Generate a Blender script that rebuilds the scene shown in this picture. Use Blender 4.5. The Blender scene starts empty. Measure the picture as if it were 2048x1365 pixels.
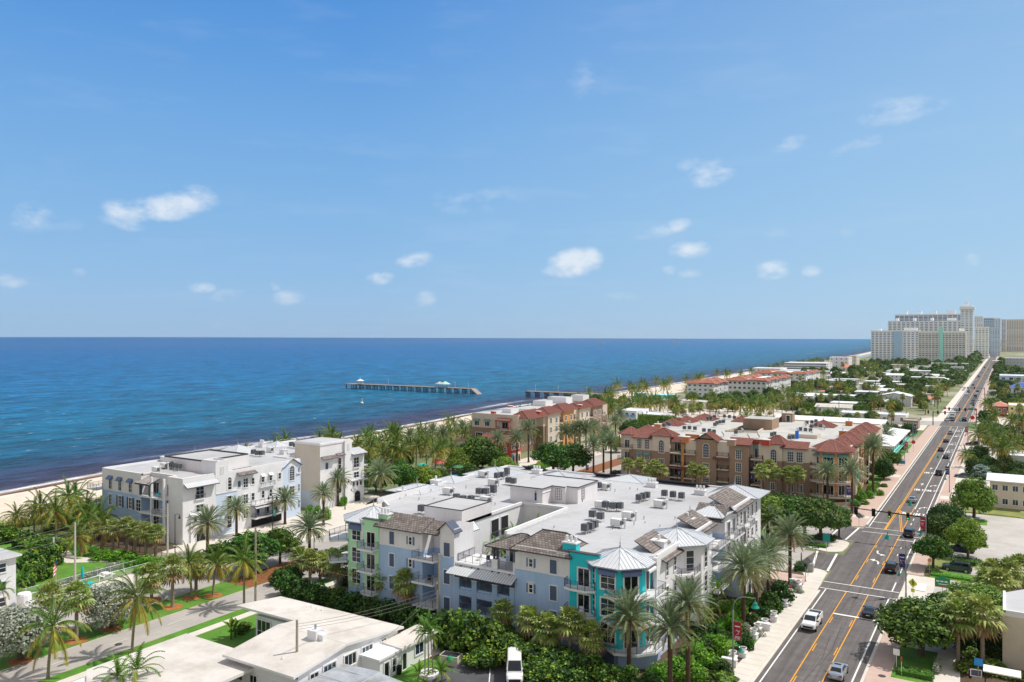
import bpy,math,random
from math import sin,cos,pi,atan,atan2,sqrt,radians as R
from mathutils import Vector,Matrix
scn = bpy.context.scene
COL = scn.collection
rnd = random.Random(7)
# ---------------------------------------------------------------- survey: metres, x across the avenue, y along it
H,F,HY,VX,CX = 42.0,1593.0,674.0,2010.0,1024.0
TH = atan((VX - CX) / F)
CT,ST = cos(TH),sin(TH)
def P(px,py,z=0.0):
 """place measured in the photograph, known to lie at height z -> (x, y)"""
 Z = (H - z) * F / (py - HY)
 X = (px - CX) / F * Z
 return (X * CT - Z * ST,X * ST + Z * CT)
def PX(px,Y):
 """x of the point seen at column px on the plane y = Y"""
 a = (px - CX) / F
 return Y * (a * CT - ST) / (a * ST + CT)
def PY(px,X):
 a = (px - CX) / F
 return X * (a * ST + CT) / (a * CT - ST)
def lin(c):
 return tuple(((v / 255.0 + 0.055) / 1.055) ** 2.4 if v > 10 else v / 255.0 / 12.92 for v in c) + (1.0,)
# ---------------------------------------------------------------- objects
def link(o,parent=None):
 COL.objects.link(o)
 if parent is not None:
  o.parent = parent
 return o
def tag(o,label=None,cat=None,group=None,kind=None):
 if label: o['label'] = label
 if cat: o['category'] = cat
 if group: o['group'] = group
 if kind: o['kind'] = kind
 return o
def thing(name,label,cat,loc=(0,0,0),rz=0.0,group=None):
 o = bpy.data.objects.new(name,None)
 o.empty_display_size = 0.5
 o.location = loc
 o.rotation_euler = (0,0,rz)
 link(o)
 return tag(o,label,cat,group)
def dup(src,loc=None,rz=None,label=None,group=None,scale=None):
 """copy of a thing with copies of its parts and their sub-parts (shared meshes)"""
 r = src.copy(); COL.objects.link(r)
 if loc is not None: r.location = loc
 if rz is not None: r.rotation_euler = (0,0,rz)
 if scale is not None: r.scale = (scale,scale,scale) if not hasattr(scale,'__len__') else scale
 if label: r['label'] = label
 if group: r['group'] = group
 elif 'group' in r.keys() and group is None and False: del r['group']
 for ch in list(KIDS.get(src.name,())):
  c = ch.copy(); COL.objects.link(c); c.parent = r
  KIDS.setdefault(r.name,[]).append(c)
  for g in list(KIDS.get(ch.name,())):
   d = g.copy(); COL.objects.link(d); d.parent = c
   KIDS.setdefault(c.name,[]).append(d)
 return r
KIDS = {}
class MB:
 def __init__(s):
  s.v = []; s.f = []; s.m = []; s.mats = []; s.uv = None
 def mi(s,mat):
  if mat not in s.mats: s.mats.append(mat)
  return s.mats.index(mat)
 def face(s,pts,mat,uv=None):
  b = len(s.v); s.v.extend(tuple(p) for p in pts)
  s.f.append(tuple(range(b,b + len(pts)))); s.m.append(s.mi(mat))
  if uv is not None:
   if s.uv is None: s.uv = {}
   s.uv[len(s.f) - 1] = uv
 def hexa(s,p,mat):
  """p: 4 bottom ccw then 4 top ccw"""
  b = len(s.v); s.v.extend(tuple(q) for q in p); k = s.mi(mat)
  for f in ((3,2,1,0),(4,5,6,7),(0,1,5,4),(1,2,6,5),(2,3,7,6),(3,0,4,7)):
   s.f.append(tuple(b + i for i in f)); s.m.append(k)
 def box(s,x0,x1,y0,y1,z0,z1,mat):
  if x1 < x0: x0,x1 = x1,x0
  if y1 < y0: y0,y1 = y1,y0
  s.hexa([(x0,y0,z0),(x1,y0,z0),(x1,y1,z0),(x0,y1,z0),(x0,y0,z1),(x1,y0,z1),(x1,y1,z1),(x0,y1,z1)],mat)
 def rbox(s,c,a,sx,sy,z0,z1,mat):
  ca,sa = cos(a),sin(a); pts = []
  for z in (z0,z1):
   for (u,w) in ((-1,-1),(1,-1),(1,1),(-1,1)):
    x,y = u * sx / 2,w * sy / 2
    pts.append((c[0] + x * ca - y * sa,c[1] + x * sa + y * ca,z))
  s.hexa(pts,mat)
 def prism(s,poly,z0,z1,mat,top=None,bottom=True):
  A = sum(poly[i][0] * poly[(i + 1) % len(poly)][1] - poly[(i + 1) % len(poly)][0] * poly[i][1] for i in range(len(poly)))
  if A < 0: poly = poly[::-1]
  n = len(poly); b = len(s.v)
  s.v.extend((p[0],p[1],z0) for p in poly); s.v.extend((p[0],p[1],z1) for p in poly)
  k = s.mi(mat); kt = s.mi(top or mat)
  for i in range(n):
   j = (i + 1) % n
   s.f.append((b + i,b + j,b + n + j,b + n + i)); s.m.append(k)
  s.f.append(tuple(b + n + i for i in range(n))); s.m.append(kt)
  if bottom:
   s.f.append(tuple(b + n - 1 - i for i in range(n))); s.m.append(k)
 def sheet(s,poly,z,mat):
  A = sum(poly[i][0] * poly[(i + 1) % len(poly)][1] - poly[(i + 1) % len(poly)][0] * poly[i][1] for i in range(len(poly)))
  if A < 0: poly = poly[::-1]
  s.face([(p[0],p[1],z) for p in poly],mat)
 def tube(s,p,q,r0,r1,mat,n=8,caps=True):
  p = Vector(p); q = Vector(q); d = (q - p)
  if d.length < 1e-6: return
  d.normalize()
  u = d.orthogonal().normalized(); w = d.cross(u)
  b = len(s.v); k = s.mi(mat)
  for c,r in ((p,r0),(q,r1)):
   for i in range(n):
    a = 2 * pi * i / n
    s.v.append(tuple(c + u * (r * cos(a)) + w * (r * sin(a))))
  for i in range(n):
   j = (i + 1) % n
   s.f.append((b + i,b + j,b + n + j,b + n + i)); s.m.append(k)
  if caps:
   s.f.append(tuple(b + n - 1 - i for i in range(n))); s.m.append(k)
   s.f.append(tuple(b + n + i for i in range(n))); s.m.append(k)
 def path(s,pts,r,mat,n=6):
  for a,b_ in zip(pts,pts[1:]): s.tube(a,b_,r,r,mat,n)
 def lathe(s,prof,mat,n=12,c=(0,0,0),caps=True):
  b = len(s.v); k = s.mi(mat); m = len(prof)
  for (r,z) in prof:
   for i in range(n):
    a = 2 * pi * i / n
    s.v.append((c[0] + r * cos(a),c[1] + r * sin(a),c[2] + z))
  for j in range(m - 1):
   for i in range(n):
    i2 = (i + 1) % n
    s.f.append((b + j * n + i,b + j * n + i2,b + (j + 1) * n + i2,b + (j + 1) * n + i)); s.m.append(k)
  if caps:
   s.f.append(tuple(b + n - 1 - i for i in range(n))); s.m.append(k)
   s.f.append(tuple(b + (m - 1) * n + i for i in range(n))); s.m.append(k)
 def fbox(s,fr,u0,u1,d0,d1,z0,z1,mat):
  """box in facade space: u along the wall, d outwards, z up"""
  pts = []
  for z in (z0,z1):
   for (u,d) in ((u0,d1),(u1,d1),(u1,d0),(u0,d0)):
    pts.append(fr.p(u,d,z))
  s.hexa(pts,mat)
 def mesh(s,name,smooth=False):
  me = bpy.data.meshes.new(name)
  me.from_pydata(s.v,[],s.f)
  for mt in s.mats: me.materials.append(mt)
  me.polygons.foreach_set('material_index',s.m)
  if smooth: me.polygons.foreach_set('use_smooth',[True] * len(s.f))
  if s.uv is not None:
   l = me.uv_layers.new(name='UVMap')
   for i,p in enumerate(me.polygons):
    if i in s.uv:
     for k,li in enumerate(p.loop_indices): l.data[li].uv = s.uv[i][k]
  me.update()
  return me
 def obj(s,name,parent=None,smooth=False,world=True,**kw):
  """one mesh object; coordinates are world ones, moved under the parent"""
  if parent is not None and world:
   o = Vector((0,0,0)); q = parent
   while q is not None:
    o += Vector(q.location); q = q.parent
   s.v = [(a - o.x,b - o.y,c - o.z) for a,b,c in s.v]
  ob = bpy.data.objects.new(name,s.mesh(name,smooth))
  link(ob,parent)
  if parent is not None: KIDS.setdefault(parent.name,[]).append(ob)
  return tag(ob,**kw) if kw else ob
def place(mesh,name,parent,loc,rz=0.0,scale=None):
 ob = bpy.data.objects.new(name,mesh)
 ob.location = loc; ob.rotation_euler = (0,0,rz)
 if scale is not None: ob.scale = scale
 link(ob,parent)
 if parent is not None: KIDS.setdefault(parent.name,[]).append(ob)
 return ob
class Fr:
 """facade frame: origin at the wall's left end seen from outside, u to the right, n outwards"""
 def __init__(s,a,b):
  s.a = Vector((a[0],a[1])); d = Vector((b[0],b[1])) - s.a
  s.L = d.length; s.u = d.normalized(); s.n = Vector((s.u.y,-s.u.x)); s.rz = atan2(s.u.y,s.u.x)
 def p(s,u,d,z):
  q = s.a + s.u * u + s.n * d
  return (q.x,q.y,z)
# ---------------------------------------------------------------- materials
def nt(name):
 m = bpy.data.materials.new(name); m.use_nodes = True
 N = m.node_tree.nodes; L = m.node_tree.links
 b = N['Principled BSDF']
 return m,N,L,b
def mixc(N,L,a,b,fac,mode='MIX'):
 x = N.new('ShaderNodeMix'); x.data_type = 'RGBA'; x.blend_type = mode
 for sock,val in ((x.inputs[6],a),(x.inputs[7],b),(x.inputs[0],fac)):
  if hasattr(val,'is_linked') or hasattr(val,'links'): L.new(val,sock)
  else: sock.default_value = val
 return x.outputs[2]
def noise(N,L,scale,detail=3.0,rough=0.55,vec=None,dim=None):
 n = N.new('ShaderNodeTexNoise'); n.inputs['Scale'].default_value = scale
 n.inputs['Detail'].default_value = detail; n.inputs['Roughness'].default_value = rough
 if vec is not None: L.new(vec,n.inputs['Vector'])
 return n
def ramp(N,L,src,stops):
 r = N.new('ShaderNodeValToRGB'); e = r.color_ramp.elements
 while len(e) < len(stops): e.new(0.5)
 for k,(p,c) in enumerate(stops):
  e[k].position = p; e[k].color = c if hasattr(c,'__len__') else (c,c,c,1)
 L.new(src,r.inputs[0])
 return r
def M(name,col,rough=0.8,var=0.12,scale=0.6,bump=0.0,bscale=6.0,metal=0.0,spec=0.5,dark=None,island=0.0,trans=0.0,objvar=0.0,streak=0.0):
 """painted / mineral / leafy surface: base colour, large soft variation, fine grain, optional stains"""
 m,N,L,b = nt(name)
 c = lin(col)
 g = N.new('ShaderNodeNewGeometry')
 out = None
 if var > 0:
  n = noise(N,L,scale,5.0,0.6,g.outputs['Position'])
  n2 = noise(N,L,scale * 9,2.0,0.5,g.outputs['Position'])
  r = ramp(N,L,n.outputs[0],[(0.3,tuple(v * (1 - var) for v in c[:3]) + (1,)),(0.7,tuple(min(1,v * (1 + var * .7)) for v in c[:3]) + (1,))])
  r2 = ramp(N,L,n2.outputs[0],[(0.3,1 - var * .6),(0.7,1.0)])
  out = mixc(N,L,r.outputs[0],r2.outputs[0],1.0,'MULTIPLY')
 if dark is not None:
  n3 = noise(N,L,scale * 0.7,6.0,0.7,g.outputs['Position'])
  r3 = ramp(N,L,n3.outputs[0],[(0.48,0.0),(0.7,1.0)])
  out = mixc(N,L,out if out else c,lin(dark),r3.outputs[0])
 if streak > 0:
  mp = N.new('ShaderNodeMapping'); mp.inputs['Scale'].default_value = (2.2,2.2,0.12)
  L.new(g.outputs['Position'],mp.inputs[0])
  n4 = noise(N,L,1.0,4.0,0.6,mp.outputs[0])
  r4 = ramp(N,L,n4.outputs[0],[(0.45,1.0),(0.75,1 - streak)])
  out = mixc(N,L,out if out else c,r4.outputs[0],1.0,'MULTIPLY')
 if island > 0:
  r5 = ramp(N,L,g.outputs['Random Per Island'],[(0.0,tuple(v * (1 - island) for v in c[:3]) + (1,)),(1.0,tuple(min(1,v * (1 + island)) for v in c[:3]) + (1,))])
  out = mixc(N,L,out,r5.outputs[0],0.6) if out else r5.outputs[0]
 if objvar > 0:
  oi = N.new('ShaderNodeObjectInfo'); h = N.new('ShaderNodeHueSaturation')
  mr = N.new('ShaderNodeMapRange'); mr.inputs[3].default_value = 0.5 - objvar * 0.12; mr.inputs[4].default_value = 0.5 + objvar * 0.08
  mv = N.new('ShaderNodeMapRange'); mv.inputs[3].default_value = 1 - objvar; mv.inputs[4].default_value = 1 + objvar
  L.new(oi.outputs['Random'],mr.inputs[0])
  ml = N.new('ShaderNodeMath'); ml.operation = 'MULTIPLY'; ml.inputs[1].default_value = 7.31
  fr = N.new('ShaderNodeMath'); fr.operation = 'FRACT'
  L.new(oi.outputs['Random'],ml.inputs[0]); L.new(ml.outputs[0],fr.inputs[0]); L.new(fr.outputs[0],mv.inputs[0])
  L.new(mr.outputs[0],h.inputs['Hue']); L.new(mv.outputs[0],h.inputs['Value'])
  if out: L.new(out,h.inputs['Color'])
  else: h.inputs['Color'].default_value = c
  out = h.outputs[0]
 if out: L.new(out,b.inputs['Base Color'])
 else: b.inputs['Base Color'].default_value = c
 b.inputs['Roughness'].default_value = rough; b.inputs['Metallic'].default_value = metal
 b.inputs['Specular IOR Level'].default_value = spec
 if bump > 0:
  nb = noise(N,L,bscale,4.0,0.6,g.outputs['Position'])
  bp = N.new('ShaderNodeBump'); bp.inputs['Strength'].default_value = bump; bp.inputs['Distance'].default_value = 0.05
  L.new(nb.outputs[0],bp.inputs['Height']); L.new(bp.outputs[0],b.inputs['Normal'])
 if trans > 0:
  tr = N.new('ShaderNodeBsdfTranslucent'); ms = N.new('ShaderNodeMixShader'); ms.inputs[0].default_value = trans
  if out:
   h2 = N.new('ShaderNodeHueSaturation'); h2.inputs['Value'].default_value = 1.3; h2.inputs['Hue'].default_value = 0.49
   L.new(out,h2.inputs['Color']); L.new(h2.outputs[0],tr.inputs[0])
  else: tr.inputs[0].default_value = c
  o = N['Material Output']
  L.new(b.outputs[0],ms.inputs[1]); L.new(tr.outputs[0],ms.inputs[2]); L.new(ms.outputs[0],o.inputs[0])
 return m
def glass_mat(name,col,rough=0.06,var=0.5):
 m,N,L,b = nt(name)
 c = lin(col)
 g = N.new('ShaderNodeNewGeometry'); oi = N.new('ShaderNodeObjectInfo')
 n = noise(N,L,0.9,2.0,0.5,g.outputs['Position'])
 r = ramp(N,L,n.outputs[0],[(0.35,tuple(v * (1 - var) for v in c[:3]) + (1,)),(0.7,tuple(v * (1 + var) for v in c[:3]) + (1,))])
 mv = N.new('ShaderNodeMapRange'); mv.inputs[3].default_value = 0.45; mv.inputs[4].default_value = 2.6
 L.new(oi.outputs['Random'],mv.inputs[0])
 out = mixc(N,L,r.outputs[0],mv.outputs[0],1.0,'MULTIPLY')
 L.new(out,b.inputs['Base Color'])
 b.inputs['Roughness'].default_value = rough; b.inputs['Specular IOR Level'].default_value = 0.6
 return m
def paint_mat(name,col,metal=0.3,rough=0.3):
 m,N,L,b = nt(name)
 b.inputs['Base Color'].default_value = lin(col)
 b.inputs['Metallic'].default_value = metal; b.inputs['Roughness'].default_value = rough
 b.inputs['Coat Weight'].default_value = 0.6; b.inputs['Coat Roughness'].default_value = 0.08
 return m
# ================================================================ camera, sun, sky
cam = bpy.data.cameras.new('camera'); co = bpy.data.objects.new('camera',cam); link(co)
cam.lens = 28.0; cam.sensor_width = 36.0; cam.clip_start = 0.5; cam.clip_end = 200000.0
cam.shift_y = -(682.5 - HY) / 2048.0
co.location = (0,0,H); co.rotation_euler = (R(90),0,TH)
scn.camera = co
SUN_EL = R(57); SD = Vector((0.85 * cos(R(12)) - 0.526 * sin(R(12)),0.526 * cos(R(12)) + 0.85 * sin(R(12)),0))
SAZ = atan2(SD.x,SD.y)                    # compass angle from +y towards +x
sun = bpy.data.lights.new('sun','SUN'); so = bpy.data.objects.new('sun',sun); link(so)
sun.energy = 4.1; sun.angle = R(0.53); sun.color = (1.0,0.95,0.87)
sv = Vector((SD.x * cos(SUN_EL),SD.y * cos(SUN_EL),sin(SUN_EL)))
so.rotation_euler = sv.to_track_quat('Z','Y').to_euler(); so.location = (0,0,120)
w = bpy.data.worlds.new('World'); scn.world = w; w.use_nodes = True
N,L = w.node_tree.nodes,w.node_tree.links
bg = N['Background']; bg.inputs[1].default_value = 0.125
sky = N.new('ShaderNodeTexSky'); sky.sky_type = 'NISHITA'; sky.sun_disc = False
sky.sun_elevation = SUN_EL; sky.sun_rotation = SAZ
sky.altitude = 0; sky.air_density = 1.0; sky.dust_density = 0.25; sky.ozone_density = 3.2
tc = N.new('ShaderNodeTexCoord'); sep = N.new('ShaderNodeSeparateXYZ'); L.new(tc.outputs['Generated'],sep.inputs[0])
def mth(op,a,b=None,c=None,clamp=False):
 n = N.new('ShaderNodeMath'); n.operation = op; n.use_clamp = clamp
 for i,v in enumerate((a,b,c)):
  if v is None: continue
  if hasattr(v,'links'): L.new(v,n.inputs[i])
  else: n.inputs[i].default_value = v
 return n.outputs[0]
az = mth('ARCTAN2',sep.outputs[0],sep.outputs[1]); el = mth('ARCSINE',sep.outputs[2])
# fair-weather cumulus far out over the sea, by direction: (column, row, half width, half height, tilt, density)
CL = [(318,420,95,22,.22,1.0),(250,432,40,22,-.3,.9),(372,402,52,22,.3,1.0),(62,432,34,22,.5,.5),(90,448,90,14,0,.2),
      (1150,526,46,24,0,1.25),(1118,542,30,12,0,.7),(1180,516,24,18,0,1.0),(830,522,34,14,.2,.75),(760,556,26,11,.05,.8),(1378,500,36,15,.05,.95),
      (1422,348,40,22,.2,.7),(1390,330,30,12,0,.3),(1790,222,60,22,.15,.6),(1860,212,60,12,.25,.25),(1580,286,34,12,.3,.42),(1710,292,60,11,.2,.35),
      (1545,540,30,16,.1,.95),(1622,540,18,11,0,.65),(1358,450,22,12,.2,.75),(1310,465,48,10,.2,.45),(1948,520,16,12,0,.65),
      (25,562,34,12,0,.6),(402,577,24,10,0,.6),(452,590,30,10,.2,.35),(575,596,30,12,0,.6),(552,570,12,10,0,.5),(160,545,12,8,0,.4),(852,598,20,14,.4,.45),
      (1562,465,26,10,0,.35),(1245,592,30,8,0,.4),(1180,160,40,30,.3,.22),(950,400,90,22,.1,.25),(1380,548,20,9,0,.4),(1338,540,12,8,0,.4),(1695,466,14,8,0,.35)]
dens = None
for (px,py,hw,hh,tilt,dn) in CL:
 x,y = (px - CX) / F,(HY - py) / F
 wd = Vector((x * CT - ST,x * ST + CT,y)); wd.normalize()
 a0 = atan2(wd.x,wd.y); e0 = math.asin(wd.z)
 sa = math.hypot(1,x); k = F * sa
 da = mth('MULTIPLY',mth('SUBTRACT',az,a0),cos(e0) * k); de = mth('MULTIPLY',mth('SUBTRACT',el,e0),k)
 u = mth('DIVIDE',mth('ADD',mth('MULTIPLY',da,cos(tilt)),mth('MULTIPLY',de,sin(tilt))),hw * 1.3)
 v = mth('DIVIDE',mth('SUBTRACT',mth('MULTIPLY',de,cos(tilt)),mth('MULTIPLY',da,sin(tilt))),hh * 1.45)
 d2 = mth('ADD',mth('MULTIPLY',u,u),mth('MULTIPLY',v,v))
 g = mth('MULTIPLY',mth('SUBTRACT',1.0,d2,clamp=True),dn)
 dens = g if dens is None else mth('MAXIMUM',dens,g)
mp = N.new('ShaderNodeMapping'); mp.inputs['Scale'].default_value = (1,1,1.9); L.new(tc.outputs['Generated'],mp.inputs[0])
n1 = N.new('ShaderNodeTexNoise'); n1.inputs['Scale'].default_value = 30; n1.inputs['Detail'].default_value = 9; n1.inputs['Roughness'].default_value = .6; L.new(mp.outputs[0],n1.inputs[0])
n2 = N.new('ShaderNodeTexNoise'); n2.inputs['Scale'].default_value = 7; n2.inputs['Detail'].default_value = 5; n2.inputs['Roughness'].default_value = .6
mp2 = N.new('ShaderNodeMapping'); mp2.inputs['Scale'].default_value = (1,1,5); L.new(tc.outputs['Generated'],mp2.inputs[0]); L.new(mp2.outputs[0],n2.inputs[0])
d = mth('ADD',mth('MULTIPLY',mth('SUBTRACT',n1.outputs[0],.56),3.3),mth('MULTIPLY',mth('POWER',mth('MINIMUM',dens,1.0),.6),1.0),clamp=True)
d = mth('MULTIPLY',mth('MULTIPLY',d,mth('MULTIPLY',mth('POWER',dens,.7),1.0,clamp=True)),.68)
thin = mth('MULTIPLY',mth('SUBTRACT',n2.outputs[0],.52,clamp=True),.35)      # faint high haze streaks
# sky colour by height, paled overhead out of frame for neutral fill, blended over the physical sky to keep its sunward brightening
eld = mth('DIVIDE',mth('MAXIMUM',el,0.0),pi / 2)
def sc(c,k=1.0): return tuple(v * 8.0 * k for v in lin(c)[:3]) + (1,)
SK = [(0,(148,189,230)),(.035,(144,188,231)),(.09,(132,183,231)),(.16,(114,172,230)),(.215,(94,158,226)),(.27,(76,145,221)),(.32,(112,160,214)),(.42,(172,186,204)),(1.0,(194,196,198))]
cur = N.new('ShaderNodeValToRGB')
while len(cur.color_ramp.elements) < len(SK): cur.color_ramp.elements.new(.5)
for k,(p_,c_) in enumerate(SK):
 cur.color_ramp.elements[k].position = p_; cur.color_ramp.elements[k].color = lin(c_)
L.new(eld,cur.inputs[0])
vm = N.new('ShaderNodeVectorMath'); vm.operation = 'SCALE'; vm.inputs['Scale'].default_value = 8.0; L.new(cur.outputs[0],vm.inputs[0])
dt = N.new('ShaderNodeVectorMath'); dt.operation = 'DOT_PRODUCT'; L.new(tc.outputs['Generated'],dt.inputs[0]); dt.inputs[1].default_value = tuple(SD)
sw = mth('MULTIPLY',mth('SUBTRACT',dt.outputs['Value'],.02,clamp=True),.62,clamp=True)
skb = mixc(N,L,vm.outputs[0],sc((190,222,240)),sw)
skc = mixc(N,L,sky.outputs[0],skb,.88)
# pale fill added to the unseen sky behind and beside the viewpoint, brightening shaded walls
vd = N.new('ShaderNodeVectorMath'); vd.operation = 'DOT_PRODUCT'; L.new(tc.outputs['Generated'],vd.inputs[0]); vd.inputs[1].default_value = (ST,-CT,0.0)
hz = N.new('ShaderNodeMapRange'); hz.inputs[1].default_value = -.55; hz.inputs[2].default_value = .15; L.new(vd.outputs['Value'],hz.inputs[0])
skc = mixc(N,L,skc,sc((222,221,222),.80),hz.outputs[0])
m1 = mixc(N,L,skc,(6.0,6.6,7.2,1),thin)
m2 = mixc(N,L,m1,(7.4,7.6,7.8,1),d)
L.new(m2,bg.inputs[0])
vs = scn.view_settings; vs.view_transform = 'Standard'; vs.look = 'None'; vs.exposure = 0.0; vs.gamma = 1.0; vs.use_curve_mapping = False
scn.render.film_transparent = False
scn.cycles.max_bounces = 6; scn.cycles.transparent_max_bounces = 8
# ================================================================ terrain
# shoreline (x, y): measured at the water's edge
SHORE = [(-170,-400),(-205,-60),(-218,50),(-227,108),(-236,144),(-234,200),(-233,247),(-240,310),(-246,353),(-250,430),(-249,540),(-252,700),(-258,860),(-262,950),(-262,1150),(-275,1700),(-330,2600),(-420,4000),(-900,9000),(-1500,15000)]
def shore_x(y):
 for (a,b) in zip(SHORE,SHORE[1:]):
  if a[1] <= y <= b[1]:
   t = (y - a[1]) / (b[1] - a[1]); t = t * t * (3 - 2 * t) if b[1] < 1200 else t
   return a[0] + (b[0] - a[0]) * t
 return SHORE[-1][0]
def sm(a,b,t): return max(0.0,min(1.0,(t - a) / (b - a)))
# ---- water: one sheet with rising swell near the beach, flat to the horizon
m,N,L,b = nt('sea_water')
g = N.new('ShaderNodeNewGeometry'); sp = N.new('ShaderNodeSeparateXYZ'); L.new(g.outputs['Position'],sp.inputs[0])
at = N.new('ShaderNodeAttribute'); at.attribute_name = 'offshore'      # metres from the water's edge
def mth(op,a,b_=None,c=None,clamp=False):
 n = N.new('ShaderNodeMath'); n.operation = op; n.use_clamp = clamp
 for i,v in enumerate((a,b_,c)):
  if v is None: continue
  if hasattr(v,'links'): L.new(v,n.inputs[i])
  else: n.inputs[i].default_value = v
 return n.outputs[0]
off = at.outputs['Fac']
mpw = N.new('ShaderNodeMapping'); mpw.inputs['Scale'].default_value = (1,.28,1); mpw.inputs['Rotation'].default_value = (0,0,R(-8)); L.new(g.outputs['Position'],mpw.inputs[0])
wob = noise(N,L,.03,5,.62,mpw.outputs[0]); wob2 = noise(N,L,.008,4,.6,mpw.outputs[0])
o2 = mth('ADD',off,mth('MULTIPLY',mth('SUBTRACT',wob.outputs[0],.5),mth('MULTIPLY',mth('ADD',off,14.0),.9)))
lg = mth('DIVIDE',mth('LOGARITHM',mth('ADD',mth('MAXIMUM',o2,0.0),4.0),10.0),4.4)     # 4 m -> .137, 40 -> .37, 400 -> .59, 4000 -> .82
rw = ramp(N,L,lg,[(0.135,lin((96,74,70))),(0.20,lin((66,60,76))),(0.34,lin((46,58,88))),(0.41,lin((16,78,108))),(0.49,lin((0,94,128))),(0.60,lin((0,96,146))),(0.72,lin((0,89,147))),(0.86,lin((0,80,140))),(1.0,lin((4,76,136)))])
# drifting weed mats close in, as dark strings along the shore
mpk = N.new('ShaderNodeMapping'); mpk.inputs['Scale'].default_value = (.16,.022,1); mpk.inputs['Rotation'].default_value = (0,0,R(-5)); L.new(g.outputs['Position'],mpk.inputs[0])
wk = noise(N,L,1.0,6,.65,mpk.outputs[0]); wkr = ramp(N,L,wk.outputs[0],[(.47,0.0),(.58,1.0)])
nearf = N.new('ShaderNodeMapRange'); nearf.inputs[1].default_value = 62; nearf.inputs[2].default_value = 18; nearf.inputs[3].default_value = 0; nearf.inputs[4].default_value = .75; L.new(o2,nearf.inputs[0])
cw = mixc(N,L,rw.outputs[0],lin((58,34,48)),mth('MULTIPLY',wkr.outputs[0],nearf.outputs[0]))
# depth mottling far out
mot = ramp(N,L,wob2.outputs[0],[(.3,.9),(.7,1.08)])
cw = mixc(N,L,cw,mot.outputs[0],1.0,'MULTIPLY')
# whitecaps and foam
mpc = N.new('ShaderNodeMapping'); mpc.inputs['Scale'].default_value = (.2,.12,1); mpc.inputs['Rotation'].default_value = (0,0,R(30)); L.new(g.outputs['Position'],mpc.inputs[0])
wc = noise(N,L,1.6,5,.72,mpc.outputs[0]); wcr = ramp(N,L,wc.outputs[0],[(.63,0.0),(.70,.8)])
dfar = N.new('ShaderNodeMapRange'); dfar.inputs[1].default_value = 30; dfar.inputs[2].default_value = 90; L.new(off,dfar.inputs[0])
foam = mth('MULTIPLY',wcr.outputs[0],mth('MULTIPLY',dfar.outputs[0],.75))
mpf = N.new('ShaderNodeMapping'); mpf.inputs['Scale'].default_value = (.22,.05,1); L.new(g.outputs['Position'],mpf.inputs[0])
fn = noise(N,L,1.3,5,.7,mpf.outputs[0])
e1 = mth('SUBTRACT',1.0,mth('DIVIDE',mth('ABSOLUTE',mth('SUBTRACT',off,mth('MULTIPLY',fn.outputs[0],7.0))),3.0),clamp=True)
at2 = N.new('ShaderNodeAttribute'); at2.attribute_name = 'breaker'
e2 = mth('MULTIPLY',at2.outputs['Fac'],mth('MULTIPLY',mth('SUBTRACT',fn.outputs[0],.36,clamp=True),6.0,clamp=True))
foam = mth('MAXIMUM',foam,mth('MAXIMUM',mth('MULTIPLY',e1,.9),mth('MULTIPLY',e2,.95)))
cw = mixc(N,L,cw,lin((238,236,232)),foam)
L.new(cw,b.inputs['Base Color']); b.inputs['IOR'].default_value = 1.33
b.inputs['Roughness'].default_value = .32; b.inputs['Specular IOR Level'].default_value = .15
# wind chop
mpb = N.new('ShaderNodeMapping'); mpb.inputs['Scale'].default_value = (1,.5,1); mpb.inputs['Rotation'].default_value = (0,0,R(28)); L.new(g.outputs['Position'],mpb.inputs[0])
w1 = noise(N,L,.16,6,.68,mpb.outputs[0]); w2 = noise(N,L,.05,5,.65,mpb.outputs[0])
hgt = mth('ADD',mth('MULTIPLY',w1.outputs[0],.9),mth('MULTIPLY',w2.outputs[0],1.6))
bp = N.new('ShaderNodeBump'); bp.inputs['Strength'].default_value = 1.0; bp.inputs['Distance'].default_value = 2.6
L.new(hgt,bp.inputs['Height']); L.new(bp.outputs[0],b.inputs['Normal'])
# ripple lights and darks painted into the water colour from the chop noise
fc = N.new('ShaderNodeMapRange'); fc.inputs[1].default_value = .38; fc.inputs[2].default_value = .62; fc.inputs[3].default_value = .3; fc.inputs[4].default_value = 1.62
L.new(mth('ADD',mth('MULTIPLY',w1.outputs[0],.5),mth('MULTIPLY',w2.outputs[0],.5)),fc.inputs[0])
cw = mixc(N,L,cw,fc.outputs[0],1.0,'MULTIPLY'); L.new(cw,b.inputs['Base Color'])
SEA = m
ys = [-400 + 25 * i for i in range(64)] + [1200 + 100 * i for i in range(10)] + [2200,2600,3200,4000,6000,9000,15000]
offs = [-16,-6,-2,0,3,6,9,12,14,16,18,20,22,25,28,32,36,40,46,52,60,70,85,100,130,180,260,400,800,2000,6000,20000,90000]
V = []; A1 = []; A2 = []
for j,y in enumerate(ys):
 sx = shore_x(y)
 for o in offs:
  # a low breaker rolls in about 16-20 m out, only in places
  bk = max(0.0,math.exp(-((o - 18 - 2.5 * sin(y * .045)) / 2.2) ** 2)) * max(0.0,sin(y * .031 + 1.2)) ** 2 * (1 if y < 420 else .5)
  V.append((sx - o,y if y < 9000 else y * (1 + max(0,o) / 30000),-0.35 + .75 * bk - .0 * o)); A1.append(o); A2.append(min(1,bk * 1.5))
n = len(offs)
Fc = [(j * n + i,(j + 1) * n + i,(j + 1) * n + i + 1,j * n + i + 1) for j in range(len(ys) - 1) for i in range(n - 1)]
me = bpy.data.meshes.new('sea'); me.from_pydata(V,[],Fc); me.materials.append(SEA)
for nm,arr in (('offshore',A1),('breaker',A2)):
 a = me.attributes.new(nm,'FLOAT','POINT'); a.data.foreach_set('value',arr)
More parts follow.
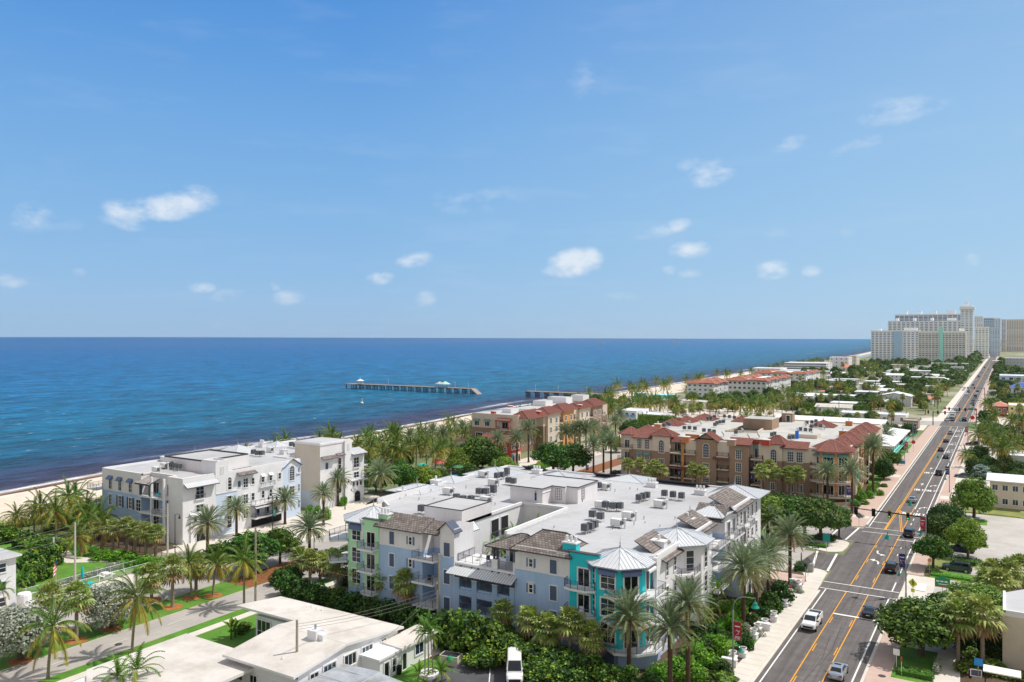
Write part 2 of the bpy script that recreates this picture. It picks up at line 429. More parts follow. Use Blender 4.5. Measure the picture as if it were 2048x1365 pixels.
me.polygons.foreach_set('use_smooth',[True] * len(Fc)); me.update()
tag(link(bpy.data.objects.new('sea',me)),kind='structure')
# ---- land: one sheet from behind the camera to the horizon
m,N,L,b = nt('ground_soil'); GROUND = m
g = N.new('ShaderNodeNewGeometry')
na = noise(N,L,.02,5,.6,g.outputs['Position']); nb_ = noise(N,L,.6,4,.6,g.outputs['Position'])
r1 = ramp(N,L,na.outputs[0],[(.35,lin((98,122,66))),(.5,lin((138,138,104))),(.66,lin((184,176,160)))])
r2 = ramp(N,L,nb_.outputs[0],[(.3,.75),(.7,1.0)])
L.new(mixc(N,L,r1.outputs[0],r2.outputs[0],1.0,'MULTIPLY'),b.inputs['Base Color']); b.inputs['Roughness'].default_value = .95
mb = MB()
lx = [(shore_x(y) + 30,y) for y in [-400,-60,50,108,144,200,247,310,353,430,540,700,860,950,1150,1700,2600,4000,9000,15000]]
mb.face([(x,y,0) for x,y in lx] + [(16000,15000,0),(16000,-400,0)][0:2],GROUND)
mb.obj('ground',kind='structure')
m,N,L,b = nt('beach_sand'); SAND = m
g = N.new('ShaderNodeNewGeometry'); at = N.new('ShaderNodeAttribute'); at.attribute_name = 'up'
na = noise(N,L,.35,6,.65,g.outputs['Position']); nb_ = noise(N,L,.05,4,.6,g.outputs['Position'])
r1 = ramp(N,L,na.outputs[0],[(.3,lin((206,190,172))),(.7,lin((228,214,196)))])
mpk = N.new('ShaderNodeMapping'); mpk.inputs['Scale'].default_value = (.5,.06,1); L.new(g.outputs['Position'],mpk.inputs[0])
wk = noise(N,L,1.0,6,.7,mpk.outputs[0])
wr = N.new('ShaderNodeMath'); wr.operation = 'MULTIPLY_ADD'; L.new(wk.outputs[0],wr.inputs[0]); wr.inputs[1].default_value = 7.0; L.new(at.outputs['Fac'],wr.inputs[2])
r2 = ramp(N,L,wr.outputs[0],[(0,0.0)])
mr = N.new('ShaderNodeMapRange'); mr.inputs[1].default_value = 0; mr.inputs[2].default_value = 12; L.new(wr.outputs[0],mr.inputs[0])
wet = ramp(N,L,mr.outputs[0],[(.2,lin((150,128,112))),(.36,lin((86,44,34))),(.50,lin((96,52,40))),(.60,lin((196,178,160))),(.68,lin((236,226,214)))])
fac = N.new('ShaderNodeMapRange'); fac.inputs[1].default_value = 10; fac.inputs[2].default_value = 7; L.new(wr.outputs[0],fac.inputs[0])
L.new(mixc(N,L,r1.outputs[0],wet.outputs[0],fac.outputs[0]),b.inputs['Base Color']); b.inputs['Roughness'].default_value = .9
nbp = noise(N,L,1.2,5,.6,g.outputs['Position']); bp = N.new('ShaderNodeBump'); bp.inputs['Strength'].default_value = .5; bp.inputs['Distance'].default_value = .25
L.new(nbp.outputs[0],bp.inputs['Height']); L.new(bp.outputs[0],b.inputs['Normal'])
ups = [-14,-4,0,3,6,10,16,24,32,40]; zz = [-1.2,-.42,-.2,.05,.25,.45,.6,.7,.6,.02]
V = []; A = []
yb = [y for y in ys if y <= 4000]
for y in yb:
 for u,z in zip(ups,zz): V.append((shore_x(y) + u * (1 if y < 600 or u <= 3 else max(.4,1 - (y - 600) / 400)),y,z)); A.append(u)
n = len(ups); Fc = [(j * n + i,j * n + i + 1,(j + 1) * n + i + 1,(j + 1) * n + i) for j in range(len(yb) - 1) for i in range(n - 1)]
me = bpy.data.meshes.new('beach'); me.from_pydata(V,[],Fc); me.materials.append(SAND)
a = me.attributes.new('up','FLOAT','POINT'); a.data.foreach_set('value',A)
me.polygons.foreach_set('use_smooth',[True] * len(Fc)); me.update()
tag(link(bpy.data.objects.new('beach',me)),kind='structure')
# ================================================================ roads, pavements, lawns
ASPH = M('asphalt',(100,96,97),.9,.16,.25,.25,14)
ASPH2 = M('old_asphalt',(176,170,164),.92,.10,.18,.2,12,dark=(156,150,146))
LOTA = M('parking_asphalt',(84,84,90),.92,.22,.4,.2,12)
CONC = M('concrete_walk',(214,207,198),.9,.07,.5,.1,10)
PINK = M('brick_pavers',(196,170,158),.9,.10,.8,.2,18)
PAVE = M('pale_paving',(214,206,196),.9,.10,.3,.1,10)
GRASS = M('lawn_grass',(88,140,40),.95,.30,.35,.6,9,dark=(104,132,50))
GRASS2 = M('dry_lawn',(128,140,72),.95,.25,.3,.5,9,dark=(150,140,90))
MULCH = M('mulch',(140,88,52),.95,.25,1.2,.4,12)
SOIL = M('planting_soil',(92,74,58),.95,.25,1.2,.4,12)
WHITE = M('road_paint_white',(236,234,228),.75,.10,2.0)
YELL = M('road_paint_yellow',(232,162,32),.75,.12,2.0)
KERB = M('kerb_concrete',(214,206,196),.9,.10,.6)
LIME = M('kerb_paint_lime',(190,206,60),.8,.12,1.5)
GOLD = M('kerb_paint_yellow',(226,170,50),.8,.14,1.5)
LAY = [0]
def flat(name,z,mat,*polys):
 mb = MB()
 for p in polys:
  LAY[0] += 1
  mb.sheet(p,z + .0003 * LAY[0],mat)
 return mb.obj(name,kind='structure')
def slab(name,h,mat,*polys,top=None):
 mb = MB()
 for p in polys:
  LAY[0] += 1
  mb.prism(p,-.1,h + .0003 * LAY[0],mat,top or mat)
 return mb.obj(name,kind='structure')
def rect(x0,x1,y0,y1): return [(x0,y0),(x1,y0),(x1,y1),(x0,y1)]
Z1,Z2,Z3 = .03,.045,.06
# the avenue
m,N,L,b = nt('avenue_asphalt'); AV = m
g = N.new('ShaderNodeNewGeometry'); sp = N.new('ShaderNodeSeparateXYZ'); L.new(g.outputs['Position'],sp.inputs[0])
na = noise(N,L,.5,6,.65,g.outputs['Position'])
mpa = N.new('ShaderNodeMapping'); mpa.inputs['Scale'].default_value = (1.6,.035,1); L.new(g.outputs['Position'],mpa.inputs[0])
nb_ = noise(N,L,1,4,.6,mpa.outputs[0])
r1 = ramp(N,L,na.outputs[0],[(.3,lin((92,87,87))),(.7,lin((112,106,105)))]); r2 = ramp(N,L,nb_.outputs[0],[(.35,.72),(.65,1.12)])
cA = mixc(N,L,r1.outputs[0],r2.outputs[0],1.0,'MULTIPLY')
mpb = N.new('ShaderNodeMapping'); mpb.inputs['Scale'].default_value = (.5,1.6,1); L.new(g.outputs['Position'],mpb.inputs[0])
nw = noise(N,L,1,6,.75,mpb.outputs[0]); rw2 = ramp(N,L,nw.outputs[0],[(.56,0),(.68,.55)])
# worn pale patch in the middle turning lane
cx = N.new('ShaderNodeMapRange'); cx.inputs[1].default_value = 1.6; cx.inputs[2].default_value = .9
ab = N.new('ShaderNodeMath'); ab.operation = 'ABSOLUTE'; sb = N.new('ShaderNodeMath'); sb.operation = 'ADD'; sb.inputs[1].default_value = 20.4
L.new(sp.outputs[0],sb.inputs[0]); L.new(sb.outputs[0],ab.inputs[0]); L.new(ab.outputs[0],cx.inputs[0])
ml = N.new('ShaderNodeMath'); ml.operation = 'MULTIPLY'; L.new(cx.outputs[0],ml.inputs[0]); L.new(rw2.outputs[0],ml.inputs[1])
L.new(mixc(N,L,cA,lin((150,142,138)),ml.outputs[0]),b.inputs['Base Color']); b.inputs['Roughness'].default_value = .88
bp = N.new('ShaderNodeBump'); bp.inputs['Strength'].default_value = .2; bp.inputs['Distance'].default_value = .03
n9 = noise(N,L,14,3,.6,g.outputs['Position']); L.new(n9.outputs[0],bp.inputs['Height']); L.new(bp.outputs[0],b.inputs['Normal'])
flat('avenue',Z1,AV,rect(-26.4,-14.6,-60,2200),rect(-26.4,-14.6,2200,6000))
# pavements either side (kerb is the real step)
def bulb(cx,cy,r,a0,a1,n=9): return [(cx + r * cos(R(a0 + (a1 - a0) * i / n)),cy + r * sin(R(a0 + (a1 - a0) * i / n))) for i in range(n + 1)]
# flared corners where the cross street meets the avenue
SW_C = bulb(-29.4,148.5,2.6,0,90)
slab('pavement',.15,KERB,[(-29.0,-60),(-26.4,-60),(-26.4,139),(-26.8,148.5)] + bulb(-29.2,148.8,2.5,0,95) + [(-33,151.3),(-33,148.4),(-30.6,147.6),(-29.0,143)],
     [(-33.6,166),(-29.5,164.2)] + bulb(-29.3,167.0,2.4,-70,0,6) + [(-26.7,170)] + bulb(-29.3,172.8,2.5,0,70,6) + [(-29.5,175.4),(-33.6,176.6)],top=CONC)
slab('pavement',.15,KERB,[(-33,189.6),(-29.8,188.9)] + bulb(-28.6,191.6,2.2,-60,0,6) + [(-26.4,192.4),(-26.4,425),(-28,425),(-30.4,424),(-30.4,205),(-33,200)],top=PINK)
slab('pavement',.15,KERB,[(-26.4,447),(-26.4,2200),(-30.0,2200),(-30.0,470),(-40,448),(-40,445),(-28,445)],top=CONC)
slab('pavement',.15,KERB,rect(-14.6,-12.0,-60,141.5),top=PINK)
slab('pavement',.15,KERB,rect(-14.6,-12.2,156.5,415),top=PINK)
slab('pavement',.15,KERB,rect(-14.6,-11.5,452,2200),top=PINK)
flat('driveway',Z1,PAVE,rect(-14.6,10,141.5,156.5))
slab('crossing_ramp',.16,CONC,rect(-14.6,-12.3,140.5,145.0))
# pale cross-panels of the side pavements
flat('pavement_panel',.155,CONC,rect(-30.3,-26.7,199,201.5),rect(-30.3,-26.7,262,267),rect(-14.4,-12.3,233,238),rect(-14.4,-12.3,290,296),rect(-14.4,-12.3,340,350))
flat('pavement_joint',.156,M('dark_joint',(176,168,158),.9,.1),*[rect(-28.9,-26.7,y,y + .04) for y in [90 + 1.8 * i for i in range(32)]])  # joint strips a little darker than the slabs
flat('gutter',.036,KERB,rect(-26.4,-25.95,-60,139),rect(-15.0,-14.6,-60,141),rect(-26.4,-26.0,193,425),rect(-15.0,-14.6,157,415),rect(-26.4,-26,447,1200))
# side street: two carriageways, planted median
flat('side_street',Z1,ASPH2,[(-100,150.9),(-31,150.9),(-26.4,152),(-26.4,163.5),(-31,163.5),(-100,163.5)],[(-100,176.5),(-31,176.5),(-26.4,175.5),(-26.4,189),(-31,189.4),(-100,189.4)],
     [(-90,435),(-40,427),(-26.4,425),(-26.4,447),(-40,446),(-90,452)])
flat('side_street',Z2,AV,[(-33,150.5),(-26.41,152),(-26.41,163.5),(-31.5,163.5)],[(-31.5,176.5),(-26.41,176.0),(-26.41,188.5),(-31.5,189.2)])
flat('parking_bay',Z1,ASPH2,rect(-80,-33.6,145.5,151.2),rect(-80,-33.6,163.2,168))
slab('street_median',.14,KERB,rect(-97,-33.6,166.2,176.6),top=GRASS)
flat('median_path',.15,CONC,rect(-97,-33.6,170.0,171.6),rect(-41,-33.6,168.2,169.2))
# boulevard behind the condo: two carriageways and a lawn median
flat('boulevard',Z1,ASPH2,rect(-107.0,-99.9,-60,430),rect(-122.5,-113.5,-60,430),rect(-107.0,-99.9,455,1000),rect(-113.5,-107,112,118),rect(-122.5,-99.9,150.5,190))
slab('boulevard_median',.13,KERB,rect(-113.5,-107.0,-60,86.5),top=GRASS)
slab('boulevard_median',.13,KERB,rect(-113.5,-107.0,90,112),rect(-113.5,-107,192,420),top=MULCH)
slab('boulevard_median',.13,KERB,rect(-113.5,-107.0,86.5,90),top=GRASS)
slab('verge',.12,KERB,rect(-99.9,-97.9,-60,100),top=GRASS)
slab('pavement',.12,CONC,rect(-97.9,-96.4,-60,150))
flat('lawn',.05,GRASS,rect(-96.4,-84,40,86))
flat('forecourt',.03,PAVE,rect(-131.5,-122.5,-60,150),rect(-142,-122.5,96,160),rect(-141,-122.5,190,330),rect(-230,-100,380,480))
flat('pavement_stripe',.045,CONC,rect(-126.5,-124,40,150))
flat('parking_lot',Z1,LOTA,rect(-62.5,-40,70,87.5))
flat('lawn',.05,GRASS,[(-66,74),(-59.9,74),(-60.2,83.2),(-66,82)])
flat('garden_path',.06,PAVE,[(-68.3,74),(-66,74),(-63.2,86),(-66.3,86)])
flat('courtyard_lawn',.05,GRASS,rect(-179,-132,66,92))
flat('courtyard_path',.06,PAVE,[(-150,85),(-143,90),(-136,88.5),(-136,86.4),(-143,86),(-148,82),(-156,84),(-156,87)])
flat('planting_bed',.04,SOIL,rect(-92,-62,86.5,93.8),rect(-62,-38,87.6,95),rect(-38.5,-29.1,88,147),rect(-170,-140,91,100),rect(-98,-34,207,218),rect(-33.8,-30.5,205,300))
flat('lawn',.055,GRASS,rect(-32.6,-29.1,107,113.5),rect(-32.6,-29.1,122,129.5),rect(-32.3,-29.3,135.5,139.5),rect(-35,-30.5,248,275),rect(-36,-30.5,305,345))
flat('entry_court',.06,PINK,rect(-33.4,-29.0,113.5,122),rect(-32.4,-29.0,97,102.5),rect(-33,-29,130,135.5),rect(-38,-30.4,275,300),rect(-40,-29,141,146))
flat('promenade',.045,PINK,rect(-100,-34,190.5,207))
# right-hand side: lawns, paths, car park
flat('lawn',.05,GRASS,rect(-12.0,-7.3,108,119.4),rect(-12,-3,126.5,141))
flat('path',.055,CONC,rect(-12.0,6,119.6,122.2),[(-7.3,96),(-4.0,96),(-5.1,122),(-6.0,128),(-8.5,136),(-9.8,136),(-7.4,128),(-7.6,122)])
flat('path',.05,PINK,rect(-12,14,96,108))
flat('planting_bed',.04,SOIL,rect(-5.0,3,108,119.4),rect(-12,4,122.3,141),rect(-12,-8.5,157,215))
flat('car_park',Z1,M('carpark_asphalt',(190,185,180),.92,.12,.2,.15,10,dark=(168,162,156)),rect(-10,40,139.5,218))
slab('kerb_island',.16,LIME,rect(-11.2,-1.6,156.6,161.4),rect(-8.6,-3.0,167.3,171.6),rect(-8.6,-2.8,184.0,186.5),rect(-9.5,-3.4,206,211),top=GRASS)
slab('kerb_island',.16,LIME,rect(-12,-8.7,161.4,222),[(-8,219),(2.5,219),(10,211),(18,199),(26,190),(32,190),(32,240),(-8,240)],top=GRASS2)
flat('forecourt',.04,PAVE,rect(-12.2,-2,237,420),rect(-11.5,60,425,560))
flat('yard',.035,PAVE,rect(-95,-31,400,425),rect(-150,-120,395,410))
# ---- paint
def stripes(name,mat,*rs,z=Z2): return flat(name,z,mat,*rs)
yr = []
def dbl(xa,ya,xb,yb):
 d = Vector((xb - xa,yb - ya)).normalized(); nx,ny = d.y,-d.x
 for o in (-.16,.16):
  yr.append([(xa + nx * (o - .08),ya + ny * (o - .08)),(xa + nx * (o + .08),ya + ny * (o + .08)),(xb + nx * (o + .08),yb + ny * (o + .08)),(xb + nx * (o - .08),yb + ny * (o - .08))])
for (y0,y1) in ((60,140.2),(144.4,185.5),(190.3,219)): 
 yr.append(rect(-22.25,-22.1,y0,y1)); yr.append(rect(-18.95,-18.8,y0,y1))
for y in [87 + 12.2 * i for i in range(8)]:
 if not (134 < y < 146): yr.append(rect(-21.95,-21.82,y,y + 3)); yr.append(rect(-19.24,-19.1,y,y + 3))
dbl(-22.2,190.3,-21.9,215); dbl(-19.0,190.3,-21.6,213); dbl(-21.9,214,-21.2,424)
dbl(-21,449,-20.4,640); yr.append(rect(-20.5,-20.2,640,1500)); yr.append(rect(-17.6,-17.4,449,560))
stripes('yellow_line',YELL,*yr)
wh = [rect(-25.4,-25.22,60,140),rect(-15.9,-15.7,60,140),rect(-25.6,-25.4,191,424),rect(-15.9,-15.7,156,184),rect(-15.9,-15.7,192,420),rect(-15.9,-15.7,144.5,150),rect(-25.4,-25.2,449,900),rect(-15.2,-15,449,900),
      rect(-26.3,-14.7,140.2,140.5),rect(-26.5,-14.7,144.1,144.4),rect(-26.2,-14.8,185.6,185.9),rect(-26.2,-14.8,189.9,190.2),rect(-22.1,-15.9,128.0,128.55),rect(-25.4,-22.3,196.4,196.8),rect(-19,-16,181.5,181.9),
      [(-29.8,150.6),(-29.4,150.6),(-31.0,164.0),(-31.4,164)],[(-27.2,150.8),(-26.8,150.8),(-27.4,163.8),(-27.8,163.8)],[(-31.4,176.3),(-31,176.3),(-30.6,189.2),(-31.0,189.2)],[(-28.2,176),(-27.8,176),(-27,188.9),(-27.4,188.9)],
      rect(-26.2,-15.2,447.6,448),rect(-26.2,-15.2,424.2,424.6)]
for i in range(14): wh.append([(-38 - 3 * i,145.8),(-37.85 - 3 * i,145.8),(-36.3 - 3 * i,150.8),(-36.45 - 3 * i,150.8)])
for i in range(14): wh.append([(-37 - 3 * i,163),(-36.85 - 3 * i,163),(-35.4 - 3 * i,166.2),(-35.55 - 3 * i,166.2)])
wh.append(rect(-18.7,-18.52,216,424))
for y in [192 + 5.2 * i for i in range(5)]: wh.append(rect(-17.9,-17.72,y,y + 2.2))
for y in (168,174): wh.append(rect(-17.6,-17.45,y,y + 1.6))
wh += [rect(-12.6,-11.2,147.2,151.6),[(-103.6,40),(-103.5,40),(-103.5,43),(-103.6,43)]] + [rect(-103.55,-103.43,45 + 9 * i,48 + 9 * i) for i in range(7)]
wh += [[(-56.4 + 3.4 * i,85.8 + .5 * i),(-56.25 + 3.4 * i,85.8 + .5 * i),(-56.25 + 3.4 * i + 3.3,80.4 + .5 * i),(-56.4 + 3.4 * i + 3.3,80.4 + .5 * i)] for i in range(5)]
stripes('white_line',WHITE,*wh)
# lane legends: words and arrows stretched along the lane
LET = {'O': [((0,0),(1,.0)),((1,0),(1,1)),((1,1),(0,1)),((0,1),(0,0))],'N': [((0,0),(0,1)),((0,1),(1,0)),((1,0),(1,1))],
       'L': [((0,1),(0,0)),((0,0),(1,0))],'Y': [((.5,0),(.5,.5)),((.5,.5),(0,1)),((.5,.5),(1,1))]}
def stroke(mb,p,q,t,z,mat):
 d = Vector((q[0] - p[0],q[1] - p[1])); l = d.length; d /= l; n = Vector((-d.y,d.x)) * t / 2; e = d * t * .35
 mb.sheet([(p[0] - e.x + n.x,p[1] - e.y + n.y),(p[0] - e.x - n.x,p[1] - e.y - n.y),(q[0] + e.x - n.x,q[1] + e.y - n.y),(q[0] + e.x + n.x,q[1] + e.y + n.y)],z,mat)
mb = MB()
def only(xc,y,s=1.0):
 for k,ch in enumerate('ONLY'):
  x0 = xc - 1.12 + k * .6
  for q,(a,b_) in enumerate(LET[ch]): stroke(mb,(x0 + a[0] * .42,y + a[1] * 2.6 * s),(x0 + b_[0] * .42,y + b_[1] * 2.6 * s),.17,Z3 + .003 * q,WHITE)
def arrow(xc,y,turn=0,s=1.0):
 if turn == 0:
  mb.sheet([(xc - .1,y),(xc + .1,y),(xc + .1,y + 2.2),(xc - .1,y + 2.2)],Z3,WHITE)
  mb.sheet([(xc - .55,y + 2.0),(xc + .55,y + 2.0),(xc,y + 3.6)],Z3 + .004,WHITE)
 else:
  t = turn
  pts = [(xc - t * .55,y),(xc - t * .5,y + 1.2),(xc - t * .2,y + 2.0),(xc + t * .35,y + 2.4)]
  for q,(a,b_) in enumerate(zip(pts,pts[1:])): stroke(mb,a,b_,.3,Z3 + .003 * q,WHITE)
  mb.sheet([(xc + t * .3,y + 1.6),(xc + t * .3,y + 3.3),(xc + t * 1.15,y + 2.5)],Z3 + .012,WHITE)
for (y,l) in ((209,1),(243,2),(275,3),(306,0),(329,4),(352,4),(382,4),(404,4)):
 if l in (1,2,3): only(-20.0,y)
 if l in (2,3): arrow(-20.0,y + 9)
 if l in (1,2,3,4): only(-17.2,y)
 if l in (1,2,4): arrow(-17.2,y + 8 if l < 4 else y + 5,1)
only(-19.8,404); arrow(-19.8,410)
arrow(-20.5,160.5,-1); 
pts = [(-20.0,169.2),(-20.1,168.0),(-20.4,167.1),(-20.9,166.6)]
pts = [(-21.2,170.4),(-21.1,169.0),(-20.8,168.2),(-20.3,167.8)]
for q,(a,b_) in enumerate(zip(pts,pts[1:])): stroke(mb,a,b_,.3,Z3 + .003 * q,WHITE)
mb.sheet([(-20.35,168.7),(-20.35,166.9),(-19.4,167.7)],Z3 + .012,WHITE)
mb.obj('lane_legend',kind='structure')
# tyre scuffs, ironwork
SC = M('tyre_mark',(70,66,66),.9,.3,3.0)
mb = MB()
for pts in ([(-20.8,118),(-20.3,110),(-20.5,105),(-20.9,101)],[(-20.2,124),(-19.7,113),(-20.2,107)],[(-19.9,136),(-20.2,130),(-20.1,127)],[(-20.5,146),(-20.3,141),(-20.3,132)]):
 for q,(a,b_) in enumerate(zip(pts,pts[1:])): stroke(mb,a,b_,.07,Z2 + .002 * q,SC)
mb.obj('tyre_mark',kind='structure')
IRON = M('cast_iron',(84,80,78),.7,.2,4,metal=.5)
def manhole(x,y,label,r=.42,z=.05,cat='manhole cover'):
 q = MB(); q.lathe([(r,0),(r,.015),(r * .8,.02),(0.01,.02)],IRON,16,(x,y,z)); q.obj('manhole_cover',label=label,cat=cat)
manhole(*P(237,1290),'dark round manhole cover on the pale boulevard beside the coconut palm',.5)
manhole(*P(1764,1355),'round manhole cover in the pink right-hand pavement',.45,.16)
# ================================================================ building kit
ROOFW = M('membrane_roof',(190,190,193),.85,.07,.10,.12,3,streak=0.0,dark=(168,166,166))
# membrane laid in long welded sheets, with a few repaired patches
_n,_l = ROOFW.node_tree.nodes,ROOFW.node_tree.links; _b = _n['Principled BSDF']; _src = _b.inputs['Base Color'].links[0].from_socket; _g = _n.new('ShaderNodeNewGeometry')
_br = _n.new('ShaderNodeTexBrick'); _br.inputs['Scale'].default_value = 1.0; _br.inputs['Brick Width'].default_value = 14.0; _br.inputs['Row Height'].default_value = 1.9; _br.inputs['Mortar Size'].default_value = .045
for _k,_v in (('Color1',.98),('Color2',.93),('Mortar',.80)): _br.inputs[_k].default_value = (_v,_v,_v,1)
_l.new(_g.outputs['Position'],_br.inputs['Vector']); _l.new(mixc(_n,_l,_src,_br.outputs[0],1.0,'MULTIPLY'),_b.inputs['Base Color'])
METAL = M('seam_metal',(216,217,220),.42,.06,.4,metal=.15)
METALD = M('seam_metal_rib',(164,172,184),.45,.06,.4,metal=.2)
TRIM = M('white_trim',(226,226,228),.7,.05,1.0)
WHITEW = M('white_stucco',(228,228,232),.85,.05,.4,.25,14,streak=.05)
CREAMW = M('cream_stucco',(222,214,198),.85,.05,.4,.25,14,streak=.06)
LILAC = M('pale_lilac_stucco',(226,222,224),.85,.05,.4,.25,14,streak=.06)
BLUEW = M('blue_stucco',(170,196,230),.85,.07,.35,.25,14,streak=.08)
PALEBL = M('ice_blue_stucco',(206,220,242),.85,.05,.4,.25,14,streak=.05)
TURQ = M('turquoise_stucco',(40,200,210),.85,.06,.35,.25,14,streak=.06)
MINT = M('mint_stucco',(178,226,182),.85,.06,.35,.25,14,streak=.06)
SLATE = M('slate_shutter',(98,114,152),.7,.08,2)
SLATED = M('dark_slate_paint',(70,82,104),.7,.08,2)
RAIL = M('grey_rail',(120,124,134),.5,.05,2,metal=.4)
RAILD = M('dark_rail',(40,38,40),.5,.05,2,metal=.3)
GLASS = glass_mat('window_glass',(26,40,50))
GLASSD = glass_mat('dark_glass',(14,18,24))
GLASSB = glass_mat('blue_glass',(44,72,104)); GLASSU = glass_mat('tower_glass_blue',(64,88,124),.2,.25); GLASST = glass_mat('tower_glass',(112,134,156),.2,.3)
TILED = M('edge_board',(74,74,80),.8,.1,2)
DARK = M('opening_shade_paint',(30,30,34),.9,.1,2)  # near-black paint standing in for the shade inside openings
TANW = M('tan_stucco',(164,138,116),.88,.06,.3,.25,14,streak=.08)
TAUPE = M('taupe_stucco',(152,128,110),.88,.06,.3,.25,14,streak=.08)
CREAM2 = M('light_cream_stucco',(216,202,184),.88,.05,.3,.25,14,streak=.06)
ORNG = M('orange_stucco',(196,122,72),.88,.06,.3,.25,14,streak=.06)
OCHRE = M('ochre_stucco',(206,150,92),.88,.06,.3,.25,14,streak=.06)
REDW = M('red_stucco',(184,72,52),.88,.06,.3,.25,14,streak=.06)
TEALG = M('sage_shutter',(104,146,138),.7,.08,2)
ROOFB = M('tan_membrane',(192,190,186),.88,.09,.12,.15,3,dark=(160,156,150))
BARE = M('pale_gravel_roof',(212,206,200),.9,.09,.3,.15,4,dark=(186,178,170))
def tile_mat(name,c1,c2,c3,cw=.42,rh=.36):
 """concrete roof tiles: courses along the eave, each tile its own tone"""
 m,N,L,b = nt(name)
 uv = N.new('ShaderNodeUVMap')
 br = N.new('ShaderNodeTexBrick'); br.offset = .5
 br.inputs['Scale'].default_value = 1.0; br.inputs['Brick Width'].default_value = cw; br.inputs['Row Height'].default_value = rh
 br.inputs['Mortar Size'].default_value = .035; br.inputs['Bias'].default_value = 0.0
 br.inputs['Color1'].default_value = lin(c1); br.inputs['Color2'].default_value = lin(c2); br.inputs['Mortar'].default_value = lin(c3)
 L.new(uv.outputs[0],br.inputs['Vector'])
 g = N.new('ShaderNodeNewGeometry'); n = noise(N,L,.7,5,.65,g.outputs['Position'])
 r = ramp(N,L,n.outputs[0],[(.35,.72),(.65,1.15)])
 L.new(mixc(N,L,br.outputs[0],r.outputs[0],1.0,'MULTIPLY'),b.inputs['Base Color']); b.inputs['Roughness'].default_value = .85
 bp = N.new('ShaderNodeBump'); bp.inputs['Strength'].default_value = .7; bp.inputs['Distance'].default_value = .06; bp.invert = True
 L.new(br.outputs['Fac'],bp.inputs['Height']); L.new(bp.outputs[0],b.inputs['Normal'])
 return m
SHING = tile_mat('grey_tile',(150,140,134),(116,106,102),(62,56,56),.5,.42)
TERRA = tile_mat('clay_tile',(146,92,82),(122,74,66),(78,42,38),.34,.6)
TERRAO = tile_mat('orange_clay_tile',(188,126,104),(168,102,82),(112,66,54),.5,.8)
TRIB = M('clay_tile_roll',(158,104,94),.85,.14,1.5)
def bldg(name,label,cat='building',at=(0,0),group=None): return thing(name,label,cat,(at[0],at[1],0),0,group)
OCC = []
def walls(par,poly,bands,top=None,name='wall'):
 OCC.append((min(p[0] for p in poly),max(p[0] for p in poly),min(p[1] for p in poly),max(p[1] for p in poly)))
 mb = MB()
 for (z0,z1,mt) in bands: mb.prism(poly,z0,z1,mt,(top or mt) if z1 == bands[-1][1] else mt)
 return mb.obj(name,par)
def cornice(par,fr,z,h=.3,d=.22,mat=None,u0=0,u1=None,name='cornice'):
 mb = MB(); mb.fbox(fr,u0 - (.1 if u0 == 0 else 0),(fr.L + .1) if u1 is None else u1,.003,d,z,z + h,mat or TRIM); return mb.obj(name,par)
WC = {}
def win_mesh(w,h,cols,rows,arch,trim,fm,gm,tw=.13):
 k = (round(w,2),round(h,2),cols,rows,arch,trim.name if trim else '',fm.name,gm.name)
 if k in WC: return WC[k]
 f = MB(); g = MB()
 def bx(q,x0,x1,y0,y1,z0,z1,mt): q.box(x0,x1,-y1,-y0,z0,z1,mt)
 t = .06
 hh = h - w / 2 if arch else h
 if trim:
  bx(f,-w / 2 - tw,-w / 2,0,.1,-tw,hh,trim); bx(f,w / 2,w / 2 + tw,0,.1,-tw,hh,trim)
  bx(f,-w / 2,w / 2,0,.11,-tw,0,trim)
  if not arch: bx(f,-w / 2 - tw,w / 2 + tw,0,.1,hh,hh + tw,trim)
 if arch:
  n = 8
  for i in range(n):
   a,b_ = pi * i / n,pi * (i + 1) / n
   for (r0,r1,d,mt) in (((w / 2,w / 2 + tw,.1,trim),) if trim else ()) + ((w / 2 - t,w / 2,.07,fm),):
    p = [(r0 * cos(a),r0 * sin(a)),(r1 * cos(a),r1 * sin(a)),(r1 * cos(b_),r1 * sin(b_)),(r0 * cos(b_),r0 * sin(b_))]
    f.hexa([(x,-d,hh + z) for x,z in p] + [(x,0,hh + z) for x,z in p],mt)
  pts = [(w / 2 * cos(pi * i / n),hh + w / 2 * sin(pi * i / n)) for i in range(n + 1)] + [(-w / 2,0),(w / 2,0)]
  g.face([(x,-.03,z) for x,z in pts][::-1],gm)
  if rows > 2:
   for a in (pi / 3,2 * pi / 3): f.tube((0,-.05,hh),(w / 2 * cos(a),-.05,hh + w / 2 * sin(a)),.025,.025,fm,4)
 else: g.box(-w / 2,w / 2,-.03,0,0,h,gm)
 bx(f,-w / 2,-w / 2 + t,.031,.07,0,hh,fm); bx(f,w / 2 - t,w / 2,.031,.07,0,hh,fm)
 bx(f,-w / 2 + t,w / 2 - t,.031,.07,0,t,fm); bx(f,-w / 2 + t,w / 2 - t,.031,.07,hh - t,hh,fm)
 for c in range(1,cols):
  x = -w / 2 + w * c / cols; bx(f,x - .035,x + .035,.031,.066,t,hh - t,fm)
 for r in range(1,rows):
  z = hh * r / rows
  for c in range(cols):
   xa = -w / 2 + w * c / cols + (.035 if c else t); xb = -w / 2 + w * (c + 1) / cols - (.035 if c < cols - 1 else t)
   bx(f,xa,xb,.031,.062,z - .03,z + .03,fm)
 WC[k] = (f.mesh('window'),g.mesh('pane')); return WC[k]
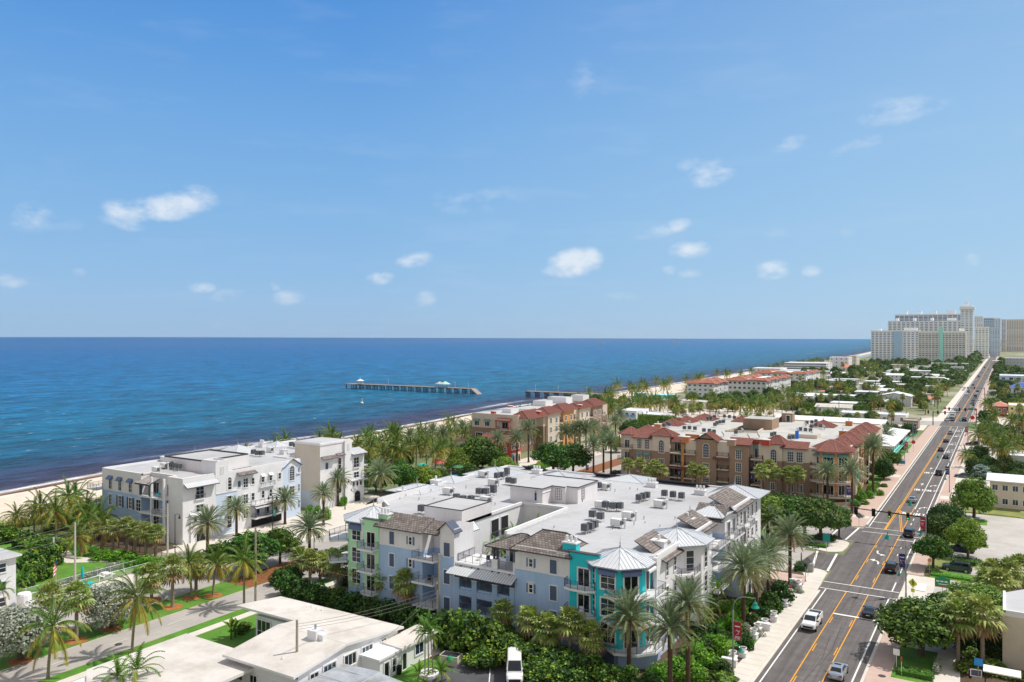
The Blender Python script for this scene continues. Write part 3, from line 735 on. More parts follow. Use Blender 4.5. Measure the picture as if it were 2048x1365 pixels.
def window(par,fr,u,z,w=1.2,h=1.7,cols=2,rows=2,arch=False,trim=TRIM,frame=TRIM,glass=None,d=0.004,name='window'):
 a,b_ = win_mesh(w,h,cols,rows,arch,trim,frame,glass or GLASS)
 p = fr.p(u,d,z); q = Vector((0,0,0)); x = par
 while x is not None: q += Vector(x.location); x = x.parent
 o = place(a,name,par,(p[0] - q.x,p[1] - q.y,p[2] - q.z),fr.rz)
 place(b_,'pane',o,(0,0,0)); return o
def door(par,fr,u,z,w=1.8,h=2.3,cols=2,**k): return window(par,fr,u,z,w,h,cols,1,name='glass_door',glass=k.pop('glass',GLASSD),**k)
def shutter(par,fr,u,z,w,h,mat=None):
 mb = MB(); mb.fbox(fr,u - w / 2,u + w / 2,.004,.06,z,z + h,mat or SLATE)
 n = int(h / .12)
 for i in range(n): mb.fbox(fr,u - w / 2 + .05,u + w / 2 - .05,.0605,.075,z + .03 + i * h / n,z + .03 + i * h / n + .06,mat or SLATE)
 return mb.obj('shutter',par)
def shuttered(par,fr,u,z,w,h):
 """blind bay: slatted panel in a white surround"""
 mb = MB(); t = .13
 for (a,b_,c,d) in ((-w / 2 - t,-w / 2,-t,h + t),(w / 2,w / 2 + t,-t,h + t),(-w / 2,w / 2,-t,0),(-w / 2,w / 2,h,h + t)): mb.fbox(fr,u + a,u + b_,.004,.1,z + c,z + d,TRIM)
 s = mb.obj('shutter_surround',par); q = MB(); q.fbox(fr,u - w / 2,u + w / 2,.006,.05,z,z + h,SLATE)
 for i in range(int(h / .13)): q.fbox(fr,u - w / 2 + .04,u + w / 2 - .04,.0505,.07,z + .04 + i * .13,z + .10 + i * .13,SLATED)
 q.obj('shutter',s)
def railing_mb(mb,pts,z,h=1.05,mat=None,gap=.13,xbrace=True):
 mat = mat or RAIL
 for (a,b_) in zip(pts,pts[1:]):
  va,vb = Vector((a[0],a[1])),Vector((b_[0],b_[1])); l = (vb - va).length
  if l < .05: continue
  mb.tube((a[0],a[1],z + h),(b_[0],b_[1],z + h),.035,.035,mat,5)
  mb.tube((a[0],a[1],z + .12),(b_[0],b_[1],z + .12),.025,.025,mat,4)
  n = max(1,round(l / 1.3))
  for i in range(n + 1):
   q = va.lerp(vb,i / n); mb.tube((q.x,q.y,z),(q.x,q.y,z + h + .04),.035,.035,mat,4)
  k = max(2,int(l / gap))
  for i in range(k):
   q = va.lerp(vb,(i + .5) / k); mb.tube((q.x,q.y,z + .12),(q.x,q.y,z + h),.011,.011,mat,3,False)
def balcony(par,pts,z,t=.22,mat=None,rail=None,h=1.05,open_idx=None,gap=.13):
 """pts: slab outline, first and last on the wall; railing runs along the outline between them"""
 mb = MB(); mb.prism(pts,z - t,z,mat or TRIM); o = mb.obj('balcony',par)
 ins = Vector((sum(p[0] for p in pts) / len(pts),sum(p[1] for p in pts) / len(pts)))
 rp = [tuple(Vector(p).lerp(ins,.04)) for p in pts]
 q = MB(); railing_mb(q,rp,z,h,rail,gap); q.obj('railing',o); return o
def fbalc(par,fr,u0,u1,d,z,**k):
 pts = [fr.p(u0,.004,0)[:2],fr.p(u0,d,0)[:2],fr.p(u1,d,0)[:2],fr.p(u1,.004,0)[:2]]
 return balcony(par,pts,z,**k)
def awning(par,fr,u0,u1,z,drop=.8,out=.9,mat=None,fringe=.2):
 mb = MB(); m_ = mat or SLATE
 a = [fr.p(u0,.02,z),fr.p(u1,.02,z),fr.p(u1,out,z - drop),fr.p(u0,out,z - drop)]
 b_ = [(x,y,zz - .05) for x,y,zz in a]
 mb.hexa([b_[0],b_[3],b_[2],b_[1],a[0],a[3],a[2],a[1]],m_)
 mb.fbox(fr,u0,u1,out - .02,out + .02,z - drop - fringe,z - drop - .051,m_)
 for u in (u0,u1): mb.face([fr.p(u,.02,z - .06),fr.p(u,out - .03,z - drop - .06),fr.p(u,.02,z - drop - .06)],m_)
 return mb.obj('awning',par)
def shed(par,fr,u0,u1,dl,zl,dh,zh,mat,t=.16,ribs=0,ribmat=None,name='roof',fascia=None):
 """sloping roof plane from (dl, zl) at the eave up to (dh, zh)"""
 mb = MB(); s = sqrt((dl - dh) ** 2 + (zh - zl) ** 2)
 lo0,lo1,hi1,hi0 = fr.p(u0,dl,zl),fr.p(u1,dl,zl),fr.p(u1,dh,zh),fr.p(u0,dh,zh)
 mb.face([lo0,lo1,hi1,hi0],mat,uv=[(u0,0),(u1,0),(u1,s),(u0,s)])
 q = [(p[0],p[1],p[2] - t) for p in (lo0,lo1,hi1,hi0)]
 fm = fascia or TILED
 mb.face([q[0],q[3],q[2],q[1]],fm); mb.face([q[0],q[1],lo1,lo0],fm); mb.face([q[1],q[2],hi1,lo1],fm); mb.face([q[2],q[3],hi0,hi1],fm); mb.face([q[3],q[0],lo0,hi0],fm)
 if ribs:
  n = int((u1 - u0) / ribs)
  for i in range(n + 1):
   u = u0 + (u1 - u0) * i / n
   mb.tube(Vector(fr.p(u,dl,zl + .02)),Vector(fr.p(u,dh,zh + .02)),.035 if ribmat is not TRIB else .075,.035 if ribmat is not TRIB else .075,ribmat or METALD,5)
 return mb.obj(name,par)
def gable_prism(par,fr,u0,u1,d0,d1,ze,zr,mat,t=.18,ov=.35,name='roof',ribs=0,ribmat=None,wall=None):
 """gable with its ridge running outwards (along the normal) from d0 to d1; front gable wall filled"""
 um = (u0 + u1) / 2; mb = MB()
 sl = sqrt((um - u0) ** 2 + (zr - ze) ** 2)
 for s in (0,1):
  e = (u0 - ov) if s == 0 else (u1 + ov); zz = ze - ov * (zr - ze) / (um - u0)
  a = [fr.p(e,d0,zz),fr.p(e,d1 + ov,zz),fr.p(um,d1 + ov,zr),fr.p(um,d0,zr)]
  if s: a = a[::-1]
  mb.face(a,mat,uv=[(d0,0),(d1,0),(d1,sl),(d0,sl)] if not s else [(d0,sl),(d1,sl),(d1,0),(d0,0)])
  b_ = [(x,y,z - t) for x,y,z in a]; mb.face(b_[::-1],TILED)
  for i in range(4): mb.face([b_[i],b_[(i + 1) % 4],a[(i + 1) % 4],a[i]],TILED)
  if ribs:
   n = int((d1 - d0) / ribs)
   for i in range(n + 1):
    d = d0 + (d1 + ov - d0) * i / n; mb.tube(fr.p(e,d,zz + .02),fr.p(um,d,zr + .02),.05,.05,ribmat or METALD,4)
 o = mb.obj(name,par)
 if wall is not None:
  q = MB(); f = [fr.p(u0,d1,ze - .02),fr.p(u1,d1,ze - .02),fr.p(um,d1,zr - t)]; g = [fr.p(u0,d1 - .2,ze - .02),fr.p(u1,d1 - .2,ze - .02),fr.p(um,d1 - .2,zr - t)]
  q.face(f,wall); q.face(g[::-1],wall); q.obj('gable_wall',par)
 return o
def spire(par,poly,ze,apex,mat,ribs=.55,ribmat=None,rr=.03,t=.16,finial=True,name='roof'):
 """hipped or many-sided roof: eave polygon, one apex (or a ridge of two points)"""
 mb = MB(); A = sum(poly[i][0] * poly[(i + 1) % len(poly)][1] - poly[(i + 1) % len(poly)][0] * poly[i][1] for i in range(len(poly)))
 if A < 0: poly = poly[::-1]
 n = len(poly); ap = apex if isinstance(apex[0],(tuple,list)) else [apex]
 mb.face([(p[0],p[1],ze - t) for p in poly][::-1],TILED)
 for i in range(n):
  a,b_ = poly[i],poly[(i + 1) % n]; va,vb = Vector((a[0],a[1],ze)),Vector((b_[0],b_[1],ze))
  mb.face([(a[0],a[1],ze - t),(b_[0],b_[1],ze - t),(b_[0],b_[1],ze),(a[0],a[1],ze)],ribmat or METALD)
  near = lambda v: min(ap,key=lambda q: (Vector(q) - v).length)
  ca,cb = Vector(near(va)),Vector(near(vb)); e = (vb - va); l = e.length; e.normalize()
  up = (ca - va) - e * (ca - va).dot(e); up.normalize()
  uvf = lambda p: ((p - va).dot(e),(p - va).dot(up))
  pts = [va,vb,cb] + ([ca] if (ca - cb).length > .01 else [])
  mb.face([tuple(p) for p in pts],mat,uv=[uvf(p) for p in pts])
  mb.tube(va + Vector((0,0,.02)),ca + Vector((0,0,.02)),rr * 1.8,rr * 1.8,ribmat or METALD,5)
  if ribs:
   xa,ha = uvf(ca); xb,hb = uvf(cb); k = int(l / ribs)
   for j in range(1,k):
    x = l * j / k
    hh = ha * x / xa if x < xa and xa > .01 else (hb * (l - x) / (l - xb) if x > xb and l - xb > .01 else ha)
    if hh < .15: continue
    q = va + e * x; mb.tube(q + Vector((0,0,.015)),q + up * hh + Vector((0,0,.015)),rr,rr,ribmat or METALD,4,False)
 if len(ap) > 1: mb.tube(ap[0],ap[1],rr * 2,rr * 2,ribmat or METALD,5)
 o = mb.obj(name,par)
 if finial:
  q = MB(); c = ap[0]; q.lathe([(.16,-.1),(.14,.15),(.06,.35),(.09,.5),(.03,.75),(.015,1.5)],METALD,8,c); q.obj('finial',o)
 return o
def octo(c,r,rot=22.5,n=8): return [(c[0] + r * cos(R(rot + 360 / n * i)),c[1] + r * sin(R(rot + 360 / n * i))) for i in range(n)]
def chimney(par,x,y,z,sx,sy,h,mat,pots=3,cap=TRIM,name='chimney'):
 mb = MB(); mb.box(x - sx / 2,x + sx / 2,y - sy / 2,y + sy / 2,z,z + h,mat); mb.box(x - sx / 2 - .1,x + sx / 2 + .1,y - sy / 2 - .1,y + sy / 2 + .1,z + h,z + h + .18,cap)
 o = mb.obj(name,par); q = MB()
 for i in range(pots): q.lathe([(.2,0),(.22,.3),(.2,.75)],cap,8,(x + (i - (pots - 1) / 2) * sx / max(1,pots),y,z + h + .18))
 if pots: q.obj('chimney_pots',o)
def parapet(par,pts,z,h=.35,w=.3,mat=None,closed=False,cap=None):
 mb = MB(); ps = pts + ([pts[0]] if closed else [])
 for k,(a,b_) in enumerate(zip(ps,ps[1:])):
  f = Fr(a,b_); mb.fbox(f,-w / 2 + .001 * k,f.L + w / 2 - .001 * k,-w / 2,w / 2,z + .002,z + h + .003 * (k % 3),mat or WHITEW)
  if cap: mb.fbox(f,-w / 2 - .03,f.L + w / 2 + .03,-w / 2 - .04,w / 2 + .04,z + h + .01 + .003 * (k % 3),z + h + .07 + .003 * (k % 3),cap)
 return mb.obj('parapet',par)
# ================================================================ blue condominium (near block)
BC = bldg('condominium','pale blue three-storey condominium with turquoise and mint corner towers and a flat white roof',at=(-64,120))
ZR = 13.2
fp = [(-89.3,96),(-86,94),(-73.9,94),(-73.9,96.8),(-70.6,96.8),(-70.6,94),(-68.1,94),(-68.1,99),(-70.6,99),(-70.6,117.5),(-62,117.5),(-62,98.5),(-57.7,98.5),(-57.7,94),(-45,94),(-42,98),(-38.6,98.6),(-38.6,121.2),(-40.6,121.2),(-40.6,127.8),(-38.6,127.8),(-38.6,150),(-94,150),(-94,108),(-89.3,104)]
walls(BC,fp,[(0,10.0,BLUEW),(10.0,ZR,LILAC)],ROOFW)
# sunlit avenue front and court are painted white: a skin over those walls
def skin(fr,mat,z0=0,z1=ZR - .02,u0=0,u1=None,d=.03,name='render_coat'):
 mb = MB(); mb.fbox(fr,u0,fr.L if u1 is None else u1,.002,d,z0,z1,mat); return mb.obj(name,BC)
FS = Fr((-90,94),(-38,94))                       # street side: u = x + 90
def us(px): return PX(px,94) + 90
FE = Fr((-38.6,98.6),(-38.6,150))
def ue(px): return PY(px,-38.6) - 98.6
FCW = Fr((-70.6,99),(-70.6,117.5))                # court, west wall faces +x
FCN = Fr((-70.6,117.5),(-62,117.5))               # court, back wall
FCE = Fr((-62,117.5),(-62,98.5))
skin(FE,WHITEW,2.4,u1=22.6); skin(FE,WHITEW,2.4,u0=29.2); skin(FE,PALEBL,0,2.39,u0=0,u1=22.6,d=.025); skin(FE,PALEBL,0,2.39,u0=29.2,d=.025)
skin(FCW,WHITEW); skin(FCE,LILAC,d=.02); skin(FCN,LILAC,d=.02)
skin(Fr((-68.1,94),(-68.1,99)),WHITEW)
for (a,b_) in ((us(759),16.1),(32.3,45)):
 mb = MB(); mb.fbox(FS,a,b_,.004,.09,9.95,10.15,TRIM); mb.obj('string_course',BC)
# west wing of the street front
for z in (10.25,6.85,3.4): shuttered(BC,FS,us(784),z,.95,1.95)
for z in (10.65,7.3,3.9):
 window(BC,FS,us(821),z,.62,1.2,1,2); shutter(BC,FS,us(821) - .58,z,.34,1.25); shutter(BC,FS,us(821) + .58,z,.34,1.25)
shed(BC,FS,us(752),us(845) + .3,.75,12.85,-2.6,14.5,SHING)
shed(BC,FS,us(845) + .32,us(880) - .1,.45,12.9,-2.4,14.3,SHING)
mb = MB(); mb.box(-82.9,-74.1,96.55,96.8,ZR,14.4,WHITEW); mb.obj('parapet',BC)
# recessed loggia with a balcony on every floor
FL = Fr((-73.9,96.8),(-70.6,96.8))
for z in (9.2,5.8,2.4):
 mb = MB(); mb.box(-73.88,-70.62,94.0,96.78,z - .25,z - .02,TRIM); mb.obj('floor_slab',BC)
 balcony(BC,[(-74.6,93.99),(-74.9,92.6),(-70.9,92.6),(-70.62,93.99)],z,t=.3)
 door(BC,FL,2.3,z + .02,1.3,2.3)
# stair tower with three blind bays and small gable
for z in (9.2,5.2,1.2): shuttered(BC,FS,us(894),z + .7,1.1,2.0)
walls(BC,[(-70.62,94.02),(-68.08,94.02),(-68.08,98.9),(-70.62,98.9)],[(ZR,14.0,LILAC)],ROOFW,'stair_tower')
gable_prism(BC,FS,19.4,21.9,-1.6,0.0,13.9,15.0,SLATED,.14,.4,wall=LILAC)
walls(BC,[(-77.6,99.2),(-70.4,99.2),(-70.4,107.5),(-77.6,107.5)],[(ZR,15.4,LILAC)],ROOFW,'roof_box')
parapet(BC,[(-77.5,99.3),(-70.5,99.3),(-70.5,107.4),(-77.5,107.4)],15.4,.12,.22,TILED,True)
shed(BC,FCW,.2,3.4,1.3,12.2,.05,13.4,METAL,.12,.4)
for z in (10.1,6.6): window(BC,FCW,1.6,z,.7,1.9,1,2)
for z in (9.0,5.6):
 mb = MB(); mb.fbox(FCW,2.9,3.15,.03,.12,z + 1.2,z + 1.7,TILED); mb.obj('wall_lamp',BC)
# walkway arches in the court wall
for z in (9.2,5.8,2.4):
 for u in (9.3,12.2): window(BC,FCW,u + .4,z + .1,2.2,3.0,1,1,False,TRIM,SLATE,DARK,name='walkway_opening')
for z in (9.2,5.8):
 mb = MB(); railing_mb(mb,[FCW.p(8.4,.2,0)[:2],FCW.p(14.4,.2,0)[:2]],z + .1,1.0,RAIL); mb.obj('railing',BC)
parapet(BC,[(-70.6,99.2),(-70.6,117.5),(-62,117.5),(-62,98.6)],ZR,.45,.4,WHITEW)
# bridge of terraces across the mouth of the court
AX = [-68.1,-65.0,-61.4,-57.7]
for zi,z in enumerate((2.4,5.8,9.2)):
 mb = MB(); mb.box(-68.08,-57.72,94.3,99.6,z - .3,z,BLUEW if z < 9 else TRIM); mb.obj('floor_slab',BC)
mb = MB()
for i,x in enumerate((-68.1 + .45,-64.6,-61.1,-57.75 - .45)):
 mb.box(x - .42,x + .42,94.02,94.9,0,7.0,BLUEW)
 mb.box(x - .46,x + .46,93.98,94.94,7.0,7.12,TRIM)
mb.box(-68.0,-57.8,94.06,94.4,4.6,5.5,BLUEW)
mb.obj('arcade_pier',BC)
for i,(a,b_) in enumerate(zip((-67.2,-64.15,-60.65),(-65.05,-61.55,-58.65))):
 for z in (5.8,):
  mb = MB(); mb.box(a - .03,b_ + .03,94.1,94.25,z - .1,z + .85,BLUEW) if False else None
  railing_mb(mb,[(a,94.3),(b_,94.3)],z,1.1,RAIL,.1); mb.obj('railing',BC)
 mb = MB(); railing_mb(mb,[(a,94.3),(b_,94.3)],2.4,1.1,RAIL,.1); mb.obj('railing',BC)
 # cusped heads of the lower openings
 for s in (-1,1):
  e = a if s < 0 else b_; mb = MB()
  mb.hexa([(e,94.15,3.9),(e - s * .75,94.15,4.6),(e - s * .75,94.3,4.6),(e,94.3,3.9),(e,94.15,4.62),(e - s * .74,94.15,4.62),(e - s * .74,94.3,4.62),(e,94.3,4.62)],SLATED)
  mb.obj('arch_head',BC)
 for x in (a + .1,b_ - .1):
  mb = MB(); mb.box(x - .14,x + .14,94.15,94.45,7.1,8.85,SLATED); mb.obj('post',BC)
mb = MB(); mb.box(-68.05,-57.75,99.55,99.8,0,9.2,CREAMW); mb.obj('terrace_wall',BC)
FT = Fr((-68,99.55),(-57.8,99.55))
for u in (2.0,5.5,8.6):
 for z in (5.85,2.45): door(BC,FT,u,z,1.5,2.2)
shed(BC,FS,21.5,32.6,1.5,8.0,-1.0,9.1,METAL,.12,.42)
mb = MB(); railing_mb(mb,[(-68,99.2),(-68.0,94.9),(-61.6,94.9)],9.2,1.1,RAIL,.11); mb.obj('railing',BC)
# roofed corner terrace
mb = MB()
for x in (-61.4,-57.9):
 mb.box(x - .45,x + .45,94.5,95.3,9.2,10.5,WHITEW)
 for dx in (-.28,.28): mb.box(x + dx - .11,x + dx + .11,94.7,95.0,10.5,12.4,SLATED)
mb.obj('terrace_post',BC)
mb = MB(); railing_mb(mb,[(-60.9,94.8),(-58.4,94.8)],9.2,1.1,RAIL,.1); mb.obj('railing',BC)
FCL = Fr((-62,98.5),(-57.7,98.5))
door(BC,FCL,1.3,9.22,1.3,2.3); door(BC,FCL,3.2,9.22,1.2,2.3,trim=TRIM,frame=TRIM)
spire(BC,[(-62.6,93.7),(-57.2,93.7),(-57.2,99.5),(-62.6,99.5)],12.5,[(-58.6,97.2,14.0),(-57.6,97.2,14.0)],SHING,0,TILED,.05,finial=False)
# east wing
for z in (10.1,6.6,3.2):
 window(BC,FS,us(1062),z + .4,.62,1.15,1,2); shutter(BC,FS,us(1062) - .55,z + .4,.32,1.2); shutter(BC,FS,us(1062) + .55,z + .4,.32,1.2)
 shuttered(BC,FS,us(1107),z - .05,1.05,1.95)
 cornice(BC,FS,z + 1.75,.12,.12,TRIM,us(1062) - .55,us(1062) + .55,'lintel')
spire(BC,[(-58.2,93.3),(-48.7,93.3),(-48.7,100.2),(-58.2,100.2)],12.75,[(-55.2,97.6,14.9),(-51.6,97.6,14.9)],SHING,0,TILED,.05,finial=False)
chimney(BC,-49.6,95.3,13.2,2.0,1.2,1.1,TURQ); chimney(BC,-82.3,95.4,13.2,1.9,1.2,1.1,MINT)
# corner towers
def tower(c,r,mat,windows,apex_z=14.3,eave=13.0,rot=22.5):
 pl = octo(c,r,rot); walls(BC,pl,[(0,2.3,BLUEW),(2.3,eave,mat)],ROOFW,'tower_wall')
 spire(BC,octo(c,r + .85,rot),eave + .02,(c[0],c[1],apex_z),METAL,.5)
 return pl
# turquoise tower, south-east corner
mb = MB(); mb.prism([(-49.1,93.86),(-44.6,93.86),(-44.6,94.4),(-49.1,94.4)],2.3,13.5,TURQ); mb.box(-49.3,-44.8,93.7,94.5,13.5,13.62,TILED); mb.obj('tower_wall',BC)
TC = (-43.1,96.7); pl = tower(TC,4.1,TURQ,None,14.3,12.7)
FQ = Fr((-49.1,93.86),(-44.6,93.86))
for z in (9.2,5.8,2.4):
 door(BC,FQ,2.1,z + .05,1.7,2.35)
 balcony(BC,[(-49.5,93.8),(-49.3,92.6),(-48.2,92.2),(-46.0,92.2),(-44.9,92.9),(-44.8,93.8)],z,t=.28,rail=SLATED if z > 8 else RAIL)
# octagon faces: index 5 faces -y, 4 faces -x-y, 6 faces +x-y
def oface(pl,i): return Fr(pl[i],pl[(i + 1) % 8])
for i in (4,5):
 f = oface(pl,i)
 for z in (9.75,6.3,2.9): window(BC,f,f.L / 2,z,2.0,2.3 if z > 5 else 2.6,2,3)
 awning(BC,f,f.L / 2 - 1.25,f.L / 2 + 1.25,12.6,.45,.55,SLATE,.5)
f6 = oface(pl,6)
for z in (9.25,5.85,2.45): door(BC,f6,f6.L / 2,z,1.9,2.4)
awning(BC,f6,f6.L / 2 - 1.3,f6.L / 2 + 1.3,12.6,.45,.55,SLATE,.5)
f7 = oface(pl,7)
for z in (9.25,5.85,2.45): door(BC,f7,f7.L / 2,z,1.1,2.6,1)
awning(BC,f7,f7.L / 2 - 1.2,f7.L / 2 + 1.2,12.6,.5,.8,WHITEW,.3)
walls(BC,[(-41.4,92.3),(-38.2,94.6),(-38.2,98.5),(-42.0,98.5),(-42.6,93.2)],[(0,2.1,BLUEW)],PALEBL,'plinth')
for z in (9.2,5.8,2.4):
 balcony(BC,[(-43.6,92.7),(-41.6,91.4),(-38.9,92.3),(-37.2,94.4),(-37.2,98.2),(-38.7,98.5),(-39.5,97)],z,t=.3)
mb = MB(); mb.box(-39.0,-38.5,98.0,98.62,0,ZR,WHITEW); mb.obj('pier',BC)
shuttered(BC,Fr(pl[5],pl[6]),1.5,.1,2.0,1.9)
# mint tower, south-west corner
MC = (-87.4,98.4); pm = tower(MC,4.3,MINT,None,14.5,12.8)
mb = MB(); mb.prism([(-85.6,93.86),(-82.35,93.86),(-82.35,94.4),(-85.6,94.4)],0,13.5,MINT); mb.box(-85.8,-82.2,93.7,94.5,13.5,13.62,TILED); mb.obj('tower_wall',BC)
FM = Fr((-85.6,93.86),(-82.35,93.86))
for z in (9.2,5.8,2.4):
 door(BC,FM,1.7,z + .05,1.7,2.35); fbalc(BC,FM,.1,3.2,1.5,z,t=.28)
for i in (5,4):
 f = oface(pm,i)
 for z in (9.75,6.3,2.9): window(BC,f,f.L / 2,z,1.9,2.3,2,3)
 awning(BC,f,f.L / 2 - 1.25,f.L / 2 + 1.25,12.7,.55,.5,SLATE,.7)
for z in (9.2,5.8): balcony(BC,[(-90.5,95.5),(-92.5,93.6),(-94.6,95.5),(-94.6,99.5),(-91.7,99.8)],z,t=.3)
# avenue front: hipped metal caps, grey tile slopes, balconies
def cap(y0,y1,x0,x1,ze,za,yc=None,xc=None,mat=METAL,rib=.5,**k):
 spire(BC,[(x0,y0),(x1,y0),(x1,y1),(x0,y1)],ze,((x0 + x1) / 2 if xc is None else xc,(y0 + y1) / 2 if yc is None else yc,za),mat,rib,**k)
yt = lambda px: PY(px,-38.6)
shed(BC,FE,1.2,8.2,.7,12.3,-3.8,14.6,SHING)
walls(BC,octo((-40.4,110.6),4.6),[(2.4,13.0,WHITEW)],ROOFW,'tower_wall'); spire(BC,octo((-40.4,110.6),5.4),13.0,(-40.4,110.6,14.4),METAL,.5)
shed(BC,FE,17.0,23.6,.6,12.9,-3.6,14.7,SHING)
cap(124.5,133.0,-43.5,-38.0,13.3,14.5)
shed(BC,FE,33.8,44.6,.7,12.8,-4.2,14.9,SHING)
gable_prism(BC,FE,26.6,33.4,-4.5,.1,12.9,14.6,SHING,.16,.5,wall=WHITEW)
cap(143.2,151.8,-46.5,-37.2,13.2,14.6,xc=-42.6,yc=147.2)
po = octo((-40.4,110.6),4.6)
for i in (6,7):
 f = oface(po,i)
 for z in (9.3,5.9): window(BC,f,f.L / 2,z,1.2,2.9,1,3,arch=(i == 7),glass=GLASS)
for z in (9.2,5.8): balcony(BC,[(-40.2,106.4),(-37.6,104.6),(-36.2,106.2),(-36.2,108.6),(-36.6,109)],z,t=.28)
for u,ww in ((3.2,.9),(6.2,.9),(36.2,.9),(38.4,.9),(42.8,.9),(45.5,.9),(48.3,.9)):
 for z in (9.9,6.4,3.0): window(BC,FE,u,z,ww,2.1,1,3,d=.035)
for u in (19.5,31.2,34.2,40.6):
 for z in (9.25,5.85,2.45):
  door(BC,FE,u,z,1.5,2.4,d=.035)
  if u > 20 or z > 9: fbalc(BC,FE,u - 1.5,u + 1.5,1.5,z,t=.24)
FR_ = Fr((-40.6,121.2),(-40.6,127.8))
for f in (FR_,Fr((-40.6,121.2),(-38.6,121.2)),Fr((-38.6,127.8),(-40.6,127.8))): skin(f,WHITEW if f is FR_ else CREAMW,0,d=.03)
for z in (9.2,5.8,2.4):
 mb = MB(); mb.box(-40.55,-38.62,121.25,127.75,z - .22,z,TRIM); mb.obj('floor_slab',BC)
 fbalc(BC,FE,22.8,29.0,1.0,z,t=.24); door(BC,FR_,3.6,z + .02,1.8,2.3,d=.035)
mb = MB(); mb.prism([(-38.6,127.8),(-35.4,127.8),(-35.4,131),(-38.6,131)],0,4.6,PALEBL); mb.prism([(-35.4,127.7),(-35.1,127.7),(-35.1,131.1),(-35.4,131.1)],0,3.9,WHITEW); mb.obj('entrance_porch',BC)
window(BC,Fr((-35.1,127.8),(-35.1,131)),1.6,.1,1.6,2.9,1,1,True,TRIM,SLATE,DARK,name='entrance_arch')
# far-side roof features: metal caps and tile slopes rising from the back and side walls
def pyr(px,py,s,za=14.4,ze=13.25,sx=None,mat=METAL):
 x,y = P(px,py,za); sx = sx or s
 spire(BC,[(x - sx,y - s),(x + sx,y - s),(x + sx,y + s),(x - sx,y + s)],ze,(x,y,za),mat,.5)
pyr(834,967,4.2,14.3); pyr(902,951,3.0,14.2); pyr(990,934,4.6,14.6,sx=5.2); pyr(1118,943,3.6,14.3,sx=4.4); pyr(1259,949,3.6,14.2,sx=4.4)
fb = Fr((-94,104),(-94,150))
mb = MB()
for (a,b_) in (((-93.9,105),(-93.9,119)),):
 pass
FW = Fr((-94,150),(-94,104))
shed(BC,FW,31.5,45.5,.6,12.9,-1.9,14.3,SHING)
mb = MB(); mb.box(-92.1,-91.9,104.5,118.5,ZR,14.2,TRIM); mb.obj('parapet',BC)
FN = Fr((-38.6,150),(-94,150))
for (a,b_) in ((9.5,20),(27.5,33.5),(45.0,50.5)):
 shed(BC,FN,a,b_,.6,12.9,-2.0,14.1,SHING); 
for (px,py) in ((1128,930),): pass
for (x,y) in (P(806,982,14),P(872,961,14),P(1074,940,14),P(1304,966,14),P(1401,981,14),P(1375,1037,14),P(1318,1082,14)):
 chimney(BC,x,y,13.2,1.9,1.3,.75,WHITEW,3 if y > 130 else 1)
parapet(BC,[(-94,118.5),(-94,150),(-38.6,150)],ZR,.28,.35,WHITEW)
parapet(BC,[(-89.0,104),(-94,108),(-94,118)],ZR,.25,.3,WHITEW)
parapet(BC,[(-38.75,98.8),(-38.75,121),(-40.8,121.2),(-40.8,127.8),(-38.75,128),(-38.75,143)],ZR,.22,.3,WHITEW)
# lift overrun with its grilles
q = [P(1020.5,1003,ZR),P(1085.6,1011,ZR)]
bx0,by0 = q[0]; bx1,by1 = q[1]
walls(BC,[(bx0,by0),(bx1,by0),(bx1,by0 + 3.4),(bx1 + 2.6,by0 + 3.4),(bx1 + 2.6,by0 + 4.2),(bx1 + 4.6,by0 + 4.2),(bx1 + 4.6,by0 + 12),(bx0,by0 + 12)],[(ZR,16.0,LILAC)],ROOFW,'lift_house')
FLH = Fr((bx0,by0),(bx1,by0)); window(BC,FLH,FLH.L - 1.3,ZR + .7,.45,1.7,1,2,True,TRIM,SLATE,GLASSD)
cornice(BC,FLH,15.3,.1,.12); cornice(BC,FLH,15.95,.14,.2,TILED)
f2 = Fr((bx1,by0),(bx1,by0 + 3.4)); cornice(BC,f2,15.95,.14,.2,TILED); cornice(BC,f2,15.3,.1,.12)
f3 = Fr((bx1,by0 + 3.4),(bx1 + 2.6,by0 + 3.4)); 
f4 = Fr((bx1 + 4.6,by0 + 4.2),(bx1 + 4.6,by0 + 12)); cornice(BC,f4,15.95,.14,.2,TILED)
f5 = Fr((bx1 + 2.6,by0 + 4.2),(bx1 + 4.6,by0 + 4.2)); cornice(BC,f3,15.95,.14,.2,TILED); cornice(BC,f5,15.95,.14,.2,TILED)
for f,u in ((f3,1.3),(f4,2.0)): window(BC,f,u,ZR + .55,1.2,1.9,3,4,False,None,RAIL,LILAC,name='grille')
parapet(BC,[(bx0 + .1,by0 + 11.9),(bx1 + 4.5,by0 + 11.9)],16.0,.14,.25,TILED)
# ================================================================ white beachfront condominium
WB = bldg('condominium','long white four-storey condominium beside the beach with arched windows and metal hoods',at=(-155,128))
wfp = [(-168,101),(-153.9,101),(-153.9,103.2),(-145.6,103.2),(-145.6,101.6),(-141,101.6),(-141,133.2),(-149.6,133.2),(-149.6,139.5),(-141,139.5),(-141,155),(-168,157)]
PALEG = M('pale_grey_render',(204,208,214),.85,.05,.4)
walls(WB,wfp,[(0,8.7,BLUEW),(8.7,13.0,LILAC)],ROOFW)
def wskin(fr,mat,z0,z1,u0=0,u1=None,d=.04):
 mb = MB(); mb.fbox(fr,u0,fr.L if u1 is None else u1,.002,d,z0,z1,mat); mb.obj('render_coat',WB)
WE = Fr((-141,101.6),(-141,133.2)); WE2 = Fr((-141,139.5),(-141,155)); WS = Fr((-168,101),(-153.9,101)); WL = Fr((-153.9,103.2),(-145.6,103.2)); WJ = Fr((-145.6,101.6),(-141,101.6))
ux = lambda px: PY(px,-141) - 101.6
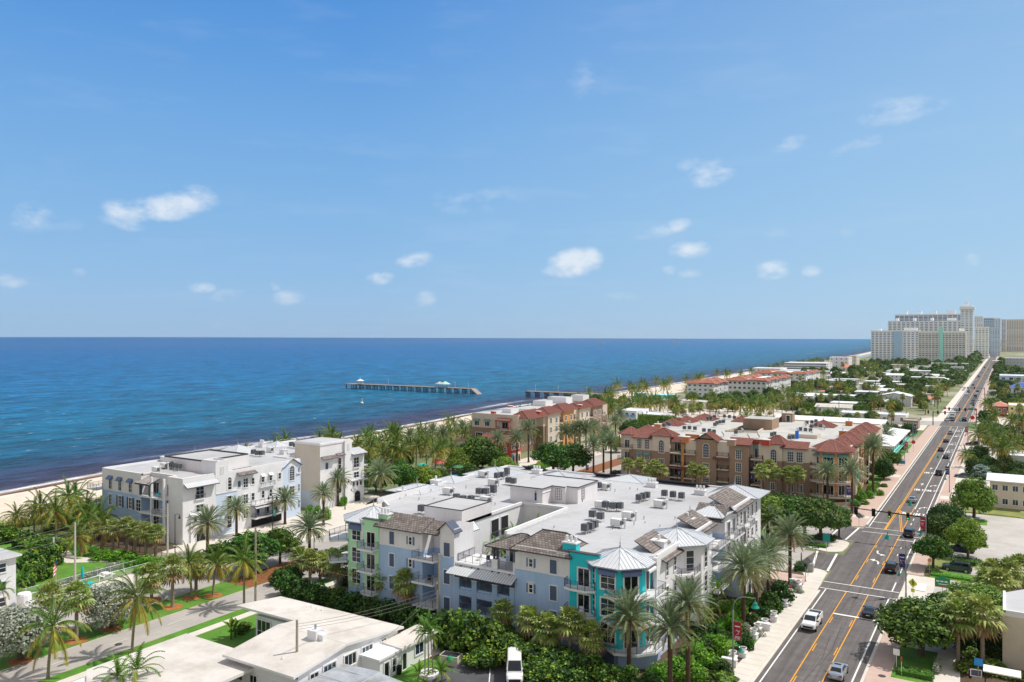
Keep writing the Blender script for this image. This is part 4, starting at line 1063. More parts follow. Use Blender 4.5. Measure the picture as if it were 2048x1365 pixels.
wskin(WE,WHITEW,0,12.98,0,8.0); wskin(WE,PALEBL,0,9.0,8.0,13.4,.035); wskin(WE,WHITEW,9.0,12.98,8.0,13.4,.04); wskin(WE,WHITEW,0,12.98,13.4,26.2); wskin(WE,PALEBL,0,12.98,26.2,31.6)
wskin(WE2,WHITEW,0,12.98,0,15.5); wskin(Fr((-149.6,139.5),(-141,139.5)),CREAM2,4.4,16.15); wskin(Fr((-149.6,139.5),(-141,139.5)),PALEG,0,4.39,d=.035); wskin(Fr((-149.6,133.2),(-149.6,139.5)),WHITEW,0,12.98); wskin(Fr((-141,133.2),(-149.6,133.2)),PALEBL,0,12.98); wskin(WJ,WHITEW,0,12.9)
walls(WB,[(-149.6,139.52),(-141.02,139.52),(-141.02,148.5),(-149.6,148.5)],[(13.01,16.2,WHITEW)],ROOFW,'upper_storey')
for f in (Fr((-149.6,139.45),(-141.0,139.45)),Fr((-141.02,139.5),(-141.02,147.4))): cornice(WB,f,15.6,.5,.18,WHITEW)
walls(WB,[(-145.5,109.4),(-140.9,109.4),(-140.9,112.6),(-145.5,112.6)],[(8.9,15.6,WHITEW)],ROOFW,'tower_wall'); parapet(WB,[(-145.3,109.6),(-141.1,109.6),(-141.1,112.4),(-145.3,112.4)],15.6,.25,.25,WHITEW,True)
window(WB,Fr((-140.9,109.4),(-140.9,112.6)),1.6,13.0,.9,1.5,3,4,False,None,TRIM,LILAC,name='grille')
walls(WB,[(-159,109.8),(-145.6,109.8),(-145.6,122),(-159,122)],[(13.01,15.3,LILAC)],ROOFW,'roof_box'); parapet(WB,[(-158.8,110),(-145.8,110),(-145.8,121.8),(-158.8,121.8)],15.3,.3,.25,TILED,True)
walls(WB,[(-141.02,147.5),(-140.5,147.5),(-140.5,150),(-141.02,150)],[(0,16.0,WHITEW)],ROOFW,'tower_wall'); walls(WB,[(-144,147.5),(-141.03,147.5),(-141.03,150.2),(-144,150.2)],[(13.0,16.0,WHITEW)],ROOFW,'tower_wall')
window(WB,Fr((-140.5,147.5),(-140.5,150)),1.25,13.4,.7,1.8,3,4,False,None,TRIM,LILAC,name='grille')
# street end: windows under dark awnings, shuttered pairs below
for px in (221,240,261):
 u = PX(px,101) + 168
 window(WB,WS,u,9.0,1.1,2.6,2,3); awning(WB,WS,u - .85,u + .85,11.95,.7,.7,SLATE,.1)
 window(WB,WS,u,5.6,1.1,2.3,2,3); window(WB,WS,u,1.4,1.1,1.8,2,2)
 if px > 221:
  for s in (-1,1): shutter(WB,WS,u + s * .95,5.5,.65,2.4,SLATED)
for z in (8.9,5.3): balcony(WB,[(-167.9,100.95),(-167.6,99.4),(-171.2,99.4),(-171.2,103.5),(-168.05,103.5)],z,t=.3,rail=RAIL if z > 6 else SLATED)
# corner loggia
for z in (8.9,5.5,2.1):
 mb = MB(); mb.box(-153.85,-145.65,100.4,103.15,z - .28,z,TRIM); mb.obj('floor_slab',WB)
 for u in (2.0,6.6): door(WB,WL,u,z + .02,1.8,2.4)
 mb = MB(); railing_mb(mb,[(-149.8,100.5),(-145.7,100.5)],z,1.05,RAIL); mb.obj('railing',WB)
mb = MB()
for x in (-153.6,-150.4): mb.box(x - .22,x + .22,100.5,100.9,9.0,11.6,SLATED)
mb.box(-153.7,-150.2,100.5,100.9,11.6,11.85,SLATED); mb.obj('terrace_post',WB)
window(WB,WS,13.2,5.4,1.6,2.4,2,3); shed(WB,Fr((-168,100.9),(-141,100.9)),13.6,18.4,1.1,11.6,-1.5,12.6,SHING,.3,.5,TRIM)
mb = MB(); mb.box(-150.0,-149.6,100.45,100.85,0,13,WHITEW); mb.obj('pier',WB); mb = MB(); mb.box(-145.9,-145.5,100.45,100.85,0,13,WHITEW); mb.obj('pier',WB)
# long front to the boulevard
def frontbay(fr,u,arch_low=True):
 window(WB,fr,u,8.7,1.9,2.5,2,3,d=.045); fbalc(WB,fr,u - 1.15,u + 1.15,.35,8.7,t=.2,h=.95); window(WB,fr,u,6.0,1.9,1.5,2,2,d=.045)
 for k in (-1.3,0,1.3): window(WB,fr,u + k,4.0,.7,1.2,1,1,True,TRIM,SLATE,GLASSD,d=.35)
 mb = MB(); mb.fbox(fr,u - 2.3,u + 2.3,.05,.35,0,5.3,WHITEW); mb.fbox(fr,u - 2.4,u + 2.4,.351,.5,3.0,3.5,TRIM); mb.obj('entrance_porch',WB)
 window(WB,fr,u,.05,2.2,2.7,1,1,True,TRIM,SLATE,DARK,d=.36,name='entrance_arch')
 shed(WB,fr,u - 2.5,u + 2.5,.9,5.5,.05,6.0,METAL,.1,.5)
frontbay(WE,4.0); gable = shed(WB,WE,.2,8.0,1.3,11.5,-1.6,13.2,METAL,.2,.45); frontbay(WE2,12.6); shed(WB,WE2,10.4,15.8,1.1,12.2,-2,13.4,METAL,.2,.45)
for z,h,a in ((9.3,2.7,True),(5.2,2.8,False),(1.2,2.6,False)): window(WB,WE,11.0 + .3,z,1.2,h,1,3,a,d=.045,glass=GLASSD)
cornice(WB,WE,8.8,.25,.15,TRIM,8.0,13.4,'string_course')
shed(WB,WE,13.2,18.2,1.1,12.1,-1.2,13.3,SHING); shed(WB,WE2,.2,5.0,1.2,12.3,-1,13.4,SHING); shed(WB,WE2,5.2,8.0,.9,12.6,-1,13.6,SHING)
for z in (9.1,5.6,2.4): window(WB,WE,15.6,z,1.3,2.0,2,3,d=.045)
shuttered(WB,WE,13.9,9.4,.8,1.4); shuttered(WB,WE2,2.2,9.6,1.0,1.6)
window(WB,WE2,6.6,9.0,1.2,2.9,1,2,True,d=.045,glass=GLASSD); window(WB,WE2,6.6,3.0,1.2,2.6,1,2,d=.045,glass=GLASSD)
for u in (17.6,20.4,22.6,25.2):
 window(WB,WE,u,9.5,.8,1.4,1,2,d=.045); window(WB,WE,u,6.0,.8,1.6,1,2,d=.045)
 if u in (20.4,22.6): awning(WB,WE,u - .6,u + .6,11.4,.5,.6,METAL,.05)
fbalc(WB,WE,19.4,23.6,.5,8.6,t=.2,h=.9); fbalc(WB,WE,17.0,26.0,1.5,5.2,t=.3,h=.9)
shed(WB,WE,17.0,26.0,2.0,4.4,.05,4.9,METAL,.12,.5); fbalc(WB,WE,17.0,26.0,1.6,2.3,t=.35,h=.9)
for i,u in enumerate((17.4,20.1,22.9,25.6)):
 mb = MB(); mb.fbox(WE,u - .12,u + .12,1.2,1.45,2.31,4.3,SLATE); mb.obj('post',WB)
for u in (19,21.6,24): door(WB,WE,u,2.35,1.0,1.8,1,d=.045)
mb = MB(); mb.fbox(WE,17.2,25.8,.045,.08,0,1.9,DARK); mb.obj('garage_mouth',WB)  # flat dark panel painted as the shade inside the garage
gable_prism(WB,WE,26.4,31.4,-1.5,.05,12.2,13.7,METAL,.14,.4,ribs=.45,wall=WHITEW)
window(WB,WE,28.9,8.6,1.5,3.4,2,5,True,d=.045); window(WB,WE,28.9,5.0,1.5,2.3,2,3,d=.045)
for s in (-1,1): shutter(WB,WE,28.9 + s * 1.25,4.9,.6,2.5,METAL)
mb = MB(); mb.fbox(WE,27.2,30.6,.04,.3,9.8,10.1,TRIM) if False else mb.fbox(WE,30.3,31.5,.04,.3,9.9,10.15,TRIM); mb.obj('string_course',WB)
FB_ = Fr((-145,133.2),(-141,133.2)); FBS = Fr((-141,133.2),(-145,133.2))
for z in (9.6,5.8,2.0): window(WB,WE,31.05,z,.5,1.7,1,2,False,None,TRIM,d=.045)
for z in (8.8,5.2,1.8): fbalc(WB,Fr((-141,155),(-168,157)),.2,3.5,1.6,z,t=.25)
for (x,y,s,za) in ((-164,121.5,3.6,14.6),(-164,134,4.4,14.9),(-164.5,147,2.5,14.3)): spire(WB,[(x - s,y - s),(x + s,y - s),(x + s,y + s),(x - s,y + s)],13.05,(x,y,za),METAL,.5)
for (px,py,pots) in ((328,921,0),(524,893,3),(456,922,2),(567,907,2),(383,893,0)):
 x,y = P(px,py,13.2); chimney(WB,max(x,-166.5),y,13.0,1.6,1.2,1.0,WHITEW,pots)
parapet(WB,[(-167.8,101.2),(-154,101.2),(-154,103.4),(-145.7,103.4),(-145.7,101.8),(-141.2,101.8),(-141.2,109)],13.0,.35,.4,LILAC); parapet(WB,[(-167.8,101.5),(-167.8,156.6)],13.0,.4,.4,WHITEW); parapet(WB,[(-141.2,113),(-141.2,133),(-149.8,133.0)],13.0,.3,.35,WHITEW)
# ================================================================ clay-roofed condominium (tan, orange and red fronts)
TB = bldg('condominium','tan and orange three-storey condominium with red clay tile hips and a pale flat roof',at=(-66,250))
tfp = [(-96.6,220),(-94,218),(-83.5,218),(-83.5,220),(-79,220),(-79,218),(-74,218),(-74,220.4),(-70.4,220.4),(-70.4,218),(-66,218),(-66,218)][:-1] + [(-66,218),(-66,220),(-62.2,220),(-62.2,218),(-36,218),(-34,220),(-34,286),(-97,286)]
tfp = [(-96.6,220),(-94,218),(-82,218),(-82,220.2),(-77.0,220.2),(-77.0,218),(-72.6,218),(-72.6,220.2),(-69.5,220.2),(-69.5,218),(-60.4,218),(-60.4,220.2),(-56.6,220.2),(-56.6,218),(-37,218),(-34.2,220.5),(-34.2,286),(-97,286)]
ZT = 13.0
walls(TB,tfp,[(0,9.0,TAUPE),(9.0,ZT,CREAM2)],ROOFB)
TS = Fr((-100,218),(-30,218)); ut = lambda px: PX(px,218) + 100
TSR = Fr((-100,220.2),(-30,220.2))
def tskin(fr,u0,u1,mat,z0=0,z1=ZT - .02,d=.04):
 mb = MB(); mb.fbox(fr,u0,u1,.002,d,z0,z1,mat); mb.obj('render_coat',TB)
def tshed(fr,u0,u1,zl=12.5,dl=.8,dh=-2.2,zh=14.2): shed(TB,fr,u0,u1,dl,zl,dh,zh,TERRA,.2,.38,TRIB,fascia=TILED)
def thip(poly,ze,ap): spire(TB,poly,ze,ap,TERRA,.38,TRIB,.075,.2,False)
def rc(u0,u1,d0,d1): return [TS.p(u0,d0,0)[:2],TS.p(u1,d0,0)[:2],TS.p(u1,d1,0)[:2],TS.p(u0,d1,0)[:2]]
def twin(fr,u,z,w=1.3,h=2.2,arch=False,sh=False,aw=False,d=.006):
 window(TB,fr,u,z,w,h,3,4 if h > 1.6 else 3,arch,CREAM2,TRIM,d=d)
 if sh:
  for s in (-1,1): shutter(TB,fr,u + s * (w / 2 + .42),z - .05,.6,h + .1,TEALG)
 if aw: awning(TB,fr,u - w / 2 - .25,u + w / 2 + .25,z + h + .5,.6,.7,TEALG,.1)
# corner tower, left
c = (-95,221); walls(TB,octo(c,2.9),[(0,13.2,CREAM2)],ROOFB,'tower_wall'); thip(octo(c,3.9),13.2,(c[0],c[1],15.2))
f = oface(octo(c,2.9),5); 
for z in (9.3,5.8): door(TB,f,f.L / 2,z,1.7,2.3); balcony(TB,[(-97.5,218.6),(-97.5,216.6),(-93,216.4),(-93.0,217.9)],z,t=.3,mat=CREAM2,rail=RAILD,gap=.16)
mb = MB(); mb.tube((-97,217.2,9.3),(-97,217.2,13),.18,.18,REDW,6); mb.obj('post',TB)
# bays left to right
for u in (ut(1279),ut(1294)):
 twin(TS,u,9.3,1.4,2.8); twin(TS,u,6.2,1.4,1.6,aw=True); twin(TS,u,2.5,1.4,1.7)
tshed(TS,ut(1265),ut(1306))
thip(rc(ut(1300),ut(1348),.9,-5),13.5,[TS.p(ut(1322),-1.6,15.6),TS.p(ut(1326),-1.8,15.6)])
mb = MB(); mb.fbox(TS,ut(1306),ut(1341),.002,.5,0,9.0,TAUPE); mb.fbox(TS,ut(1306),ut(1341),.002,.5,9.0,13.4,CREAM2); mb.obj('bay',TB)
twin(TS,ut(1324),8.6,1.6,3.7,True,d=.51); twin(TS,ut(1324),4.4,1.6,2.5,sh=True,d=.51); twin(TS,ut(1324),1.6,1.6,1.6,d=.51)
def recess(pa,pb,mat,awn=True,cap=None,rail=RAILD):
 a,b_ = ut(pa),ut(pb)
 tskin(TSR,a + .05,b_ - .05,mat,0,13.3)
 mb = MB(); mb.fbox(TSR,a + .3,b_ - .3,.041,.049,2.2,12.0,DARK); mb.obj('recess_shade_panel',TB)  # flat near-black panel, the recess shade put into its colour
 for z in (9.0,5.5,2.1):
  door(TB,TSR,(a + b_) / 2,z + .05,min(2.6,b_ - a - .6),2.5,3,d=.05,frame=TRIM)
  fbalc(TB,TS,a + .1,b_ - .1,1.0 if z < 9 else .9,z,t=.3,mat=CREAM2,rail=rail,gap=.11)
  mb = MB(); mb.fbox(TS,a + .02,b_ - .02,-2.15,0,z - .28,z - .02,CREAM2); mb.obj('floor_slab',TB)
 if awn: awning(TB,TSR,a + .3,b_ - .3,12.6,.9,1.0,TEALG,.15)
recess(1341,1364,OCHRE,False); tshed(TS,ut(1343),ut(1372),12.0,.9,-.6,13.4)
tskin(TS,ut(1363),ut(1369),OCHRE,0,13.0,.35)
recess(1369,1393,OCHRE); 
mb = MB(); mb.fbox(TSR,ut(1366),ut(1394),.05,.3,12.9,14.2,ORNG); mb.obj('parapet',TB)
shed(TB,TS,ut(1334),ut(1376),1.6,4.6,.05,5.1,TERRA,.14,.38,TRIB); shed(TB,TS,ut(1428),ut(1460),1.5,8.3,.05,8.9,TERRA,.14,.38,TRIB)
mb = MB(); mb.fbox(TS,ut(1393),ut(1434),.002,.4,0,13.6,TANW); mb.obj('bay',TB)
gable_prism(TB,TS,ut(1393),ut(1434),-4.5,.4,13.3,15.2,TERRA,.2,.6,ribs=.4,ribmat=TRIB,wall=TANW)
twin(TS,ut(1413),8.3,1.7,3.9,True,d=.41); twin(TS,ut(1413),4.3,1.7,2.4,d=.41); twin(TS,ut(1413),1.4,1.7,1.6,d=.41)
recess(1434,1459,TANW)
mb = MB(); mb.fbox(TS,ut(1459),ut(1498),.002,.4,0,13.0,TANW); mb.obj('bay',TB); tshed(TS,ut(1457),ut(1503),12.6,1.1)
for z,h in ((8.6,2.5),(5.1,2.4),(1.6,2.4)): twin(TS,ut(1478),z,1.5,h,sh=z < 8,aw=z > 8,d=.41)
recess(1502,1527,REDW)
mb = MB(); mb.fbox(TSR,ut(1498),ut(1529),.05,.3,12.9,14.0,REDW); mb.obj('parapet',TB)
thip(rc(ut(1520),ut(1572),.9,-5),13.4,[TS.p(ut(1550),-1.8,15.5),TS.p(ut(1556),-2.0,15.5)])
mb = MB(); mb.fbox(TS,ut(1528),ut(1565),.002,.5,0,8.9,TAUPE); mb.fbox(TS,ut(1528),ut(1565),.002,.5,8.9,13.3,CREAM2); mb.obj('bay',TB)
twin(TS,ut(1548),8.4,1.6,3.6,True,d=.51); twin(TS,ut(1548),4.6,1.6,2.3,sh=True,d=.51); twin(TS,ut(1548),1.2,1.6,1.9,d=.51)
tshed(TS,ut(1562),ut(1617),12.6,1.0)
for px in (1581,1599): twin(TS,ut(px),8.8,1.6,2.8); twin(TS,ut(px),5.3,1.6,2.0,aw=True); twin(TS,ut(px),1.0,1.6,2.1)
for (pa,pb) in ((1265,1306),(1562,1617)):
 cornice(TB,TS,8.95,.1,.1,CREAM2,ut(pa) + .2,ut(pb) - .4,'string_course')
# right corner tower with sweeping balconies
c = (-38.6,221.5); walls(TB,octo(c,5.0),[(0,12.4,OCHRE)],ROOFB,'tower_wall'); thip(octo(c,6.0),12.5,[(c[0] - .5,c[1],15.0),(c[0] + .5,c[1],15.0)])
op = octo(c,5.0)
for i in (4,5,6):
 f = oface(op,i)
 for z in (8.5,5.0,1.4): door(TB,f,f.L / 2,z,2.6,2.5,3)
 awning(TB,f,f.L / 2 - 1.6,f.L / 2 + 1.6,12.0,.7,.8,TEALG,.2)
for z in (8.4,4.9,1.2): balcony(TB,[(-43.4,218.0)] + [(c[0] + 6.6 * cos(R(a)),c[1] + 6.6 * sin(R(a))) for a in (-130,-110,-90,-70,-50,-30)] + [(-34.1,221.0)],z,t=.4,mat=CREAM2,rail=RAILD,gap=.16)
# avenue front: a flight of small hips
TE = Fr((-34.2,220.5),(-34.2,286))
tskin(TE,0,12,CREAM2); tskin(TE,12,20,OCHRE); tskin(TE,20,30,REDW); tskin(TE,30,44,CREAM2); tskin(TE,44,55,OCHRE); tskin(TE,55,65.5,CREAM2)
for k,u in enumerate((10.0,19.5,28.5,40.5,50.0)):
 a,b_ = u - 4.2,u + 4.2
 thip([TE.p(a,.9,0)[:2],TE.p(b_,.9,0)[:2],TE.p(b_,-6.5,0)[:2],TE.p(a,-6.5,0)[:2]],13.1,[TE.p(u,-2.4,15.2),TE.p(u,-3.2,15.2)])
 mb = MB(); mb.fbox(TE,u - 2.9,u + 2.9,.05,.5,0,12.9,(CREAM2,OCHRE,CREAM2,TANW,CREAM2)[k]); mb.obj('bay',TB)
 for z in (9.0,5.4,1.8): twin(TE,u,z,1.5,2.4,arch=z > 8,d=.51)
 for z in (9.0,5.4,2.0):
  fbalc(TB,TE,u + 3.0,u + 6.0,1.2,z,t=.3,mat=CREAM2,rail=RAILD,gap=.2); door(TB,TE,u + 4.6,z + .05,1.8,2.4,2,d=.05)
thip([TE.p(1.5,.8,0)[:2],TE.p(7.5,.8,0)[:2],TE.p(7.5,-5,0)[:2],TE.p(1.5,-5,0)[:2]],12.6,[TE.p(4.5,-2,14.2),TE.p(4.5,-2.4,14.2)])
# hips along the back and side
for (px,py,s) in ((1296,851,4.0),(1344,838,3.6),(1373,832,3.4),(1409,828,4.2),(1484,832,3.0),(1647,841,3.8)):
 x,y = P(px,py,15.0); spire(TB,[(x - s,y - s),(x + s,y - s),(x + s,y + s),(x - s,y + s)],13.05,(x,y,15.1),TERRA,.4,TRIB,.075,.2,True)
for (px,py,mt,pots) in ((1316,852,ORNG,1),(1359,838,ORNG,1),(1372,878,ORNG,0),(1463,884,TANW,0),(1532,884,REDW,0),(1698,846,ORNG,1),(1686,866,ORNG,1)):
 x,y = P(px,py,14); chimney(TB,x,y,13.0,2.0,1.4,1.5,mt,pots)
# stair heads, planted light well
def pen(px,py,sx,sy,h,mat,z=13.0,roof=ROOFB,par=TB,name='roof_house'):
 x,y = P(px,py,z); walls(par,[(x,y),(x + sx,y),(x + sx,y + sy),(x,y + sy)],[(z + .003,z + h,mat)],roof,name); return x,y
x,y = pen(1486,857,9.0,9,3.2,TANW)
f = Fr((x,y),(x + 9,y))
for u in (2.4,6.4): window(TB,f,u,14.0,1.0,1.6,2,3,False,None,TAUPE,TANW,name='grille')
x,y = pen(1563,844,3.6,3.6,3.0,TANW); door(TB,Fr((x,y),(x + 3.6,y)),2.2,13.05,1.3,2.2,1)
mb = MB(); x1,y1 = P(1562,845,13); x2,y2 = P(1548,848,13); mb.hexa([(x2,y2,13.05),(x1,y1,13.05),(x1,y1 + 1.5,13.05),(x2,y2 + 1.5,13.05),(x2,y2,13.3),(x1,y1,15),(x1,y1 + 1.5,15),(x2,y2 + 1.5,13.3)],RAILD); mb.obj('roof_stair',TB)
pen(1576,875,8,5,1.1,CREAM2)
q = [P(1452,864,13),P(1515,866,13),P(1546,848,13),P(1504,848,13)]
mb = MB(); mb.sheet(q,13.01,DARK); mb.obj('light_well',TB); parapet(TB,q,13.0,.5,.4,CREAM2,True)  # flat dark sheet painted as the shade down the well
parapet(TB,[(-96.9,224),(-96.9,285.8),(-34.4,285.8),(-34.4,224)],13.0,.35,.4,CREAM2)
mb = MB(); mb.box(-92.5,-83,217.9,218.05,.0,.3,TAUPE); mb.obj('plinth',TB)
# ================================================================ clay-roofed block on the beach
DB = bldg('apartment_building','beige beachfront apartment building with taupe lower floors and long pinkish tile roofs',at=(-155,275))
walls(DB,[(-168.5,244),(-148.6,244),(-148.6,258),(-146,258),(-146,314),(-168.5,314)],[(0,8.6,TAUPE),(8.6,13.3,CREAM2)],ROOFW)
DS = Fr((-168.5,244),(-148.6,244)); DE = Fr((-146,258),(-146,314)); DE0 = Fr((-148.6,244),(-148.6,258))
parapet(DB,[(-168.3,244.2),(-148.8,244.2),(-148.8,257.8)],13.3,.5,.4,CREAM2)
for u in (2.2,6.8): window(DB,DS,u,9.2,2.0,1.6,3,1); awning(DB,DS,u - 1.3,u + 1.3,11.8,.7,.9,TEALG,.1); door(DB,DS,u + 1,4.5,3,2.2,4)
door(DB,DS,14.6,8.7,2.6,2.4,2); fbalc(DB,DS,11.6,17.2,2.0,8.5,t=.3,mat=CREAM2,rail=RAILD,gap=.2); shed(DB,DS,11.4,17.4,2.2,11.8,.05,12.5,TERRA,.2,.5,TRIB)
for u in (11.8,17): 
 mb = MB(); mb.fbox(DS,u - .15,u + .15,1.7,2.0,8.51,11.8,REDW); mb.obj('post',DB)
for u,mt in ((2,CREAM2),(14,OCHRE),(28,CREAM2),(40,TANW)):
 mb = MB(); mb.fbox(DE,u,u + 9,.004,.9,0,13.2,mt); mb.obj('bay',DB)
 for z in (9.4,6,2.6):
  for k in (2.2,6.6): window(DB,DE,u + k,z,1.4,2.0,2,3,d=.905)
  fbalc(DB,DE,u + 9.3,u + 11.7,1.2,z - .5,t=.3,mat=CREAM2,rail=RAILD,gap=.22); door(DB,DE,u + 10.5,z - .4,1.8,2.2)
def dhip(u0,u1,ze=13.3,za=15.4,d1=-7):
 c0 = (u0 + u1) / 2; w_ = (u1 - u0) / 2 - 2.6; spire(DB,[DE.p(u0,1.7,0)[:2],DE.p(u1,1.7,0)[:2],DE.p(u1,d1,0)[:2],DE.p(u0,d1,0)[:2]],ze,[DE.p(c0 - w_,-2.6,za),DE.p(c0 + w_,-2.6,za)],TERRA,.5,TRIB,.08,.25,False)
dhip(-13.5,1.2,12.8,15.2); dhip(1.5,12.0); dhip(13.0,25.0,13.4,15.8); dhip(27,38.5); dhip(39.5,52,13.5,15.8)
for z in (9.4,6,2.6):
 for k in (3,8,11.5): window(DB,DE0,k,z,1.5,1.9,2,3)
for (px,py,w_,h) in ((1066,812,6,2.2),(1095,806,9,2.6),(1142,802,6,2.6),(1004,826,4,1.6),(1030,824,6,1.3)): pen(px,py,w_,6,h,WHITEW,13.3,ROOFW,DB)
for (px,py) in ((987,826),(1021,815),(1089,802),(1160,813),(1077,826)):
 x,y = P(px,py,14); chimney(DB,x,y,13.3,1.6,1.3,1.2,REDW,0)
# low red arcade house in front of it
RB = bldg('arcade_house','small red house with white arches and a clay tile gable beside the palms','house',at=(-141,228))
x0 = -146; y0 = 224
walls(RB,[(-152,224),(-139.5,224),(-139.5,231),(-152,231)],[(0,7.2,REDW)],TILED)
RF = Fr((-139.5,224),(-139.5,231)); RS = Fr((-152,224),(-139.5,224))
gable_prism(RB,RF,0,7,-12.5,.02,7.1,8.9,TERRA,.2,.4,ribs=.5,ribmat=TRIB,wall=REDW)
mb = MB(); mb.fbox(RF,.6,6.4,.01,.35,0,3.2,CREAM2); mb.obj('porch',RB)
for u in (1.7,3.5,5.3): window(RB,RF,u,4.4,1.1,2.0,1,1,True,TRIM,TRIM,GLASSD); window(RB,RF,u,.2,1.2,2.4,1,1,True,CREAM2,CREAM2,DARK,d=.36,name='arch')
window(RB,RS,10.8,3.6,1,1.6,2,2); shed(RB,RS,1,9,3.5,5.2,.05,7.2,TERRA,.2,.5,TRIB)
walls(RB,[(-170,232),(-150,232),(-150,240),(-170,240)],[(0,4.6,CREAM2)],TERRA,'annexe'); 
# ================================================================ near houses
HS = bldg('house','single-storey white house with pale gravel low-pitched roofs and a square chimney','house',at=(-77,72))
HW = M('house_white',(232,232,236),.85,.04,.5,.2,14,streak=.04)
walls(HS,[(-87.6,74.6),(-80.5,74.6),(-78.6,73.6),(-78.6,63.2),(-67.3,63.2),(-67.3,80.4),(-87.6,80.4)],[(0,3.7,HW)],HW)
mb = MB(); mb.prism([(-67.32,63.2),(-67.32,80.4),(-67.8,80.4),(-67.8,63.2)],3.6,3.95,HW)
mb.hexa([(-67.8,63.2,3.7),(-67.3,63.2,3.7),(-67.3,70.6,3.7),(-67.8,70.6,3.7),(-67.8,63.2,3.98),(-67.3,63.2,3.98),(-67.3,70.6,5.0),(-67.8,70.6,5.0)],HW)
mb.hexa([(-67.8,70.6,3.7),(-67.3,70.6,3.7),(-67.3,80.4,3.7),(-67.8,80.4,3.7),(-67.8,70.6,5.0),(-67.3,70.6,5.0),(-67.3,80.4,3.98),(-67.8,80.4,3.98)],HW); mb.obj('gable_wall',HS)
def plane(par,pts,mat=BARE,t=.28,name='roof',edge=None):
 mb = MB(); b_ = [(x,y,z - t) for x,y,z in pts]; mb.face(pts,mat); mb.face(b_[::-1],edge or TRIM)
 n = len(pts)
 for i in range(n): mb.face([b_[i],b_[(i + 1) % n],pts[(i + 1) % n],pts[i]],edge or TRIM)
 return mb.obj(name,par)
zr = lambda y: 5.3 - abs(y - 70.6) * (1.15 / 10.0)
plane(HS,[(-90.2,73.4,zr(73.4)),(-78.9,73.4,zr(73.4)),(-66.9,73.4,zr(73.4)),(-66.9,81.2,zr(81.2)),(-90.0,81.2,zr(81.2))])
plane(HS,[(-78.9,70.6,5.3),(-66.9,70.6,5.3),(-66.9,73.38,zr(73.38)),(-78.9,73.38,zr(73.38))]); plane(HS,[(-78.9,62.2,zr(62.2)),(-66.9,62.2,zr(62.2)),(-66.9,70.58,5.29),(-78.9,70.58,5.29)])
# taller glazed end towards the boulevard
F1 = Fr((-87.6,74.55),(-78.6,74.55)); window(HS,F1,1.7,.3,2.6,3.0,3,2,glass=GLASSD); window(HS,F1,4.9,1.0,.8,1.0,1,2); window(HS,F1,6.9,.9,1.0,1.2,2,2)
FE1 = Fr((-67.3,63.2),(-67.3,80.4))
for px,w_,h in ((628,1.3,1.2),(659,2.0,1.4),(700,2.0,1.4),(734,1.9,1.4),(767,1.0,1.3)):
 u = PY(px,-67.3) - 63.2
 if 0 < u < 17: window(HS,FE1,u,2.3,w_,min(h,1.4),3 if w_ > 1.5 else 2,1,trim=TRIM,glass=GLASS)
FS1 = Fr((-78.6,63.2),(-67.3,63.2))
for u in (1.5,4.0,8.0): window(HS,FS1,u,1.4,1.2,1.1,2,1)
x,y = P(631,1280,5); 
mb = MB(); mb.box(x - .75,x + .75,y - .65,y + .65,4.2,6.3,HW); mb.box(x + .78,x + 1.5,y - .3,y + .5,4.2,5.9,HW); o = mb.obj('chimney',HS); mb = MB(); mb.tube((x,y,6.3),(x,y,6.9),.14,.14,METALD,8); mb.obj('flue',o)
for (px,py) in ((623,1211),(633,1216),(644,1218),(565,1320)):
 x,y = P(px,py,4.5); mb = MB(); mb.lathe([(.16,0),(.16,.12),(.07,.14),(.07,.3)],HW,8,(x,y,zr(y))); mb.obj('roof_vent',HS)
AN = bldg('house_annexe','low white annexe with a pale roof joined to the end of the gravel-roofed house','annexe',at=(-64.5,79))
walls(AN,[(-67.28,73.5),(-64.3,73.5),(-64.3,84),(-67.28,84)],[(0,2.9,HW)],HW); plane(AN,[(-67.3,77.2,3.3),(-63.9,77.2,3.1),(-63.9,84.6,3.1),(-67.3,84.6,3.3)]); plane(AN,[(-67.27,73.2,3.05),(-64.1,73.2,3.0),(-64.1,77.1,3.0),(-67.27,77.1,3.05)],HW)
FA = Fr((-64.3,73.5),(-64.3,84)); door(AN,FA,1.2,.1,.9,2.1,1); window(AN,FA,2.6,.5,.7,1.7,1,2); window(AN,FA,7.6,1.1,1.7,1.4,2,1); window(AN,FA,4.6,.1,.8,2.1,1,1,glass=GLASSD)
H2 = bldg('house','white house with one broad pale flat roof at the bottom left edge of the picture','house',at=(-84,58))
walls(H2,[(-89.4,44),(-79,44),(-79,64.6),(-89.4,64.6)],[(0,3.1,HW)],HW); plane(H2,[(-90.6,52.6,3.4),(-74.5,43,3.4),(-74.5,65.8,3.4),(-90.6,65.8,3.4)],t=.34)
for u in (3,8,13): window(H2,Fr((-89.4,64.6),(-89.4,44)),u,.8,1.4,1.4,2,2)
SHD = bldg('shed','low shed with a patched silver-grey metal roof below the white house wall','shed',at=(-61,66)); PATCH = M('patched_roof',(188,192,198),.5,.18,.5,.2,5,metal=.25,dark=(140,136,134))
walls(SHD,[(-66.4,58),(-56.8,58),(-56.8,69.2),(-66.4,69.2)],[(0,3.0,HW)],HW)
plane(SHD,[(-66.9,57,3.2),(-61,57,3.5),(-61,69.9,3.5),(-66.9,69.9,3.2)],PATCH,.12); plane(SHD,[(-60.98,57,3.45),(-56,57,3.1),(-56,69.7,3.1),(-60.98,69.7,3.45)],PATCH,.12)
mb = MB(); 
for k in range(5): mb.box(-66.8,-61.05,58.5 + 2.4 * k,58.56 + 2.4 * k,3.4,3.44,METALD)
mb.obj('roof_seam',SHD)
